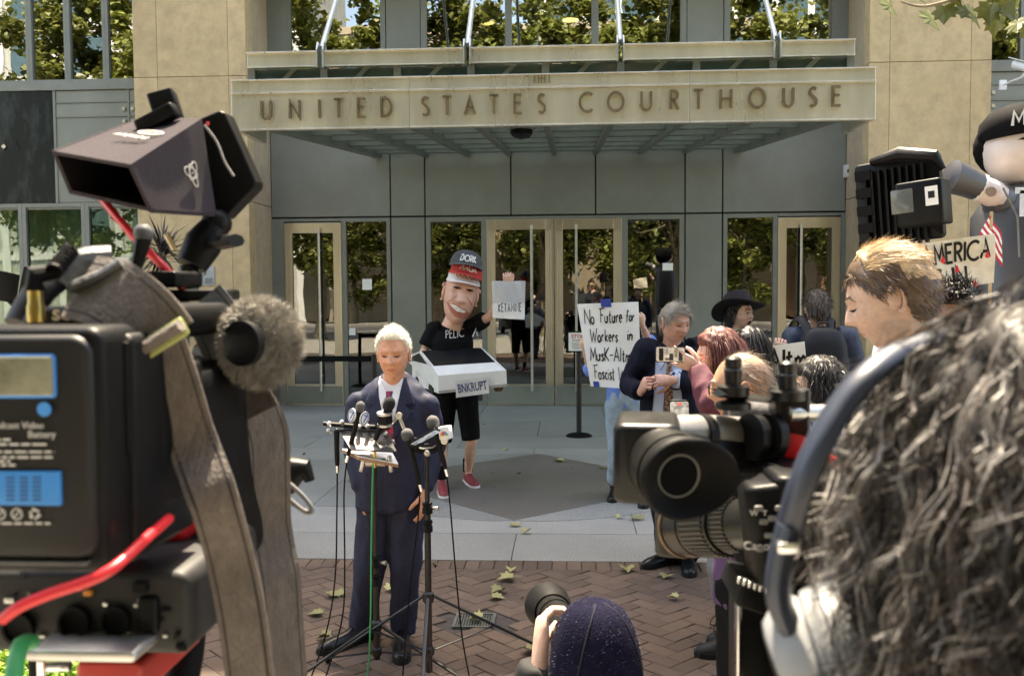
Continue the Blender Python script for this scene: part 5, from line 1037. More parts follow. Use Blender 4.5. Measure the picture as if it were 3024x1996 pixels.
for a in 'ab':
    b_ = E.shoe(a, m_boot, m_solek, 'boot', 1.12); A_ = E.J['a'+a]; MB().tube([A_+V((0, 0, -.02)), A_+V((0, 0, .06)), A_+V((0, 0, .12))], [.05, .052, .056], 14).build('boot_shaft', m_boot, b_)
    lc = MB(); tt = E.J['t'+a]-A_; tt.z = 0; tt.normalize(); sd = V((-tt.y, tt.x, 0))
    for k in range(5): c = A_+tt*(.03+k*.018)+V((0, 0, .075-k*.014)); lc.tube([c+sd*.03+V((0, 0, -.004)), c+V((0, 0, .012)), c-sd*.03+V((0, 0, -.004))], .003, 5)
    for q in (-1, 1): lc.tube(smoothpts([A_+tt*.04+V((0, 0, .08)), A_+tt*.09+sd*q*.03+V((0, 0, .12)), A_+tt*.12+sd*q*.05+V((0, 0, .06)), A_+tt*.05+sd*q*.03+V((0, 0, .07))], 6), .0028, 5)
    lc.build('laces', m_solek, b_)
glasses(E, mat('pink_frame', (.62, .28, .22), .4), k=1.5); long_hair(E, h_red, 3200, .30, .004, 4, .024, .0016, reg=lambda u: min(hairline(u.x, u.y, u.z, .06, .58), u.y+.30))
def phone(label, c, dx, dy, w, h, Tn=None, screen=None, th=.009, cam=True):
    t = thing('phone', label, 'phone', c); T = frame_of((0, 0, 0), dx, dy); MB().rbox((0, 0, 0), (w, h, th), .012, 4, T=T).build('case', m_black, t, 60); s = MB().rbox((0, 0, th/2+.0006), (w*.94, h*.9, .001), .008, 4, T=T).build('screen', screen, t, 60)
    return t, T
def screen_mat(name, a, b, s):
    m = mat(name, a, .2, col2=b, scale=s, detail=6, cspan=(.42, .58)); n = m.node_tree.nodes; l = m.node_tree.links; bs = n['Principled BSDF']; src = bs.inputs['Base Color'].links[0].from_socket; l.new(src, bs.inputs['Emission Color']); bs.inputs['Emission Strength'].default_value = .35; return m
t, T = phone('phone held sideways by the auburn haired woman, showing the crowd', W(1979, 1047, Y-.12), (1, .10, -.02), (.02, .1, 1), .148, .074, screen=screen_mat('phone_picture', (.24, .21, .18), (.15, .13, .12), 20))
for x_, y_, w_, h_, c_ in ((-.045, 0, .022, .06, (.03, .03, .035)), (-.02, .016, .018, .03, (.42, .40, .36)), (.005, -.012, .02, .034, (.05, .05, .06)), (.028, .01, .016, .045, (.34, .28, .2)), (.05, -.006, .02, .05, (.04, .04, .05)), (-.012, -.022, .03, .012, (.22, .18, .16))): MB().box((x_, y_, .0058), (w_, h_, .0006), T=T).build('picture_patch', mat('picture_%d' % int(1000*(x_+.1)), c_, .3, var=.25, scale=90), t, None)
# --- woman behind her with long dark hair
Y = 5.4; Fp = Person('woman with long dark hair standing behind the auburn haired woman', up(W(2215, 1100, Y), 0), 1.70, PI-.3, PI-.5, 0, 0, 1.05, head=W(2212, 1040, Y), sk='fair', skc=(.55, .33, .24)); Fp.body(); Fp.jacket(m_blk, .92, .85, seed=14); Fp.trousers(m_blk); Fp.shoe('a', m_shoe, m_solek); Fp.shoe('b', m_shoe, m_solek); long_hair(Fp, h_dark, 2200, .38, .003, 6, .026, .0022)
# --- woman in black hat
Y = 7.05; Hh = Person('woman in wide brimmed black hat shouting to the right', up(W(2180, 1000, Y), 0), 1.74, .8, .78, -.05, 0, 1.0, head=W(2186, 928, Y), sk='light', skc=(.58, .37, .29), H=dict(w=.07),
  J=dict(sb=W(2225, 1015, Y-.1), eb=W(2275, 1085, Y-.35), wb=W(2290, 1048, Y-.62)))
add_hand(Hh.hands, aim_T(Hh.J['wb'], (.25, -.3, .8), (-.1, .9, -.2)), (1.0,)*4, 1, 1.0); Hh.body(); Hh.jacket(m_blk, .95, .8, seed=15); Hh.trousers(m_blk); Hh.shoe('a', m_shoe, m_solek); Hh.shoe('b', m_shoe, m_solek); Hh.face(h_dark, 'open'); long_hair(Hh, h_dark, 900, .14, .008, 8, .014, .002, reg=lambda u: min(hairline(u.x, u.y, u.z, .06, .58), u.y+.15))
bvh_ = BVHTree.FromPolygons([v.co for v in Hh.bodyo.data.vertices], [p.vertices for p in Hh.bodyo.data.polygons]); decal(bvh_, [(-.018, -.052), (.018, -.052), (.022, -.062), (.014, -.078), (-.014, -.078), (-.022, -.062)], Hh.Th @ FRONT, .001, mat('open_mouth', (.05, .012, .012), .5), 'mouth', Hh.root, .006, .002, .3)
m_hat = mat('black_felt', (.012, .012, .015), .9, var=.2, scale=20); HT = Hh.Th @ Tr(0, .02, .055) @ Rx(-.30) @ Ry(.22); mb = MB(); n = 32
def hr(rx, ry, z, wv=0): return [(rx*math.cos(a), ry*math.sin(a), z+wv*math.cos(2*a)) for a in [2*PI*q/n for q in range(n)]]
mb.loft([hr(.088, .108, -.01), hr(.185, .20, -.022, .026), hr(.188, .203, -.016, .026), hr(.10, .12, .004), hr(.092, .112, .02), hr(.086, .104, .085), hr(.07, .088, .105), hr(.02, .03, .10)], 0, HT, cap=True); mb.build('hat', m_hat, Hh.root, 50)
# --- second poster, held by the woman in the hat
poster('white poster with Altm lettering and blue tape behind the auburn haired woman', ((2078, 1045, 6.5), (2376, 1008, 6.35), (2392, 1188, 6.35), (2094, 1235, 6.5)), [('*', .55, .62, .16, .018, dict(jit=.02)), ('Altm', .62, .60, .32, .020, dict(gap=.12, shear=.1, jit=.02, width=.40))], 6.4, .015, strokes=(([(.03, .12), (.075, .42), (.10, .45)], .03), ([(.03, .12), (.11, .28)], .028), ([(.02, .0), (.05, .06), (.1, .03)], .02)), tape=((.645, .98, .035, .09),))
# --- man with backpack
Y = 6.9; K = Person('man seen from behind with a dark backpack facing the right door', up(W(2420, 1100, Y), 0), 1.82, PI+.1, PI+.05, -.02, 0, 1.02, head=W(2412, 908, Y), sk='fair', skc=(.50, .30, .22), J=dict(neck=W(2418, 955, Y), sa=W(2500, 1000, Y), sb=W(2345, 1000, Y), ea=W(2535, 1095, Y), eb=W(2318, 1095, Y)))
K.body(); jo = K.jacket(mat('navy_jacket', (.028, .04, .075), .7, var=.2, scale=20), 1.06, .85, seed=21); K.trousers(m_blk); K.shoe('a', m_shoe, m_solek); K.shoe('b', m_shoe, m_solek); K.hair(h_brown, .016, 1600, .05, lambda u: (u.x*.3, .5, -.6), lift=.4)
m_pack = mat('backpack_nylon', (.014, .016, .022), .6, var=.25, scale=15, bump=.1, bscale=80); bp = thing('backpack', 'black backpack on the back of the man facing the right door', 'backpack', W(2428, 1085, Y-.24)); o_ = bp.location
mb = MB(); mb.loft([[(rx*math.copysign(abs(math.cos(a))**.6, math.cos(a)), ry*math.copysign(abs(math.sin(a))**.6, math.sin(a)), z) for a in [2*PI*q/24 for q in range(24)]] for z, rx, ry in ((-.24, .12, .06), (-.22, .15, .09), (0, .165, .11), (.15, .16, .10), (.24, .13, .07), (.275, .07, .04), (.285, .03, .02))]); mb.build('main_pocket', m_pack, bp, 60)
MB().loft([[(rx*math.copysign(abs(math.cos(a))**.6, math.cos(a)), -.09+ry*math.copysign(abs(math.sin(a))**.6, math.sin(a)), z) for a in [2*PI*q/20 for q in range(20)]] for z, rx, ry in ((-.22, .10, .03), (-.2, .13, .05), (-.02, .13, .055), (.02, .11, .03))]).build('front_pocket', m_pack, bp, 60)
for q in (-1, 1):
    MB().tube(smoothpts([V((q*.07, .08, .22)), V((q*.10, .18, .33)), V((q*.14, .28, .31)), V((q*.16, .36, .18))], 6), .032, 8, flat=.25, up=(0, 1, .3)).build('strap', m_pack, bp, 60)
MB().tube([(-.04, -.02, .27), (-.03, -.02, .31), (.03, -.02, .31), (.04, -.02, .27)], .008, 6).build('top_handle', m_pack, bp)
# --- bald man filming low
Y = 3.45; Q = Person('balding man in purple shirt and glasses seen from the side', up(W(2215, 1300, Y), 0), 1.66, -1.9, -1.85, .05, 0, 1.10, head=W(2192, 1148, Y), sk='tan', skc=(.42, .22, .13), H=dict(age=.5),
  J=dict(neck=W(2215, 1235, Y+.05), sb=W(2235, 1325, Y-.16), sa=W(2185, 1310, Y+.19), eb=W(2215, 1500, Y-.2), wb=W(2130, 1450, Y-.1), ea=W(2110, 1440, Y+.25), wa=W(2025, 1320, Y+.15)))
add_hand(Q.hands, aim_T(Q.J['wa'], (-.3, .1, 1), (-.3, 1, 0)), (.9,)*4, -1, 1.0); add_hand(Q.hands, hand_T(Q.J['wb'], Q.J['eb'], (0, 0, -1)), s=1); Q.body(); Q.jacket(mat('purple_shirt', (.055, .022, .075), .75, var=.15, scale=20), 1.0, .85, seed=31); Q.trousers(m_blk); Q.shoe('a', m_shoe, m_solek); Q.shoe('b', m_shoe, m_solek)
h_thin = mat('hair_thin_grey', (.17, .14, .12), .45, var=.3, scale=40); mb = MB(); strands(mb, Q.H, Q.Th, 1500, .035, lambda u: (u.x*.2, 1, -.5), 0, .9, .0007, 0, .03, .001, 5, 0, 3, reg=lambda u: min(hairline(u.x, u.y, u.z), .75-u.z if u.y < .9 else 1)); mb.build('hair', h_thin, Q.root, None); glasses(Q, m_blackm, k=.8); Q.face(h_grey, 'closed')
mb = MB(); strands(mb, Q.H, Q.Th, 220, .06, lambda u: (.2, 1, 0), 0, .9, .0006, 0, .02, .002, 6, 0, 9, reg=lambda u: u.z-.55); mb.build('comb_over', h_thin, Q.root, None)
t, T = phone('upright phone held low by the balding man, recording', W(2007, 1240, Y+.05), (1, .05, 0), (0, .25, 1), .073, .15, screen=screen_mat('phone_picture_low', (.26, .26, .25), (.10, .10, .10), 30))
MB().rbox((0, .058, .0056), (.016, .006, .001), .002, T=T).build('record_badge', emis('record_red', (.7, .03, .03), .6), t)
# --- woman with wavy greying hair
Y = 3.9; Gp = Person('woman with wavy greying dark hair and thin glasses looking left', up(W(2445, 1300, Y), 0), 1.70, -1.9, -1.75, .05, 0, 1.0, head=W(2420, 1150, Y), sk='olive', skc=(.50, .30, .20), J=dict(neck=W(2446, 1225, Y+.05), sb=W(2470, 1280, Y-.17), sa=W(2436, 1270, Y+.18)))
Gp.body(); Gp.jacket(mat('light_blue_shirt', (.33, .40, .62), .7, var=.08, scale=8), .92, .85, seed=33); Gp.trousers(m_blk); Gp.shoe('a', m_shoe, m_solek); Gp.shoe('b', m_shoe, m_solek); glasses(Gp, m_gold, k=.7); Gp.face(h_dark, 'closed')
long_hair(Gp, h_black, 2800, .26, .010, 10, .022, .0016, cf=11, reg=lambda u: min(hairline(u.x, u.y, u.z, .06, .58), u.y+.30)); mb = MB(); strands(mb, Gp.H, Gp.Th, 90, .16, lambda u: (u.x*.4, .5+u.y*.3, -.8), .06, .5, .0009, .012, .4, .03, 10, .4, 12, cf=9, reg=lambda u: u.z-.3); mb.build('grey_strands', mat('hair_silver', (.22, .21, .20), .4), Gp.root, None)
# --- young man with swept blond hair, on a low step
Y = 2.2; bs = G(2680, 1990); stp = thing('step_box', 'low black step box under the blond young man', 'step', up(W(2675, 1000, Y), 0)); MB().rbox((0, 0, .09), (.62, .45, .18), .03).build('tread', m_black, stp); MB().box((0, 0, .1825), (.54, .38, .004)).build('grip_mat', m_rubber, stp)
Bp = Person('young man with swept blond hair looking down to the left', up(W(2672, 1000, Y), .186), 1.84, -1.75, -1.95, .34, .0, .97, head=W(2632, 882, Y), sk='rosy', skc=(.54, .35, .275), H=dict(w=.074, jaw=.24, nose=1.05),
  J=dict(neck=W(2680, 1045, Y+.05), sb=W(2720, 1150, Y-.19), sa=W(2700, 1140, Y+.22)))
Bp.body(); Bp.jacket(mat('charcoal_suit', (.02, .02, .024), .7, var=.2, scale=40), 1.0, .8, seed=41); Bp.trousers(m_blk); Bp.shoe('a', m_shoe, m_solek); Bp.shoe('b', m_shoe, m_solek); Bp.face(h_bside, 'closed')
MB().loft([[tuple(Bp.J['neck']+V((r*math.cos(a), r*1.05*math.sin(a), z+.02*math.cos(a+.3)))) for a in [2*PI*q/24 for q in range(24)]] for r, z in ((.082, -.03), (.075, .0), (.07, .035), (.074, .037), (.080, .0), (.087, -.03))], cap=False).build('shirt_collar', m_shirtw, Bp.root, 60)
ho = Bp.hair(h_bside, .013, 3600, .026, lambda u: (u.x*.2, .5, -.8), lift=.22, width=.0016, amp=.002, top=.60)
hair_cap(Bp.root, Bp.H, Bp.Th, h_blond, .014, -.46, .60, 5, .003, 'hair_top', extra=lambda x, y, z: .012*gs(y+.6, .4)*gs(z-.8, .4), pw=.8)
mb = MB(); strands(mb, Bp.H, Bp.Th, 4200, .042, lambda u: (u.x*.3+.25, .9 if u.y > -.6 else .3, .1), 0, .6, .0011, .0008, .12, .014, 6, .03, 17, reg=lambda u: min(hairline(u.x, u.y, u.z, -.46, .60)+.02, u.z-.60), cf=5); mb.build('blond_quiff', h_blond, ho, None)
# --- dark curly head behind him
Y = 3.3; Z_ = Person('person with short dark curly hair behind the blond young man', up(W(2815, 1000, Y), 0), 1.79, -.4, -.6, 0, 0, 1.02, head=W(2808, 962, Y), sk='brown', skc=(.30, .16, .10), J=dict(neck=W(2818, 1052, Y+.03)))
Z_.body(); Z_.jacket(m_blk, 1.0, .85, seed=51); Z_.trousers(m_blk); Z_.shoe('a', m_shoe, m_solek); Z_.shoe('b', m_shoe, m_solek); Z_.hair(h_dark, .028, 1300, .05, lambda u: (u.x, u.y, .6), curl=.007, lift=1.0, amp=.014, cf=14); Z_.face(h_dark, 'open')
# ------------------------------------------------------------------ microphones in front of the speaker
m_foam = mat('grey_foam', (.09, .085, .085), .95, var=.35, scale=300, bump=.4, bscale=500); m_foamk = mat('black_foam', (.022, .022, .022), .95, var=.3, scale=300, bump=.4, bscale=500)
m_green = mat('green_cable', (.02, .30, .09), .5, var=.1); m_silver = mat('worn_silver', (.52, .51, .49), .35, .9, var=.15, scale=20)
def loc_(t): return lambda px, py, Y: W(px, py, Y)-t.location
def stand(label, px, base_y, hub_py, Y, legs, top_py, col_py, group=None):
    b = up(W(px, 1500, Y), 0); t = thing('microphone_stand', label, 'mic stand', b, 0); zt, zh, zc2 = W(px, top_py, Y).z, W(px, hub_py, Y).z, W(px, col_py, Y).z
    MB().cyl((0, 0, .06), (0, 0, zc2), .0165, n=14).build('lower_tube', m_blackm, t); MB().cyl((0, 0, zc2-.02), (0, 0, zt), .0125, n=14).build('upper_tube', m_blackm, t)
    for z in (zc2, zc2-.09): MB().lathe([(.017, z-.03), (.026, z-.025), (.026, z), (.02, z+.01), (.026, z+.02), (.024, z+.03), (.016, z+.033)], 16).build('collar', m_black, t)
    MB().tube([(.02, 0, zc2), (.055, -.01, zc2)], [.006, .012], 8).build('lock_knob', m_silver, t)
    MB().lathe([(.018, zh-.03), (.028, zh-.02), (.028, zh+.02), (.018, zh+.03)], 14).build('hub', m_blackm, t); zs = max(.1, zh*.38); MB().lathe([(.018, zs-.025), (.026, zs-.015), (.026, zs+.015), (.018, zs+.025)], 14).build('slider', m_blackm, t)
    for a, L in legs:
        d = V((math.cos(a), math.sin(a), 0)); p0 = d*.03+V((0, 0, zh)); p1 = d*L+V((0, 0, .02)); lg = MB(); sd = d.cross(V((0, 0, 1)))
        lg.tube([p0, p1], .0105, 8, flat=.75); lo = lg.build('leg', m_blackm, t); MB().tube([p1-d*.02+V((0, 0, .012)), p1+V((0, 0, -.012))], [.012, .014], 8).build('foot', m_rubber, lo)
        mid = lerp(p0, p1, .52); MB().tube([d*.03+V((0, 0, zs)), mid], .0075, 8, flat=.6).build('brace', m_blackm, t)
    return t
s1 = stand('black mic stand holding the clipboard rack in front of the speaker', 1107, 1990, 1846, 4.70, ((3.75, .50), (-.35, .52), (1.75, .5)), 1345, 1660)
s2 = stand('taller black mic stand right of the speaker with splayed legs', 1262, 2040, 1762, 4.55, ((.62, .70), (2.75, .62), (-1.5, .6)), 1310, 1500)
# rack, clamp and pad on the first stand
rk = thing('microphone_rack', 'tilted black rack plate with silver clamp on the left mic stand', 'mic rack', W(1110, 1340, 4.70)); q = loc_(rk)
P4 = [q(1000, 1268, 4.74), q(1140, 1272, 4.72), q(1172, 1332, 4.62), q(1035, 1326, 4.62)]; n_ = (P4[1]-P4[0]).cross(P4[2]-P4[0]).normalized()
MB().add(P4+[p+n_*.012 for p in P4], [(0, 1, 2, 3), (7, 6, 5, 4), (0, 4, 5, 1), (1, 5, 6, 2), (2, 6, 7, 3), (3, 7, 4, 0)]).build('plate', mat('dull_rack_plate', (.05, .046, .042), .4, .3, var=.3, scale=15), rk, 30)
MB().tube([q(956, 1250, 4.74), q(1050, 1258, 4.74), q(1150, 1262, 4.72)], [.017, .019, .017], 10, flat=.7).build('bar', m_black, rk)
for px, py in ((972, 1252), (1010, 1248), (1060, 1262), (1085, 1260), (1140, 1282), (1160, 1305), (972, 1272)):
    c = q(px, py, 4.70); MB().lathe([(.004, -.02), (.011, -.014), (.011, .012), (.004, .018)], 10, T=Tr(c) @ Rx(.9) @ Ry(rnd(-.4, .4))).build('thumb_screw', m_silver, rk)
c = q(1110, 1365, 4.68); MB().cyl(c+V((-.05, 0, 0)), c+V((.05, 0, 0)), .024, n=16).build('clamp', m_silver, rk); MB().cyl(c+V((0, -.03, -.02)), c+V((0, -.03, .06)), .008, n=8).build('clamp_screw', mat('brass', (.5, .35, .12), .3, 1), rk)
for dx, a in ((-.065, .25), (.075, -.1)): MB().rbox((0, 0, 0), (.022, .02, .085), .008, T=Tr(c+V((dx, -.01, -.005))) @ Ry(a)).build('clamp_lever', m_silver, rk)
pd = thing('note_pad', 'brown backed note pad lying on the mic rack', 'note pad', W(1095, 1345, 4.72)); q = loc_(pd); P4 = [q(1010, 1328, 4.78), q(1156, 1334, 4.80), q(1176, 1372, 4.66), q(1060, 1350, 4.62)]
MB().add(P4+[p+V((0, 0, -.014)) for p in P4], [(3, 2, 1, 0), (4, 5, 6, 7), (0, 1, 5, 4), (1, 2, 6, 5), (2, 3, 7, 6), (3, 0, 4, 7)]).build('cardboard_back', mat('pad_card', (.36, .20, .12), .8), pd, 30)
MB().add([p+V((0, -.002, .002)) for p in P4]+[p+V((0, 0, .006)) for p in P4], [(3, 2, 1, 0), (4, 5, 6, 7), (0, 1, 5, 4), (1, 2, 6, 5), (2, 3, 7, 6), (3, 0, 4, 7)]).build('paper', m_white, pd, 30)
def mic(label, ball, br, end, Y, foam, hr=.012, ratio=1.15, Yend=None):
    t = thing('microphone', label, 'microphone', W(*end, Yend or Y)); q = loc_(t); b = q(*ball, Y); e = V((0, 0, 0)); d = (b-e).normalized()
    MB().tube([b-d*br*ratio, b-d*br*.8*ratio, b-d*br*.3, b+d*br*.35, b+d*br*.75*ratio, b+d*br*ratio], [br*.55, br*.85, br, br*.96, br*.66, br*.12], 18).build('windscreen', foam, t, 60)
    MB().tube([e, lerp(e, b, .15), lerp(e, b, .72), b], [hr*.75, hr, hr*1.1, hr*1.2], 12).build('handle', m_black, t); MB().tube([e-d*.035, e], [.008, .009], 10).build('connector', m_chrome, t); return t, q, b, d
t, q, b, d = mic('mic with round white and blue channel flags left of the speaker', (1064, 1200), .024, (1028, 1345), 4.66, m_foam)
m_flagw = mat('flag_white', (.75, .75, .75), .4, var=.03); m_flagb = mat('flag_blue', (.03, .14, .42), .4)
for px, py, a, ss in ((1039, 1226, -.5, 1), (1076, 1236, .5, 1)):
    c = q(px, py, 4.645); TT = Tr(c) @ Rz(a) @ Ry(.25) @ FRONT; fl_ = MB().prism([(.023*math.cos(k/20*2*PI), .036*math.sin(k/20*2*PI)) for k in range(20)], -.006, .004, T=TT).build('channel_flag', m_flagw, t, 30)
    L = MB(); ribbon(L, [(.018*math.cos(k/16*2*PI), .030*math.sin(k/16*2*PI)) for k in range(17)], .004, .0045, .0055, T=TT); ribbon(L, [(-.008, .016), (.009, .016), (-.002, -.018)], .006, .0045, .0055, T=TT); L.build('channel_mark', m_flagb if ss else m_ink, fl_, None)
t, q, b, d = mic('large black mic in front of the speaker\'s tie', (1150, 1192), .030, (1108, 1300), 4.66, m_foamk, .014, 1.2)
c = q(1137, 1237, 4.65); TT = Tr(c) @ Rx(.15) @ Rz(.3); fl_ = MB().lathe([(.034, -.03), (.037, -.026), (.037, .026), (.034, .03), (.028, .028), (.028, -.028)], 4, T=TT).build('mic_flag', m_black, t, 20)
for z in (-.029, .029): MB().lathe([(.034, z-.006), (.039, z-.006), (.039, z+.006), (.034, z+.006)], 24, T=TT).build('flag_ring', m_silver, fl_)
t, q, b, d = mic('slim black mic hanging upright at the left end of the rack', (994, 1270), .010, (996, 1375), 4.68, m_blackm, .013, 1.0)
t, q, b, d = mic('grey foam mic at the top of the right mic stand', (1278, 1245), .032, (1316, 1385), 4.52, m_foam, .013, 1.0)
c = q(1316, 1277, 4.50); TT = Tr(c) @ Rz(-.25) @ Ry(-.15); cu = MB().rbox((0, 0, 0), (.055, .05, .062), .006, T=TT).build('white_mic_flag', m_flagw, t, 40)
for k, col in enumerate(((.75, .55, .05), (.8, .25, .04), (.65, .03, .05), (.35, .1, .45), (.05, .2, .55), (.05, .4, .12))):
    a = PI*(1-k/5.0)*.86+.22; MB().prism([(.003*math.cos(a+1.57), .003*math.sin(a+1.57)), (.02*math.cos(a-.22), .02*math.sin(a-.22)), (.023*math.cos(a), .023*math.sin(a)), (.02*math.cos(a+.22), .02*math.sin(a+.22))], .0, .0012, T=TT @ Tr(0, -.0255, -.012) @ FRONT).build('logo_feather', mat('feather_%d' % k, col, .5), cu, None)
t, q, b, d = mic('grey foam mic lower on the right stand beside a phone', (1202, 1282), .030, (1240, 1430), 4.52, m_foam, .013, 1.0)
t, T = phone('phone clamped flat on top of the right mic stand', W(1256, 1290, 4.47), (.78, -.1, .45), (-.3, -.8, .2), .15, .074, screen=screen_mat('phone_dark_picture', (.16, .20, .26), (.05, .05, .06), 30))
ck = thing('phone_clamp', 'black clamp arm joining the phone to the right mic stand', 'clamp', W(1262, 1325, 4.53)); MB().tube([(-.06, 0, .0), (-.02, 0, -.01), (.03, 0, -.005), (.08, 0, .03)], [.014, .017, .017, .012], 10).build('arm', m_black, ck); MB().rbox((-.06, -.02, .0), (.045, .03, .05), .008, T=Ry(.5)).build('jaw', m_black, ck); MB().ball((0, -.01, -.02), (.018, .018, .018), 10).build('pivot', m_silver, ck)
MB().cyl((.085, -.02, .04), (.085, .02, .04), .016, n=14).build('knob', m_silver, ck)
cl = thing('mic_clip', 'silver jointed mic clip beside the large black mic', 'clip', W(1178, 1245, 4.68)); MB().cyl((0, -.012, .03), (0, .012, .03), .017, n=16).build('joint', m_silver, cl); MB().tube([(0, 0, .03), (.025, 0, -.035)], .009, 8).build('arm', m_silver, cl); MB().tube([(0, 0, .03), (-.045, 0, -.02)], .008, 8).build('jaw', m_silver, cl)
def cable(label, pts, r, m, name='cable', n=8):
    P_ = [W(*p) if len(p) == 3 else V(p[:3]) for p in pts]; o = P_[-1]; s = smoothpts(P_, 7); ob = MB().tube([p-o for p in s], r, n).build(name, m, None, 80, o); return tag(ob, label, 'cable')
cable('green mic cable running down the left mic stand', ((1108, 1303, 4.66), (1100, 1420, 4.64), (1096, 1650, 4.63), (1094, 1830, 4.62), (1083, 2000, 4.62), (1040, 2110, 4.5)), .0042, m_green)
cable('leftmost black mic cable hanging from the slim mic', ((996, 1385, 4.68), (995, 1500, 4.68), (990, 1700, 4.66), (965, 1860, 4.62), (915, 2010, 4.58), (880, 2100, 4.5)), .004, m_rubber)
cable('black mic cable hanging beside the slim mic', ((1026, 1352, 4.66), (1016, 1450, 4.68), (1018, 1650, 4.68), (1014, 1800, 4.66), (985, 1925, 4.63), (930, 2090, 4.5)), .004, m_rubber)
cable('black cable between the two mic stands', ((1241, 1437, 4.52), (1232, 1560, 4.54), (1212, 1720, 4.55), (1198, 1880, 4.55), (1188, 2010, 4.54), (1180, 2100, 4.5)), .0038, m_rubber)
cable('rightmost black mic cable hanging right of the stands', ((1318, 1393, 4.52), (1330, 1500, 4.52), (1345, 1680, 4.52), (1365, 1880, 4.52), (1390, 2020, 4.5), (1400, 2100, 4.45)), .0038, m_rubber)

# ------------------------------------------------------------------ left camera rig, close to the lens
m_fab = mat('hood_fabric', (.042, .036, .042), .95, var=.3, scale=500, bump=.25, bscale=1600, spec=.08); m_strap = mat('grey_webbing', (.125, .105, .094), .85, var=.2, scale=120, bump=.5, bscale=500, stretch=(1, 1, .4)); m_stitch = mat('stitch', (.03, .026, .03), .8)
m_leath = mat('grey_leather', (.10, .105, .11), .45, var=.2, scale=60, bump=.2, bscale=200); m_fur = mat('grey_fur', (.34, .32, .29), .9, var=.3, scale=60); m_blue = mat('label_blue', (.02, .22, .62), .5, var=.05)
m_vfs = mat('mid_grey_plastic', (.09, .09, .095), .5, var=.2, scale=30)
lc = thing('broadcast_camera', 'black shoulder camera with battery at the left edge of the view', 'video camera', W(250, 1300, .75)); q = loc_(lc)
def pxbox(x0, x1, y0, y1, Ya, Yb, r, name, m, parent, ql):
    a, b = ql(x0, y1, Ya), ql(x1, y0, Ya); c = [(a.x+b.x)/2, (ql(0, 0, Ya).y+ql(0, 0, Yb).y)/2, (a.z+b.z)/2]; return MB().rbox(c, (abs(b.x-a.x), abs(Yb-Ya), abs(b.z-a.z)), r, 5, ax=1).build(name, m, parent, 50)
bat = pxbox(-260, 300, 965, 1690, .62, .68, .012, 'battery', m_black, lc, q); pxbox(-240, 262, 990, 1650, .614, .63, .014, 'label_face', mat('label_black', (.016, .016, .017), .5), bat, q)
pxbox(-200, 158, 1046, 1176, .611, .617, .003, 'display_bezel', m_blue, bat, q); pxbox(-200, 150, 1053, 1169, .609, .615, .002, 'display', mat('display_reflection', (.20, .20, .15), .12, var=.3, scale=30), bat, q)  # grey-green display colour paints in a reflection
pxbox(-200, 176, 1392, 1490, .611, .617, .001, 'blue_table', m_blue, bat, q)
def label_text(s, px, py, size, m=None, al='LEFT', n='label_lettering', Yl=.6105): return text_mesh(n, s, size, .0002, m or mat('label_print', (.52, .52, .52), .6), bat, Tr(q(px, py, Yl)) @ FRONT, al)
label_text('Broadcast Video', -55, 1256, .0065); label_text('Battery', 82, 1283, .0065)
lt = MB()
for yy, xa, xb in ((1298, -40, 30), (1312, -100, 140), (1334, -100, 160), (1350, -100, 158), (1362, -100, 30), (1373, -100, 45), (1545, -60, 148)):
    x = xa
    while x < xb:
        w = rnd(14, 42); a, b_ = q(x, yy-3, .6105), q(min(x+w, xb), yy+3, .6105); lt.b2((a.x, a.y, b_.z), (b_.x, a.y+.0004, a.z)); x += w+7
tag(lt.build('small_print', MATS['label_print'], bat, None), kind='stuff')
lt = MB()
for r_ in range(6):
    for cx in (0, 40, 78):
        a, b_ = q(cx+18, 1408+r_*13, .6105), q(cx+42, 1413+r_*13, .6105); lt.b2((a.x, a.y, b_.z), (b_.x, a.y+.0004, a.z))
tag(lt.build('table_print', mat('table_ink', (.01, .06, .2), .6), bat, None), kind='stuff')
c = q(132, 1208, .611); MB().lathe([(.0048, 0), (.0048, .001)], 20, T=Tr(c) @ Rx(PI/2)).build('blue_badge', m_blue, bat); 
for px, kind_ in ((50, 0), (103, 1), (0, 2)):
    L = MB(); TT = Tr(q(px, 1517, .6105)) @ FRONT
    if kind_ == 1:
        for k in range(3): a = k*2.09+.5; ribbon(L, [(.0035*math.cos(a), .0035*math.sin(a)), (.0035*math.cos(a+1.3), .0035*math.sin(a+1.3)), (.0018*math.cos(a+1.6), .0018*math.sin(a+1.6))], .0013, 0, .0003, T=TT)
    else: ribbon(L, [(.0036*math.cos(k/16*6.2832), .0036*math.sin(k/16*6.2832)) for k in range(17)], .0008, 0, .0003, T=TT); ribbon(L, [(-.0025, -.0025), (.0025, .0025)], .0008, 0, .0003, T=TT)
    L.build('symbol', MATS['label_print'], bat, None)
pxbox(262, 392, 985, 1660, .655, .76, .008, 'battery_mount', m_black, lc, q); sl_ = pxbox(395, 476, 1088, 1500, .70, .78, .004, 'wireless_receiver', m_black, lc, q)
for k in range(5): pxbox(300, 368, 1375+k*14, 1381+k*14, .652, .66, .001, 'vent_slot', m_silver, lc, q)
pxbox(285, 350, 1480, 1672, .70, .74, .006, 'red_side', m_red, lc, q)
pxbox(-120, 560, 1690, 1925, .70, .86, .012, 'connector_panel', mat('panel_plastic', (.03, .03, .031), .55, var=.15, scale=40), lc, q); pxbox(330, 575, 1090, 1800, .80, 1.05, .02, 'camera_body', m_black, lc, q); pxbox(70, 398, 1925, 1952, .66, .80, .004, 'base_plate', m_silver, lc, q)
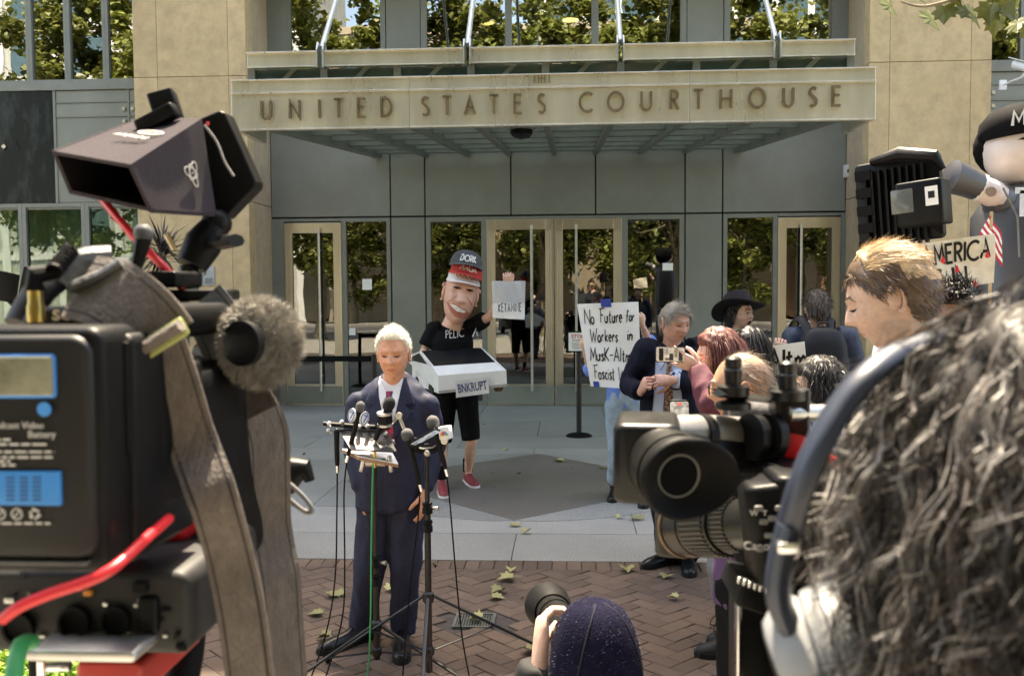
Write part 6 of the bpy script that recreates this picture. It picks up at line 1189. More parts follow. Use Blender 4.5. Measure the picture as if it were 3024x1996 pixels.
for px, py, r in ((225, 1832, .0125), (347, 1828, .0115), (60, 1850, .0125)):
    c = q(px, py, .698); MB().lathe([(r*.35, .001), (r*.8, .002), (r*.8, .006), (r, .006), (r, 0)], 24, T=Tr(c) @ Rx(PI/2)).build('socket', m_rubber, lc)
for px, py in ((212, 1797), (313, 1784), (378, 1871), (277, 1885), (175, 1889), (60, 1790)):
    c = q(px, py, .698); MB().lathe([(.0022, 0), (.0022, .0012), (.001, .0018)], 10, T=Tr(c) @ Rx(PI/2)).build('screw', m_chrome, lc)
pxbox(405, 462, 1765, 1870, .694, .71, .004, 'flap', m_black, lc, q); pxbox(388, 430, 1720, 1752, .694, .71, .002, 'flap', m_rubber, lc, q); pxbox(170, 235, 1735, 1745, .695, .70, .001, 'tape_strip', m_silver, lc, q); pxbox(245, 268, 1745, 1760, .695, .70, .001, 'orange_tag', mat('tag_orange', (.6, .22, .03), .5), lc, q)
pxbox(225, 420, 1956, 2060, .72, .84, .006, 'red_tripod_plate', mat('tripod_red', (.42, .03, .025), .4, var=.15), lc, q); c = q(122, 1950, .74); MB().cyl(c, c+V((0, 0, -.05)), .0035).build('support_rod', m_chrome, lc); c = q(140, 1968, .76); MB().cyl(c, c+V((.02, 0, .001)), .004).build('support_rod', m_chrome, lc)
rs = random.Random(11)
for k in range(34):                                   # ports, catches and small covers on the rear panel
    px, py = rs.uniform(-20, 540), rs.uniform(1700, 1915); w_, h_ = rs.uniform(.002, .008), rs.uniform(.0015, .005)
    if any(abs(px-a) < 62 and abs(py-b) < 62 for a, b in ((225, 1832), (347, 1828), (60, 1850))): continue
    MB().rbox((0, 0, 0), (w_, .003, h_), .0008, 2, T=Tr(q(px, py, .6975)), ax=1).build('port_cover', (m_rubber, m_black, m_vfs, m_silver)[k % 4], lc, 40)
for k in range(7): pxbox(-200, 255, 1660+k*0, 1666, .6135, .62, .0005, 'label_rule', m_vfs, bat, q) if k == 0 else None
for x_ in (272, 300, 330, 362): pxbox(x_, x_+10, 1010, 1340, .650, .66, .0015, 'mount_rib', m_rubber, lc, q)
for k in range(10): pxbox(400, 470, 1120+k*26, 1128+k*26, .6965, .702, .0008, 'receiver_rib', m_rubber, lc, q)
for px, py in ((410, 1100), (462, 1100), (410, 1480), (462, 1480), (285, 1000), (380, 1000)): MB().lathe([(.0018, 0), (.0018, .001)], 10, T=Tr(q(px, py, .652 if px < 395 else .6965)) @ Rx(PI/2)).build('screw', m_silver, lc)
tq = q(320, 2010, .82); MB().tube([tq, tq+V((0, 0, -.12)), V((tq.x, tq.y, .5-lc.location.z))], [.04, .03, .025], 14).build('tripod_column', m_blackm, lc)
for a in (.9, 3.0, 5.0): MB().tube([tq+V((0, 0, -.2)), V((tq.x+.45*math.cos(a), tq.y+.45*math.sin(a), .015-lc.location.z))], [.018, .014], 10).build('tripod_leg', m_blackm, lc)
# handle and top of the camera
hp = smoothpts([q(60, 960, .74), q(130, 850, .76), q(260, 790, .80), q(400, 850, .90), q(520, 900, 1.0)], 6); MB().tube(hp, [.016]*len(hp), 12, flat=.7).build('carry_handle', m_black, lc); pxbox(60, 420, 905, 1020, .72, .98, .012, 'top_housing', m_black, lc, q)
text_mesh('maker_lettering', 'SONY', .011, .0003, MATS['label_print'], lc, Tr(q(222, 932, .716)) @ FRONT, sx=1.25, bold=.0003)
pxbox(410, 520, 800, 850, .93, 1.0, .004, 'accessory_shoe', m_black, lc, q); pxbox(480, 640, 855, 890, .95, 1.02, .004, 'top_plate', m_blackm, lc, q)
MB().tube([q(385, 870, .86), q(403, 790, .86), q(424, 700, .86)], [.006, .0055, .008], 10).build('antenna', m_black, lc); MB().ball(q(424, 690, .86), (.0095,)*3, 10).build('antenna_tip', mat('grey_rubber', (.08, .08, .085), .6), lc)
c = q(106, 905, .70); MB().tube([c+V((0, 0, -.012)), c+V((0, 0, .0)), c+V((0, 0, .002)), c+V((0, 0, .013))], [.0065, .0065, .0055, .0055], 12).build('brass_plug', mat('brass', (.5, .35, .12), .3, 1), lc); MB().tube([c+V((0, 0, .012)), c+V((0, 0, .024)), c+V((.014, .01, .027))], [.008, .008, .006], 10).build('plug_boot', m_rubber, lc)
co = MB(); ax0, ax1 = q(160, 800, .70), q(212, 735, .72); dd = (ax1-ax0); u_ = dd.normalized().cross(V((0, 1, 0))).normalized(); v_ = dd.normalized().cross(u_); co.tube([ax0+dd*(k/60)+u_*.0055*math.cos(k*.75)+v_*.0055*math.sin(k*.75) for k in range(61)], .0016, 6); co.build('coiled_lead', m_rubber, lc)
# straps of webbing
def webbing(px, name, w, parent, ql, m=m_strap, side=None, edge=True):
    c = smoothpts([ql(*p) for p in px], 8); L_, R_ = [], []
    for k, p in enumerate(c):
        t = (c[min(k+1, len(c)-1)]-c[max(0, k-1)]).normalized(); s = V(side) if side else V((1, .35, 0)); s = (s-t*s.dot(t)).normalized(); L_.append(p-s*w/2); R_.append(p+s*w/2)
    n = len(c); nr = [(R_[k]-L_[k]).cross((c[min(k+1, n-1)]-c[max(0, k-1)])).normalized()*.0012 for k in range(n)]
    vs = [p+o for p, o in zip(L_, nr)]+[p+o for p, o in zip(R_, nr)]+[p-o for p, o in zip(L_, nr)]+[p-o for p, o in zip(R_, nr)]; fs = []
    for k in range(n-1): fs += [(k, k+1, n+k+1, n+k), (2*n+k+1, 2*n+k, 3*n+k, 3*n+k+1), (k+1, k, 2*n+k, 2*n+k+1), (n+k, n+k+1, 3*n+k+1, 3*n+k)]
    o = MB().add(vs, fs).build(name, m, parent, 50)
    if edge:
        for f_ in (.12, .88):
            sg = MB(); sg.tube([lerp(L_[k], R_[k], f_) for k in range(n)], .0016, 5); sg.build('stitching', m_stitch, o)
    return o
sp = thing('camera_strap', 'wide grey webbing strap hanging from the left camera', 'strap', W(520, 1250, .74)); q = loc_(sp)
webbing(((235, 845, .72), (330, 870, .70), (420, 940, .69), (480, 1015, .69)), 'upper_webbing', .056, sp, q, side=(.9, .1, .75)); webbing(((475, 1010, .705), (522, 1150, .71), (568, 1300, .72), (632, 1480, .70), (680, 1650, .72), (716, 1830, .72), (745, 2060, .72)), 'hanging_webbing', .038, sp, q, side=(1, .1, .1))
bk = [q(390, 1020, .682), q(530, 935, .682), q(558, 985, .682), q(400, 1085, .682)]; nb2 = (bk[1]-bk[0]).cross(bk[2]-bk[0]).normalized(); MB().add(bk+[p+nb2*.004 for p in bk], [(0, 1, 2, 3), (7, 6, 5, 4), (0, 4, 5, 1), (1, 5, 6, 2), (2, 6, 7, 3), (3, 7, 4, 0)]).build('buckle', mat('olive_buckle', (.30, .32, .10), .35, var=.1), sp, 30, bevel=.0015)
MB().tube([lerp(bk[0], bk[3], .5)-nb2*.006+(bk[1]-bk[0])*.05, lerp(bk[1], bk[2], .5)-nb2*.006], .0075, 12, flat=.6).build('buckle_bar', m_strap, sp)
MB().tube(smoothpts([q(215, 850, .715), q(300, 815, .715), q(370, 775, .715)], 5), [.010]*11, 10, flat=.5).build('leather_pad', m_leath, sp); MB().tube(smoothpts([q(175, 820, .73), q(240, 770, .74), q(330, 760, .75)], 5), [.014]*11, 10, flat=.7).build('leather_pad', m_leath, sp)
sp2 = thing('camera_strap', 'second webbing strap hanging beside the furry microphone', 'strap', W(800, 1400, .95)); q = loc_(sp2)
webbing(((590, 890, .92), (640, 955, .915), (680, 1040, .91)), 'leather_end', .052, sp2, q, m_leath, side=(1, .1, .4)); webbing(((660, 1030, .935), (710, 1130, .93), (760, 1225, .93)), 'folded_webbing', .046, sp2, q, mat('brown_webbing', (.06, .048, .042), .85, var=.2, scale=120, bump=.4, bscale=500), side=(1, .1, .45))
webbing(((755, 1200, .94), (790, 1290, .95), (795, 1420, .96), (800, 1560, .98), (826, 1720, .97), (835, 1860, .97), (850, 2060, .97)), 'hanging_webbing', .048, sp2, q, side=(.8, .8, .1))
# furry microphone
fm = thing('furry_microphone', 'grey furry microphone windscreen on the left camera', 'microphone', W(790, 1000, .89)); q = loc_(fm); c0 = q(768, 1006, .89); rs = random.Random(5)
MB().ball(c0, (.036, .032, .040), 20).build('windscreen', m_fur, fm, 60); fur = MB()
for k in range(11000):
    u = V((rs.gauss(0, 1), rs.gauss(0, 1), rs.gauss(0, 1))).normalized(); p = c0+V((u.x*.035, u.y*.031, u.z*.039)); d = (u+V((rs.gauss(0, .35), rs.gauss(0, .35), rs.gauss(0, .35)-.15))).normalized(); s = d.cross(V((rs.random(), rs.random(), rs.random()))).normalized()*.0007; L = rs.uniform(.005, .012)
    fur.add([p-s, p+s, p+d*L+V((0, 0, -.002))], [(0, 1, 2)])
tag(fur.build('fur', m_fur, fm, None), kind='stuff'); c = q(735, 1012, .862); MB().lathe([(.016, 0), (.021, .003), (.021, .012), (.012, .014)], 28, T=Tr(c) @ Rz(-.35) @ Rx(PI/2)).build('end_cap', m_black, fm); MB().tube([q(735, 1015, .88), q(660, 1060, .92), q(600, 1040, .97)], [.014, .012, .012], 10).build('mount', m_black, fm)
# monitor with sun hood on an articulated arm
mn = thing('field_monitor', 'monitor under a black fabric sun hood at the upper left', 'monitor', W(480, 560, 1.02)); q = loc_(mn)
A, B, C_, D_ = q(152, 445, .95), q(386, 486, .90), q(596, 350, 1.05), q(425, 345, 1.14); E_, F_, G_, H_ = q(205, 572, .97), q(452, 628, .93), q(640, 640, 1.05), q(470, 560, 1.15)
def shell(quad, name, m, th=.004, parent=mn, sub=6, sag=0):
    a, b, c, d = quad; n = (b-a).cross(c-a).normalized(); N = sub; vs = []
    for k in (0, 1):
        for j in range(N+1):
            for i in range(N+1): u, v = i/N, j/N; p = lerp(lerp(a, b, u), lerp(d, c, u), v); vs.append(p-n*(th*k+sag*math.sin(PI*u)*math.sin(PI*v)))
    M_ = (N+1)**2; g = lambda i, j: j*(N+1)+i; fs = []
    for j in range(N):
        for i in range(N): f = (g(i, j), g(i+1, j), g(i+1, j+1), g(i, j+1)); fs += [f, tuple(x+M_ for x in f[::-1])]
    for i in range(N): fs += [(g(i+1, 0), g(i, 0), g(i, 0)+M_, g(i+1, 0)+M_), (g(i, N), g(i+1, N), g(i+1, N)+M_, g(i, N)+M_), (g(0, i), g(0, i+1), g(0, i+1)+M_, g(0, i)+M_), (g(N, i+1), g(N, i), g(N, i)+M_, g(N, i+1)+M_)]
    return MB().add(vs, fs).build(name, m, parent, 40)
tp_ = shell((A, B, C_, D_), 'hood_top', m_fab, sag=.003); sd_ = shell((B, F_, G_, C_), 'hood_side', m_fab, sag=.002); shell((E_, A, D_, H_), 'hood_side', m_fab); shell((F_, E_, H_, G_), 'hood_bottom', m_fab, sag=-.004)
BV = BVHTree.FromPolygons([v.co for v in sd_.data.vertices], [p.vertices for p in sd_.data.polygons]); pc = q(565, 512, 1.0); dr = (pc-(CAMP-mn.location)).normalized(); hit = BV.ray_cast(CAMP-mn.location, dr)[0] or pc; fxs = frame_of(hit, C_-B, C_-G_)
m_logo = mat('hood_print', (.50, .48, .44), .7); L = MB()
for a in (0, 2.094, 4.189):
    pts = [(.0125*math.cos(t), .0058*math.sin(t)) for t in [k/20*2*PI for k in range(21)]]; pts = [(x+.003, y) for x, y in pts]; ribbon(L, [(x*math.cos(a+.5)-y*math.sin(a+.5), x*math.sin(a+.5)+y*math.cos(a+.5)) for x, y in pts], .0011, 0, .0005, T=fxs @ Tr(0, 0, -.0032 if False else .0012))
tag(L.build('logo_print', m_logo, mn, None)); MB().lathe([(.001, 0), (.001, .001)], 8, T=fxs @ Tr(0, 0, .001)).build('logo_dot', m_logo, mn)
fxt = frame_of(lerp(lerp(A, B, .62), lerp(D_, C_, .62), .5), B-A, D_-A); L = MB(); ribbon(L, [(.016*math.cos(t), .009*math.sin(t)) for t in [k/20*2*PI for k in range(21)]], .0018, 0, .0008, T=fxt @ Tr(0, .012, .002)); ribbon(L, [(-.012, -.004), (0, .009), (.012, -.004), (-.012, -.004)], .0015, 0, .0008, T=fxt @ Tr(0, .012, .002)); letters(L, 'ATOMOS', -.026, -.016, .008, .0016, 0, .0008, T=fxt @ Tr(0, 0, .002), gap=.3); L.build('top_print', m_logo, mn, None)
scr = [q(x, y, 1.07) for x, y in ((590, 350), (646, 326), (664, 332), (754, 535), (752, 552), (664, 643), (628, 636))]; MB().add(scr+[p+V((.0, .03, .0)) for p in scr], [tuple(range(6, -1, -1)), tuple(range(7, 14))]+[(i, (i+1) % 7, (i+1) % 7+7, i+7) for i in range(7)]).build('monitor_body', m_black, mn, 30, bevel=.002)
scn_ = shell((lerp(C_, G_, .04), lerp(C_, G_, .96), lerp(D_, H_, .96)+V((0, -.004, 0)), lerp(D_, H_, .04)+V((0, -.004, 0))), 'screen', mat('dark_screen', (.01, .011, .014), .1)); MB().tube(smoothpts([q(603, 370, 1.04), q(640, 420, 1.04), q(664, 480, 1.04), q(690, 520, 1.04)], 6), .0014, 6).build('cord', mat('grey_cord', (.30, .29, .28), .8), mn)
MB().rbox((0, 0, 0), (.05, .02, .016), .005, T=Tr(q(465, 352, 1.06)) @ Ry(-.45)).build('latch', m_black, mn); MB().rbox((0, 0, 0), (.03, .03, .034), .004, T=Tr(q(490, 318, 1.09)) @ Ry(-.3) @ Rz(.2)).build('cold_shoe', m_black, mn); MB().ball(q(613, 366, 1.045), (.0022,)*3, 8).build('red_light', m_red, mn)
ar_ = thing('articulated_arm', 'black articulated arm carrying the hooded monitor', 'mounting arm', W(560, 860, 1.02)); q = loc_(ar_); MB().ball(q(640, 660, 1.06), (.017,)*3, 14).build('upper_joint', m_black, ar_); MB().tube([q(636, 668, 1.06), q(600, 720, 1.05), q(565, 785, 1.04)], [.016, .021, .017], 14).build('arm_tube', m_black, ar_); MB().tube([q(618, 715, 1.045), q(660, 715, 1.03), q(698, 710, 1.02)], [.010, .014, .012], 8, flat=.6).build('wing_knob', m_black, ar_); MB().tube([q(556, 790, 1.04), q(558, 870, 1.03)], .011, 12).build('spigot', m_blackm, ar_)
MB().tube([q(490, 690, 1.05), q(515, 735, 1.06)], .0035, 6).build('pale_rod', mat('pale_wood', (.5, .42, .28), .6), ar_)
cable('red cable running from the hooded monitor to the camera', ((300, 585, 1.0), (345, 640, .98), (410, 715, .96), (480, 785, .95), (540, 852, .96)), .0042, m_red); cable('thick red cable across the front of the left camera', ((5, 1830, .58), (60, 1790, .58), (150, 1752, .585), (260, 1715, .59), (340, 1672, .60), (420, 1600, .63), (500, 1530, .68)), .0037, m_red)
cable('short red lead hanging behind the left camera strap', ((620, 1100, .92), (645, 1180, .90), (655, 1290, .89), (648, 1390, .90), (625, 1480, .92)), .0045, m_red); cable('green cable plugged in at the lower left corner', ((95, 1895, .66), (65, 1900, .62), (50, 1940, .60), (30, 2060, .58)), .0058, m_green)
cable('looped grey lead right of the left camera', ((670, 1410, 1.0), (730, 1370, 1.0), (800, 1390, 1.0), (880, 1450, 1.0), (920, 1500, 1.0), (905, 1512, 1.0), (850, 1470, 1.0), (780, 1390, 1.0), (700, 1370, 1.0)), .0028, mat('grey_lead', (.16, .16, .16), .35))
ep = thing('lens_controller', 'black rocker controller and grip behind the hanging straps', 'lens controller', W(700, 1400, 1.03)); q = loc_(ep); pxbox(660, 790, 1260, 1470, 1.02, 1.10, .02, 'grip_body', m_black, ep, q); MB().lathe([(.009, 0), (.009, .004), (.005, .006)], 18, T=Tr(q(720, 1330, 1.018)) @ Rx(PI/2)).build('button', m_silver, ep); MB().tube([q(780, 1420, 1.05), q(850, 1400, 1.06), q(905, 1385, 1.06), q(915, 1420, 1.06)], [.02, .024, .012, .006], 12).build('thumb_rest', m_black, ep); MB().ball(q(800, 1490, 1.05), (.016, .016, .026), 12).build('grip_end', m_rubber, ep)
rc_ = MB(); pan = thing('pan_handle', 'black tripod pan handle with red clamp below the left camera', 'tripod handle', W(560, 1900, .86)); q = loc_(pan); MB().tube([q(565, 1860, .86), q(550, 1930, .84), q(520, 2080, .82)], [.014, .016, .017], 14).build('grip', m_rubber, pan); MB().rbox((0, 0, 0), (.026, .02, .018), .004, T=Tr(q(572, 1830, .86)) @ Ry(-.15)).build('red_clamp', m_red, pan)
cp = thing('red_cable_plug', 'red rubber cable plug on the side of the left camera', 'plug', W(525, 1540, .80)); MB().tube([(-.02, 0, -.01), (0, 0, 0), (.02, .01, .012)], [.012, .018, .014], 12).build('boot', m_red, cp); MB().tube([(.0, .01, .02), (-.005, .02, .07)], [.01, .008], 10).build('strain_relief', m_red, cp)
lm2 = thing('small_monitor', 'pair of small black screens standing at the far left edge', 'monitor', W(50, 900, 1.9)); q = loc_(lm2); 
for x0, x1, y0, y1, a in ((-10, 52, 805, 890, .18), (64, 108, 795, 872, .25)): c = (q(x0, y0, 1.9)+q(x1, y1, 1.9))/2; MB().rbox((0, 0, 0), (.046 if x0 < 0 else .034, .006, .062), .005, T=Tr(c) @ Ry(a), ax=1).build('screen_slab', m_black, lm2)
MB().tube([q(30, 890, 1.9), q(60, 920, 1.9), q(90, 880, 1.9)], .006, 8).build('bracket', m_black, lm2); MB().cyl(q(60, 918, 1.9), V((q(60, 918, 1.9).x, 0, -lm2.location.z)), .008).build('pole', m_black, lm2)
shr = thing('leafy_shrub', 'bright green shrub in a concrete planter at the bottom left corner', 'shrub', up(W(5, 1990, 2.3), 0)); MB().lathe([(.28, 0), (.32, .02), (.36, .55), (.33, .55), (.32, .48)], 20).build('planter', m_conc, shr); sb = crown(1500, 1.3, 1.3, .8, 9, .14); sz = W(5, 1985, 2.3).z; sb.v = [(x*.17, y*.17, z*.17+sz-.10) for x, y, z in sb.v]; tag(sb.build('foliage', mat('shrub_leaf', (.20, .34, .04), .5, rand=.2, var=.3, trans=.3), shr, None), kind='stuff'); MB().tube([(0, 0, .48), (.0, 0, sz-.05)], .02, 6).build('stem', m_bark, shr)
# ------------------------------------------------------------------ right camera rig
rc = thing('broadcast_camera', 'black broadcast camera with long lens and viewfinder at lower right', 'video camera', W(2300, 1550, .95)); q = loc_(rc)
def rb(px, py, Y, d, r, name, m=None, T=None, ax=2): return MB().rbox((0, 0, 0), d, r, 5, T=Tr(q(px, py, Y)) @ (T or M.Identity(4)), ax=ax).build(name, m or m_black, rc, 50)
m_vf = mat('viewfinder_shell', (.009, .009, .010), .36, var=.2, scale=30); m_vft = mat('viewfinder_top', (.20, .195, .19), .4, .3, var=.1, scale=20)
rb(1912, 1345, .92, (.062, .10, .075), .012, 'viewfinder_block', m_vf, Rz(-.1)); MB().tube([q(1905, 1290, .93), q(2080, 1285, .96), q(2330, 1290, 1.02)], [.021, .021, .018], 20).build('viewfinder_tube', m_vft, rc); MB().tube([q(1990, 1330, .93), q(2250, 1345, 1.0), q(2330, 1350, 1.02)], [.022, .022, .018], 16).build('viewfinder_barrel', m_vf, rc)
for px in (2060, 2210, 2262): MB().tube([q(px, 1290, .955), q(px+24, 1291, .96)], [.0235, .0235], 20).build('clamp_ring', m_black, rc)
# eyecup: rubber cone flared towards the operator
ec = q(2005, 1405, .84); ax_ = V((.30, -1, -.12)).normalized(); sdv = ax_.cross(V((0, 0, 1))).normalized(); upv = sdv.cross(ax_); rings = []
def er(r, d, off=0, sx=1.0): c = ec+ax_*d; return [c+sdv*(-(r*math.cos(a))*(1+(off if math.cos(a) > 0 else 0))*sx)+upv*(r*math.sin(a)) for a in [2*PI*k/36 for k in range(36)]]
MB().loft([er(.034, -.04), er(.036, -.02), er(.036, -.01)], cap=True).build('eyepiece_ring', m_vf, rc, 40)
MB().loft([er(.034, -.012), er(.037, .0), er(.038, .006, .12), er(.037, .012, .42), er(.0345, .013, .52), er(.0315, .009, .42), er(.027, .003, .16), er(.0215, .001), er(.0195, -.001), er(.019, -.003)], cap=False).build('eyecup', m_rubber, rc, 60)
MB().loft([er(.0192, -.003), er(.0192, -.0015)], cap=True).build('eyepiece_lens', mat('lens_glass', (.006, .007, .008), .04, spec=.9), rc, 30)
MB().loft([er(.0200, -.001), er(.0200, .0006), er(.0185, .0006), er(.0185, -.001)], cap=False).build('eyepiece_highlight', m_vft, rc, 30)  # pale ring added as a highlight around the eyepiece lens
# lens barrel pointing away to the left
l0, l1 = q(2255, 1545, .99), q(1985, 1560, 1.22); dl = (l1-l0); Ll = dl.length; du = dl.normalized()
def lens_seg(a, b, ra, rb_, name, m): return MB().tube([l0+dl*a, l0+dl*b], [ra, rb_], 40).build(name, m, rc, 30)
m_lens = mat('lens_barrel', (.012, .012, .012), .3, 0, var=.3, scale=40)
lens_seg(-.15, .12, .026, .030, 'lens_mount', m_lens); lens_seg(.12, .30, .030, .031, 'iris_ring', m_lens); lens_seg(.30, .62, .034, .035, 'focus_ring', m_lens); lens_seg(.62, .80, .036, .036, 'front_ring', m_lens); hd = rb(1990, 1557, 1.2, (.044, .06, .064), .012, 'lens_hood', mat('hood_plastic', (.030, .026, .023), .5), Rz(-.2)); MB().tube([l0+dl*.795, l0+dl*.83], .0375, 40).build('brass_ring', mat('dull_brass', (.16, .10, .06), .4, .7), rc, 30)
sdl = du.cross(V((0, 0, 1))).normalized(); ul = sdl.cross(du); rbm = []
for a_, b_, r_ in ((.33, .58, .0348), (.14, .28, .0308)):
    for k in range(40):
        a = 2*PI*k/40; o = sdl*math.cos(a)*r_+ul*math.sin(a)*r_; MB().tube([l0+dl*a_+o, l0+dl*b_+o], .0016, 5).build('grip_rib', m_lens, rc, 60)
# lens drive unit with buttons and lettering
rb(2262, 1560, .90, (.040, .06, .095), .012, 'lens_drive', m_black, Ry(-.12)); rb(2330, 1560, .92, (.05, .10, .12), .012, 'drive_side', m_black)
for px, py in ((2240, 1500), (2255, 1540), (2270, 1580), (2280, 1530), (2285, 1610), (2245, 1620), (2300, 1500), (2308, 1585)): MB().rbox((0, 0, 0), (.0075, .004, .005), .0015, T=Tr(q(px, py, .866)), ax=1).build('button', m_vft, rc)
text_mesh('lens_lettering', 'Canon', .011, .0003, mat('lens_print', (.6, .6, .58), .6), rc, Tr(q(2195, 1612, .8655)) @ FRONT, 'LEFT'); text_mesh('zoom_scale', 'W  T', .007, .0003, MATS['lens_print'], rc, Tr(q(2215, 1515, .8655)) @ FRONT, 'LEFT')
rb(2440, 1580, 1.02, (.12, .20, .15), .015, 'camera_body', m_black); rb(2225, 1735, .92, (.046, .09, .02), .004, 'control_panel', m_black, Ry(.28))
for k in range(6): MB().rbox((0, 0, 0), (.005, .004, .006), .001, T=Tr(q(2185+k*16, 1712+k*6, .86)), ax=1).build('switch', m_chrome, rc)
rb(2235, 1880, .95, (.05, .05, .10), .008, 'recorder_unit', m_black); MB().rbox((0, 0, 0), (.0035, .02, .09), .001, T=Tr(q(2178, 1870, .92))).build('side_rail', m_chrome, rc)
# top rail with locking knobs, handle and foam microphone
R0, R1 = q(2120, 1162, .95), q(2390, 1195, 1.02); MB().tube([R0, R1], .011, 4, flat=.35, up=(0, 0, 1)).build('top_rail', m_blackm, rc, 20)
for px, py, s in ((2165, 1158, 1.0), (2325, 1172, 1.1)):
    c = q(px, py, .96); MB().lathe([(.016*s, -.003), (.016*s, .006), (.008*s, .008), (.009*s, .022), (.0075*s, .024), (.0085*s, .027), (.0085*s, .034), (.006*s, .036)], 20, T=Tr(c)).build('lock_knob', m_blackm, rc)
MB().lathe([(.018, -.004), (.018, .002), (.006, .006)], 20, T=Tr(q(2165, 1195, .96))).build('lock_nut', m_blackm, rc); rb(2330, 1215, .98, (.035, .04, .05), .005, 'rail_block', m_blackm); MB().tube([q(2325, 1222, .96), q(2440, 1218, .98), q(2580, 1205, 1.02)], .0085, 14).build('handle_bar', m_silver, rc)
MB().tube([q(2152, 1218, 1.0), q(2160, 1218, 1.0), q(2370, 1228, 1.06)], [.008, .0125, .0125], 20).build('foam_microphone', m_foam, rc); MB().rbox((0, 0, 0), (.034, .02, .03), .008, T=Tr(q(2335, 1308, .97)) @ Ry(.2)).build('red_tag', m_red, rc); MB().tube([q(2420, 1335, .9), q(2460, 1360, .9), q(2482, 1395, .9)], .004, 8).build('red_wire', m_red, rc)
MB().tube([q(2280, 1365, .97), q(2360, 1378, 1.0), q(2440, 1370, 1.0)], [.013, .013, .01], 12).build('bracket_arm', m_silver, rc); MB().ball(q(2270, 1350, .97), (.016,)*3, 12).build('pivot', m_black, rc); rb(2290, 1430, .96, (.028, .04, .036), .005, 'mount_block', m_blackm); rb(2190, 1420, 1.05, (.03, .03, .045), .01, 'support_post', m_black)
tpz = q(2380, 1750, 1.02); MB().tube([tpz, V((tpz.x, tpz.y, .04-rc.location.z))], .03, 14).build('tripod_column', m_blackm, rc)
for a in (.6, 2.7, 4.7): MB().tube([tpz+V((0, 0, -.25)), V((tpz.x+.45*math.cos(a), tpz.y+.45*math.sin(a), .015-rc.location.z))], [.018, .014], 10).build('tripod_leg', m_blackm, rc)
# ------------------------------------------------------------------ camera operator with curly hair and headphones
Y = .53; st2 = thing('step_box', 'black step box under the curly haired camera operator', 'step', up(W(3050, 1000, .62), 0)); MB().rbox((0, 0, .09), (.5, .4, .18), .03).build('tread', m_black, st2); MB().box((0, 0, .1825), (.42, .34, .004)).build('grip_mat', m_rubber, st2)
O = Person('camera operator with long curly dark hair wearing headphones, close at right', up(W(3180, 1000, .62), .186), 1.78, -2.6, -2.55, .05, 0, 1.0, head=W(3170, 1640, Y), sk='brown', skc=(.36, .20, .13), J=dict(neck=W(3170, 2250, .60), wb=W(2260, 1470, 1.06), eb=W(2560, 2100, .95), sb=W(2560, 2300, .74)))
add_hand(O.hands, hand_T(O.J['wb'], O.J['eb'], (0, .3, -1)), (.7,)*4, 1, .9); O.body(); O.jacket(m_blk, .95, .85, seed=61); O.trousers(m_blk); O.shoe('a', m_shoe, m_solek); O.shoe('b', m_shoe, m_solek); O.face(h_dark, 'open')
ho = hair_cap(O.root, O.H, O.Th, h_black, .022, .15, .62, 4, .010); rs = random.Random(3)
for nm, mm_, n_, sd_2 in (('curls', mat('hair_curl_dark', (.030, .025, .023), .5, var=.5, scale=25), 2300, 21), ('brown_curls', mat('hair_curl_brown', (.060, .046, .039), .5, var=.4, scale=20), 1100, 22), ('sunlit_curls', mat('hair_curl_sunlit', (.26, .245, .235), .5, var=.4, scale=20), 700, 23)):  # palest curls paint sunlit highlights into the dark hair
    mb = MB(); f = O.hf; rs = random.Random(sd_2); c = 0
    while c < n_:
        u = V((rs.gauss(0, 1), rs.gauss(0, 1), rs.gauss(0, 1))).normalized()
        if hairline(u.x, u.y, u.z, .12, .6) < 0: continue
        c += 1; p = f(*u); nr = V((u.x/.076, u.y/.097, u.z/.118)).normalized(); p = p+nr*rs.uniform(.010, .036); dn = V((u.x*.45, u.y*.45, -1.0)); d = (nr*.08+dn-nr*.75*nr.dot(dn)+V((rs.gauss(0, .3), rs.gauss(0, .3), rs.gauss(0, .2)))).normalized(); L = rs.uniform(.06, .14); ph = rs.uniform(0, 6.3); rad = rs.uniform(.003, .008); s = d.cross(V((.3, .5, .8))).normalized(); pts = []; tw = rs.uniform(3, 5.5)
        for k in range(12):
            t = k/11; pts.append((p+s*rad*math.cos(ph+t*tw*4)*(.3+t)+d.cross(s)*rad*math.sin(ph+t*tw*4)*(.3+t), s)); d = (d+V((u.x*.02, u.y*.02, -.19))).normalized(); p = p+d*L/11
        for w_ in range(5):                           # each curl is a wisp of fine hairs
            o1, o2 = V((rs.gauss(0, 1), rs.gauss(0, 1), rs.gauss(0, 1)))*.0016, V((rs.gauss(0, 1), rs.gauss(0, 1), rs.gauss(0, 1)))*.0045; vs = []; sv = V((rs.gauss(0, 1), rs.gauss(0, 1), rs.gauss(0, 1))).normalized()*.00032
            for k, (q_, s_) in enumerate(pts): e = q_+lerp(o1, o2, k/11); vs += [e-sv, e+sv]
            mb.add(vs, [(2*k, 2*k+1, 2*k+3, 2*k+2) for k in range(11)], 0, O.Th)
    mb.build(nm, mm_, ho, None)
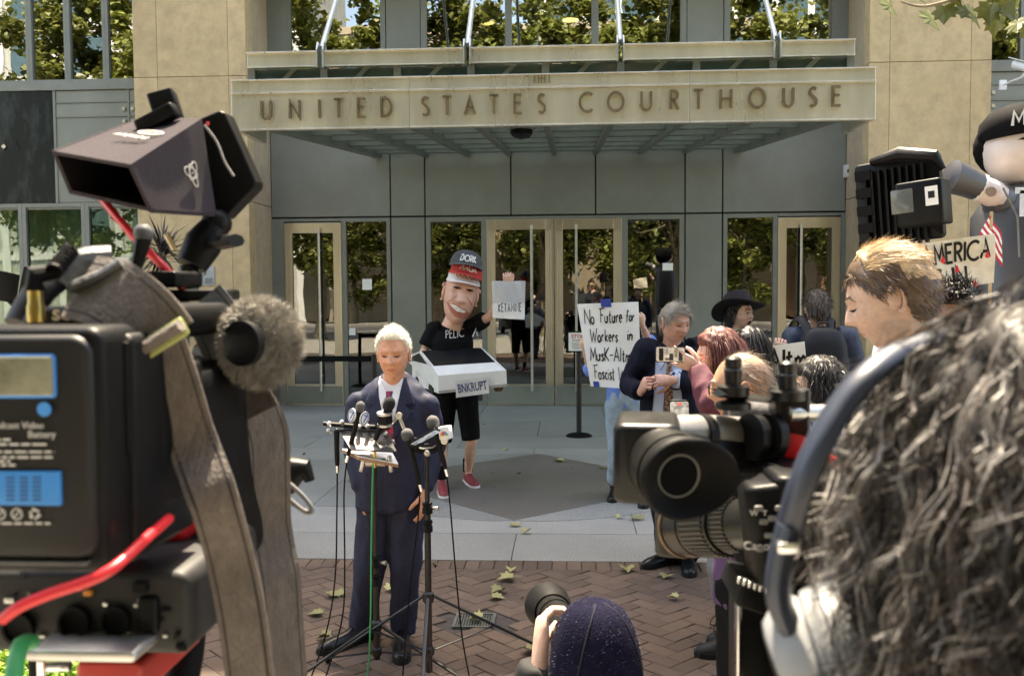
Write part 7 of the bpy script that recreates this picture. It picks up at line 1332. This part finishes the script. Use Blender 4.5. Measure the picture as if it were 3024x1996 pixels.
# headphones: band over the head, cup on the ear
hpn = thing('headphones', 'navy headphones with silver ear cup on the curly haired operator', 'headphones', W(2420, 1850, .55)); q = loc_(hpn); m_band = mat('navy_band', (.018, .025, .044), .4, var=.15, scale=20); m_cup = mat('silver_cup', (.20, .21, .225), .45, .1, var=.08, scale=8)
bp_ = smoothpts([q(2900, 985, .60), q(2790, 1000, .57), q(2650, 1045, .55), q(2560, 1110, .535), q(2480, 1205, .53), q(2415, 1320, .525), q(2365, 1440, .525), q(2330, 1560, .53)], 6); MB().tube(bp_, [.0062]*len(bp_), 12, flat=1.5, up=(.2, 1, 0)).build('headband', m_band, hpn)
MB().tube(smoothpts([q(2332, 1550, .53), q(2305, 1660, .53), q(2300, 1770, .53), q(2345, 1880, .535)], 6), [.0072]*19, 12, flat=1.6, up=(.2, 1, 0)).build('slider', m_band, hpn); MB().rbox((0, 0, 0), (.013, .02, .006), .002, T=Tr(q(2322, 1605, .526))).build('trim', m_chrome, hpn)
cT = Tr(q(2450, 1960, .545)) @ Rz(-.45) @ Ry(1.15) @ Rx(-.25); MB().lathe([(.012, -.028), (.034, -.026), (.041, -.018), (.043, -.006), (.040, -.002), (.043, .0), (.044, .006), (.041, .009), (.044, .011), (.042, .022), (.03, .024)], 36, T=cT).build('ear_cup', m_cup, hpn); MB().lathe([(.026, -.0285), (.034, -.027), (.034, -.025)], 30, T=cT).build('cup_disc', m_black, hpn); MB().lathe([(.045, .024), (.048, .03), (.044, .042), (.03, .044)], 32, T=cT).build('ear_pad', m_rubber, hpn)
# ------------------------------------------------------------------ crouching photographer in a beanie
bz = up(W(1760, 1900, 2.05), 0); bb = lambda x, y, z: bz+V((x, y, z))
zt_ = W(1755, 1775, 2.05).z; hc = bb(0, 0, zt_-.13)
Ph = Person('crouching photographer in a navy fleece beanie with a long lens', bz, 1.72, PI+.25, PI+.35, .0, 0, 1.0, head=hc, sk='fairer', skc=(.58, .36, .28), remap=True,
  J=dict(neck=hc+V((.0, -.03, -.17)), chest=hc+V((.02, -.08, -.36)), pelvis=bb(.05, -.12, .42), sa=hc+V((.19, -.04, -.24)), sb=hc+V((-.19, -.03, -.24)), ea=hc+V((.22, .12, -.40)), wa=hc+V((.05, .24, -.12)), eb=hc+V((-.22, .06, -.36)), wb=W(1597, 1955, 2.12),
         ha=bb(.13, -.10, .40), hb=bb(-.05, -.10, .40), ka=bb(.22, .30, .42), kb=bb(-.12, .32, .30), aa=bb(.2, -.02, .10), ab=bb(-.1, -.08, .10), ta=bb(.24, .16, .03), tb=bb(-.12, .1, .03)))
add_hand(Ph.hands, aim_T(W(1594, 1945, 2.12)-bz, (.06, .45, .9), (.9, .2, -.1)), (.75,)*4, -1, 1.0, thumb=.0, tcurl=.1); add_hand(Ph.hands, hand_T(Ph.J['wa'], Ph.J['ea'], (-1, .2, 0)), (.8,)*4, 1, 1.0)
Ph.body()
Ph.garment('jacket', mat('dark_jacket', (.022, .021, .021), .8, var=.2, scale=20), lambda mb: [mb.tube([Ph.J['pelvis'], Ph.J['chest'], Ph.J['neck']+V((0, 0, -.02))], [.17, .185, .085], 18), Ph.arm(mb, 'a', (.085, .075, .066, .06, .05), 1.95), Ph.arm(mb, 'b', (.085, .075, .066, .06, .05), 1.98)], fold=.004)
Ph.trousers(m_blk); Ph.shoe('a', m_shoe, m_solek); Ph.shoe('b', m_shoe, m_solek)
m_bean = mat('navy_fleece', (.010, .0095, .027), .95, var=.25, scale=60, spec=.1, bump=.35, bscale=220); mb = MB(); BT = Tr(hc-bz) @ Rz(PI+.35); n = 40; rg = []
for k in range(15):
    t = k/14; th = t*PI*.5; z = -.085+.215*math.sin(th); r = math.cos(th)**.62 if t < 1 else .02
    rg.append([((.104*r+.0015*math.sin(9*a))*math.cos(a), (.121*r+.0015*math.sin(7*a))*math.sin(a), z+.004*math.sin(3*a+1)*(1-t)) for a in [2*PI*q_/n for q_ in range(n)]])
mb.loft(rg, 0, BT); bo = mb.build('beanie', m_bean, Ph.root, 80)
for s_ in (-1, 1):
    pts = []
    for k in range(15): t = k/14*.97; th = t*PI*.5; r = math.cos(th)**.62; a = PI/2+s_*(.95-.5*t); pts.append(BT @ V(((.104*r+.0012)*math.cos(a), (.121*r+.0012)*math.sin(a), -.085+.215*math.sin(th))))
    MB().tube(pts, .0022, 6).build('seam', mat('navy_seam', (.012, .012, .026), .9), bo)
fz = MB(); rs = random.Random(2)
for k in range(1800):
    a = rs.uniform(0, 6.283); th = rs.uniform(.0, 1.5); r = math.cos(th)**.62; p = V((.104*r*math.cos(a), .121*r*math.sin(a), -.085+.215*math.sin(th))); d = (V((p.x, p.y, p.z*.8)).normalized()+V((rs.gauss(0, .7), rs.gauss(0, .7), rs.gauss(0, .7)))).normalized(); s = d.cross(V((1, .2, .3))).normalized()*.0007
    fz.add([p-s, p+s, p+d*rs.uniform(.002, .006)], [(0, 1, 2)], 0, BT)
tag(fz.build('lint', mat('fleece_lint', (.055, .055, .09), .9), bo, None), kind='stuff')
pc = thing('photo_camera', 'photo camera with a long black lens raised by the crouching photographer', 'camera', W(1650, 1850, 2.25)); q = loc_(pc); a0, a1 = q(1705, 1905, 2.12), q(1618, 1788, 2.50); dd = a1-a0
for t0, t1, ra, rb2, nm in ((.0, .25, .036, .038, 'lens_base'), (.25, .7, .040, .042, 'zoom_ring'), (.7, .86, .044, .046, 'front_barrel')): MB().tube([a0+dd*t0, a0+dd*t1], [ra, rb2], 32).build(nm, m_lens, pc, 30)
MB().tube([a0+dd*.80, a0+dd*.86, a0+dd*1.02, a0+dd*1.02, a0+dd*.87], [.049, .056, .062, .058, .052], 36, cap=False).build('lens_hood', m_rubber, pc, 50); MB().rbox((0, 0, 0), (.13, .06, .09), .015, T=Tr(a0-dd*.1) @ Rz(.35)).build('camera_body', m_black, pc, 50)
# ------------------------------------------------------------------ light panel, inflatable figure, flag and sign at the right
lp = thing('light_panel', 'black light panel on a stand seen from behind at right', 'light panel', W(2690, 650, 3.0)); q = loc_(lp); LT = Tr(q(2686, 608, 3.0)) @ Rz(-.7) @ Ry(-.08)
MB().rbox((-.03, .0, .02), (.26, .035, .26), .015, 4, T=LT, ax=1).build('panel', m_black, lp, 50)
for k in range(9): MB().box((-.12+k*.022, -.026, .0), (.007, .02, .24), T=LT).build('cooling_fin', m_black, lp)
for k in range(5): MB().box((-.125, -.032, -.11+k*.055), (.05, .012, .03), T=LT).build('vent_block', m_rubber, lp)
MB().tube([LT @ V((-.1, -.02, .15)), LT @ V((.0, -.05, .155)), LT @ V((.1, -.045, .13)), LT @ V((.115, -.03, .09))], [.012, .022, .02, .01], 10).build('yoke_top', m_black, lp); bt_ = MB().rbox((.075, -.09, -.01), (.135, .09, .13), .012, 4, T=LT).build('battery', m_black, lp, 50); MB().rbox((.03, -.136, .0), (.065, .003, .07), .004, T=LT, ax=1).build('window', mat('battery_window', (.10, .11, .11), .15), bt_, 50); MB().box((.115, -.136, .005), (.035, .003, .055), T=LT).build('battery_label', m_flagw, bt_); MB().box((.115, -.138, .008), (.018, .002, .02), T=LT).build('label_mark', m_ink, bt_)
p0 = LT @ V((.03, -.02, -.15)); MB().tube([p0, p0+V((0, 0, -.06)), V((p0.x, p0.y, .05-lp.location.z))], [.02, .016, .014], 12).build('stand_pole', m_blackm, lp)
for a in (.5, 2.6, 4.7): MB().tube([V((p0.x, p0.y, .55-lp.location.z)), V((p0.x+.5*math.cos(a), p0.y+.5*math.sin(a), .012-lp.location.z))], .01, 8).build('stand_leg', m_blackm, lp)
Yi = 5.6; inf = thing('inflatable_figure', 'inflatable figure in dark suit and black cap at the right edge', 'inflatable', up(W(3018, 700, Yi), 0)); q = loc_(inf)
m_infs = mat('inflatable_suit', (.055, .056, .065), .38, var=.12, scale=5, bump=.05, bscale=12); m_infh = mat('inflatable_skin', (.66, .57, .54), .35, var=.06, scale=4); hz = q(3008, 442, Yi); mb = MB()
mb.lathe([(.20, 0), (.25, .05), (.24, .5), (.26, 1.0), (.28, 1.5), (.27, hz.z-.38), (.20, hz.z-.27), (.10, hz.z-.20)], 28); mb.build('suit_body', m_infs, inf, 60)
hd_ = MB().ball(hz, (.20, .19, .20), 28).build('head', m_infh, inf, 60); cT = Tr(hz+V((0, 0, .10))); cp_ = MB(); cp_.lathe([(.215, -.03), (.218, .0), (.20, .07), (.14, .13), (.05, .155), (.01, .158)], 30, T=cT @ Ry(-.12)); co_ = cp_.build('cap', m_blk, inf, 60); hbk = MB().ball(hz+V((-.02, .06, .02)), (.20, .17, .18), 20).build('hair', m_blk, inf, 60)
L = MB(); x1 = letters(L, 'MAGA', 0, 0, .085, .014, 0, .003, gap=.22, sx=.9); L.v = [tuple(V((0, 0, 0))+hz+V(((.228+z)*math.sin(-.55+x/.2), -(.215+z)*math.cos(-.55+x/.2), .105+y*.9+.02*x))) for x, y, z in L.v]; L.build('cap_lettering', m_embr, co_, None)
ibv = BVHTree.FromPolygons([v.co for v in hd_.data.vertices], [p.vertices for p in hd_.data.polygons]); TI = Tr(hz) @ FRONT; 
decal(ibv, [(-.10, .075), (-.05, .105), (.0, .10), (-.05, .095)], TI, .002, m_ink, 'eyebrow', hd_, .02, .002); decal(ibv, [(-.085, .03), (-.05, .045), (-.01, .035), (-.05, .028)], TI, .002, m_ink, 'eye', hd_, .02, .002); decal(ibv, [(-.03, -.08), (.04, -.06), (.1, -.08), (.04, -.095)], TI, .002, mat('inflatable_lip', (.45, .14, .12), .5), 'lips', hd_, .02, .002)
decal(ibv, [(.04, .03), (.08, .045), (.12, .03), (.08, .025)], TI, .002, m_ink, 'eye', hd_, .02, .002); decal(ibv, [(.04, .10), (.08, .11), (.13, .075), (.08, .1)], TI, .002, m_ink, 'eyebrow', hd_, .02, .002)
MB().tube([q(2965, 640, Yi-.05), q(2955, 590, Yi-.1), q(2925, 572, Yi-.15)], [.12, .10, .07], 16).build('shoulder', m_infs, inf, 60); MB().tube([q(2800, 520, Yi-.2), q(2806, 521, Yi-.2), q(2850, 536, Yi-.18), q(2893, 555, Yi-.16)], [.05, .095, .085, .075], 16).build('sleeve', m_infs, inf, 60); MB().tube([q(2888, 553, Yi-.16), q(2897, 557, Yi-.16)], .079, 16).build('cuff', m_flagw, inf); MB().tube([q(2895, 556, Yi-.165), q(2930, 572, Yi-.16), q(2958, 583, Yi-.15), q(2968, 587, Yi-.15)], [.072, .075, .06, .02], 16).build('hand', m_infh, inf, 60)
c = q(2927, 567, Yi-.245); MB().lathe([(.027, 0), (.027, .006)], 18, T=Tr(c) @ Rx(PI/2)).build('hand_patch', mat('patch_tan', (.26, .19, .16), .6), inf)
for dx in (0,): MB().tube([q(2962, 555, Yi-.27), q(2985, 600, Yi-.29), q(3005, 640, Yi-.29), q(3010, 760, Yi-.29)], .006, 6).build('lapel_line', m_vft, inf)
L = MB(); letters(L, 'T', 0, 0, .14, .034, 0, .004); p0 = q(2996, 640, Yi-.30); L.v = [(p0.x+x, p0.y-z, p0.z+y) for x, y, z in L.v]; L.build('shirt_lettering', mat('shirt_letter', (.6, .64, .72), .5), inf, None)
poster('white protest sign lettered AMERICA with red drops at right', ((2722, 720, 5.0), (2936, 690, 5.0), (2938, 835, 5.0), (2738, 862, 5.0)), [('AMERICA', .0, .53, .38, .016, dict(gap=.2, jit=.02, width=.96)), ('IS IN', .08, .06, .36, .018, dict(gap=.26, jit=.02, width=.56))], 5.0, .01, pap=mat('stained_card', (.66, .62, .52), .8, var=.15, scale=12))
for px, py in ((2916, 755), (2827, 797), (2785, 770), (2880, 840)):
    c = W(px, py, 4.965); tag(MB().lathe([(.001, -.014), (.011, -.008), (.012, -.002), (.006, .012), (.001, .024)], 10, T=M.Diagonal((1, .2, 1, 1))).build('paint_drop', m_red, None, 60, c), 'red painted drop on the AMERICA sign, %s' % ('upper right' if px > 2900 else 'lower right' if px > 2850 else 'beside the second line' if px > 2800 else 'left side'), 'paint drop')
stk = thing('sign_stick', 'wooden stick carrying the AMERICA sign', 'stick', up(W(2840, 800, 5.03), 0)); MB().box((0, 0, .9), (.03, .015, 1.9)).build('shaft', mat('pine', (.45, .32, .18), .7), stk); MB().box((0, 0, .01), (.12, .12, .02)).build('foot', MATS['pine'], stk)
fg = thing('striped_flag', 'red and white striped flag hanging behind the AMERICA sign', 'flag', W(2930, 640, 5.2)); q = loc_(fg)
for k in range(7):
    a, b_ = k/7, (k+1)/7; pl = [lerp(q(2925, 636, 5.2), q(2895, 690, 5.2), a), lerp(q(2962, 700, 5.2), q(2962, 790, 5.2), a*1.0), lerp(q(2962, 700, 5.2), q(2962, 790, 5.2), b_), lerp(q(2925, 636, 5.2), q(2895, 690, 5.2), b_)]
    mb = MB(); N = 6; vs = [lerp(pl[0], pl[1], i/N)+V((0, .012*math.sin(i*1.2+k*.3), 0)) for i in range(N+1)]+[lerp(pl[3], pl[2], i/N)+V((0, .012*math.sin(i*1.2+(k+1)*.3), 0)) for i in range(N+1)]; vs += [v+V((0, .002, 0)) for v in vs]; fs = [(i, i+1, N+2+i, N+1+i) for i in range(N)]; fs += [tuple(x+2*N+2 for x in f[::-1]) for f in fs]; mb.add(vs, fs); mb.build('stripe', mat('flag_red', (.42, .03, .05), .8) if k % 2 == 0 else m_shirtw, fg, 60)
MB().cyl(q(2928, 625, 5.21), V((q(2928, 625, 5.21).x, .01, .02-fg.location.z)), .008).build('pole', MATS['pine'] if 'pine' in MATS else m_bark, fg)
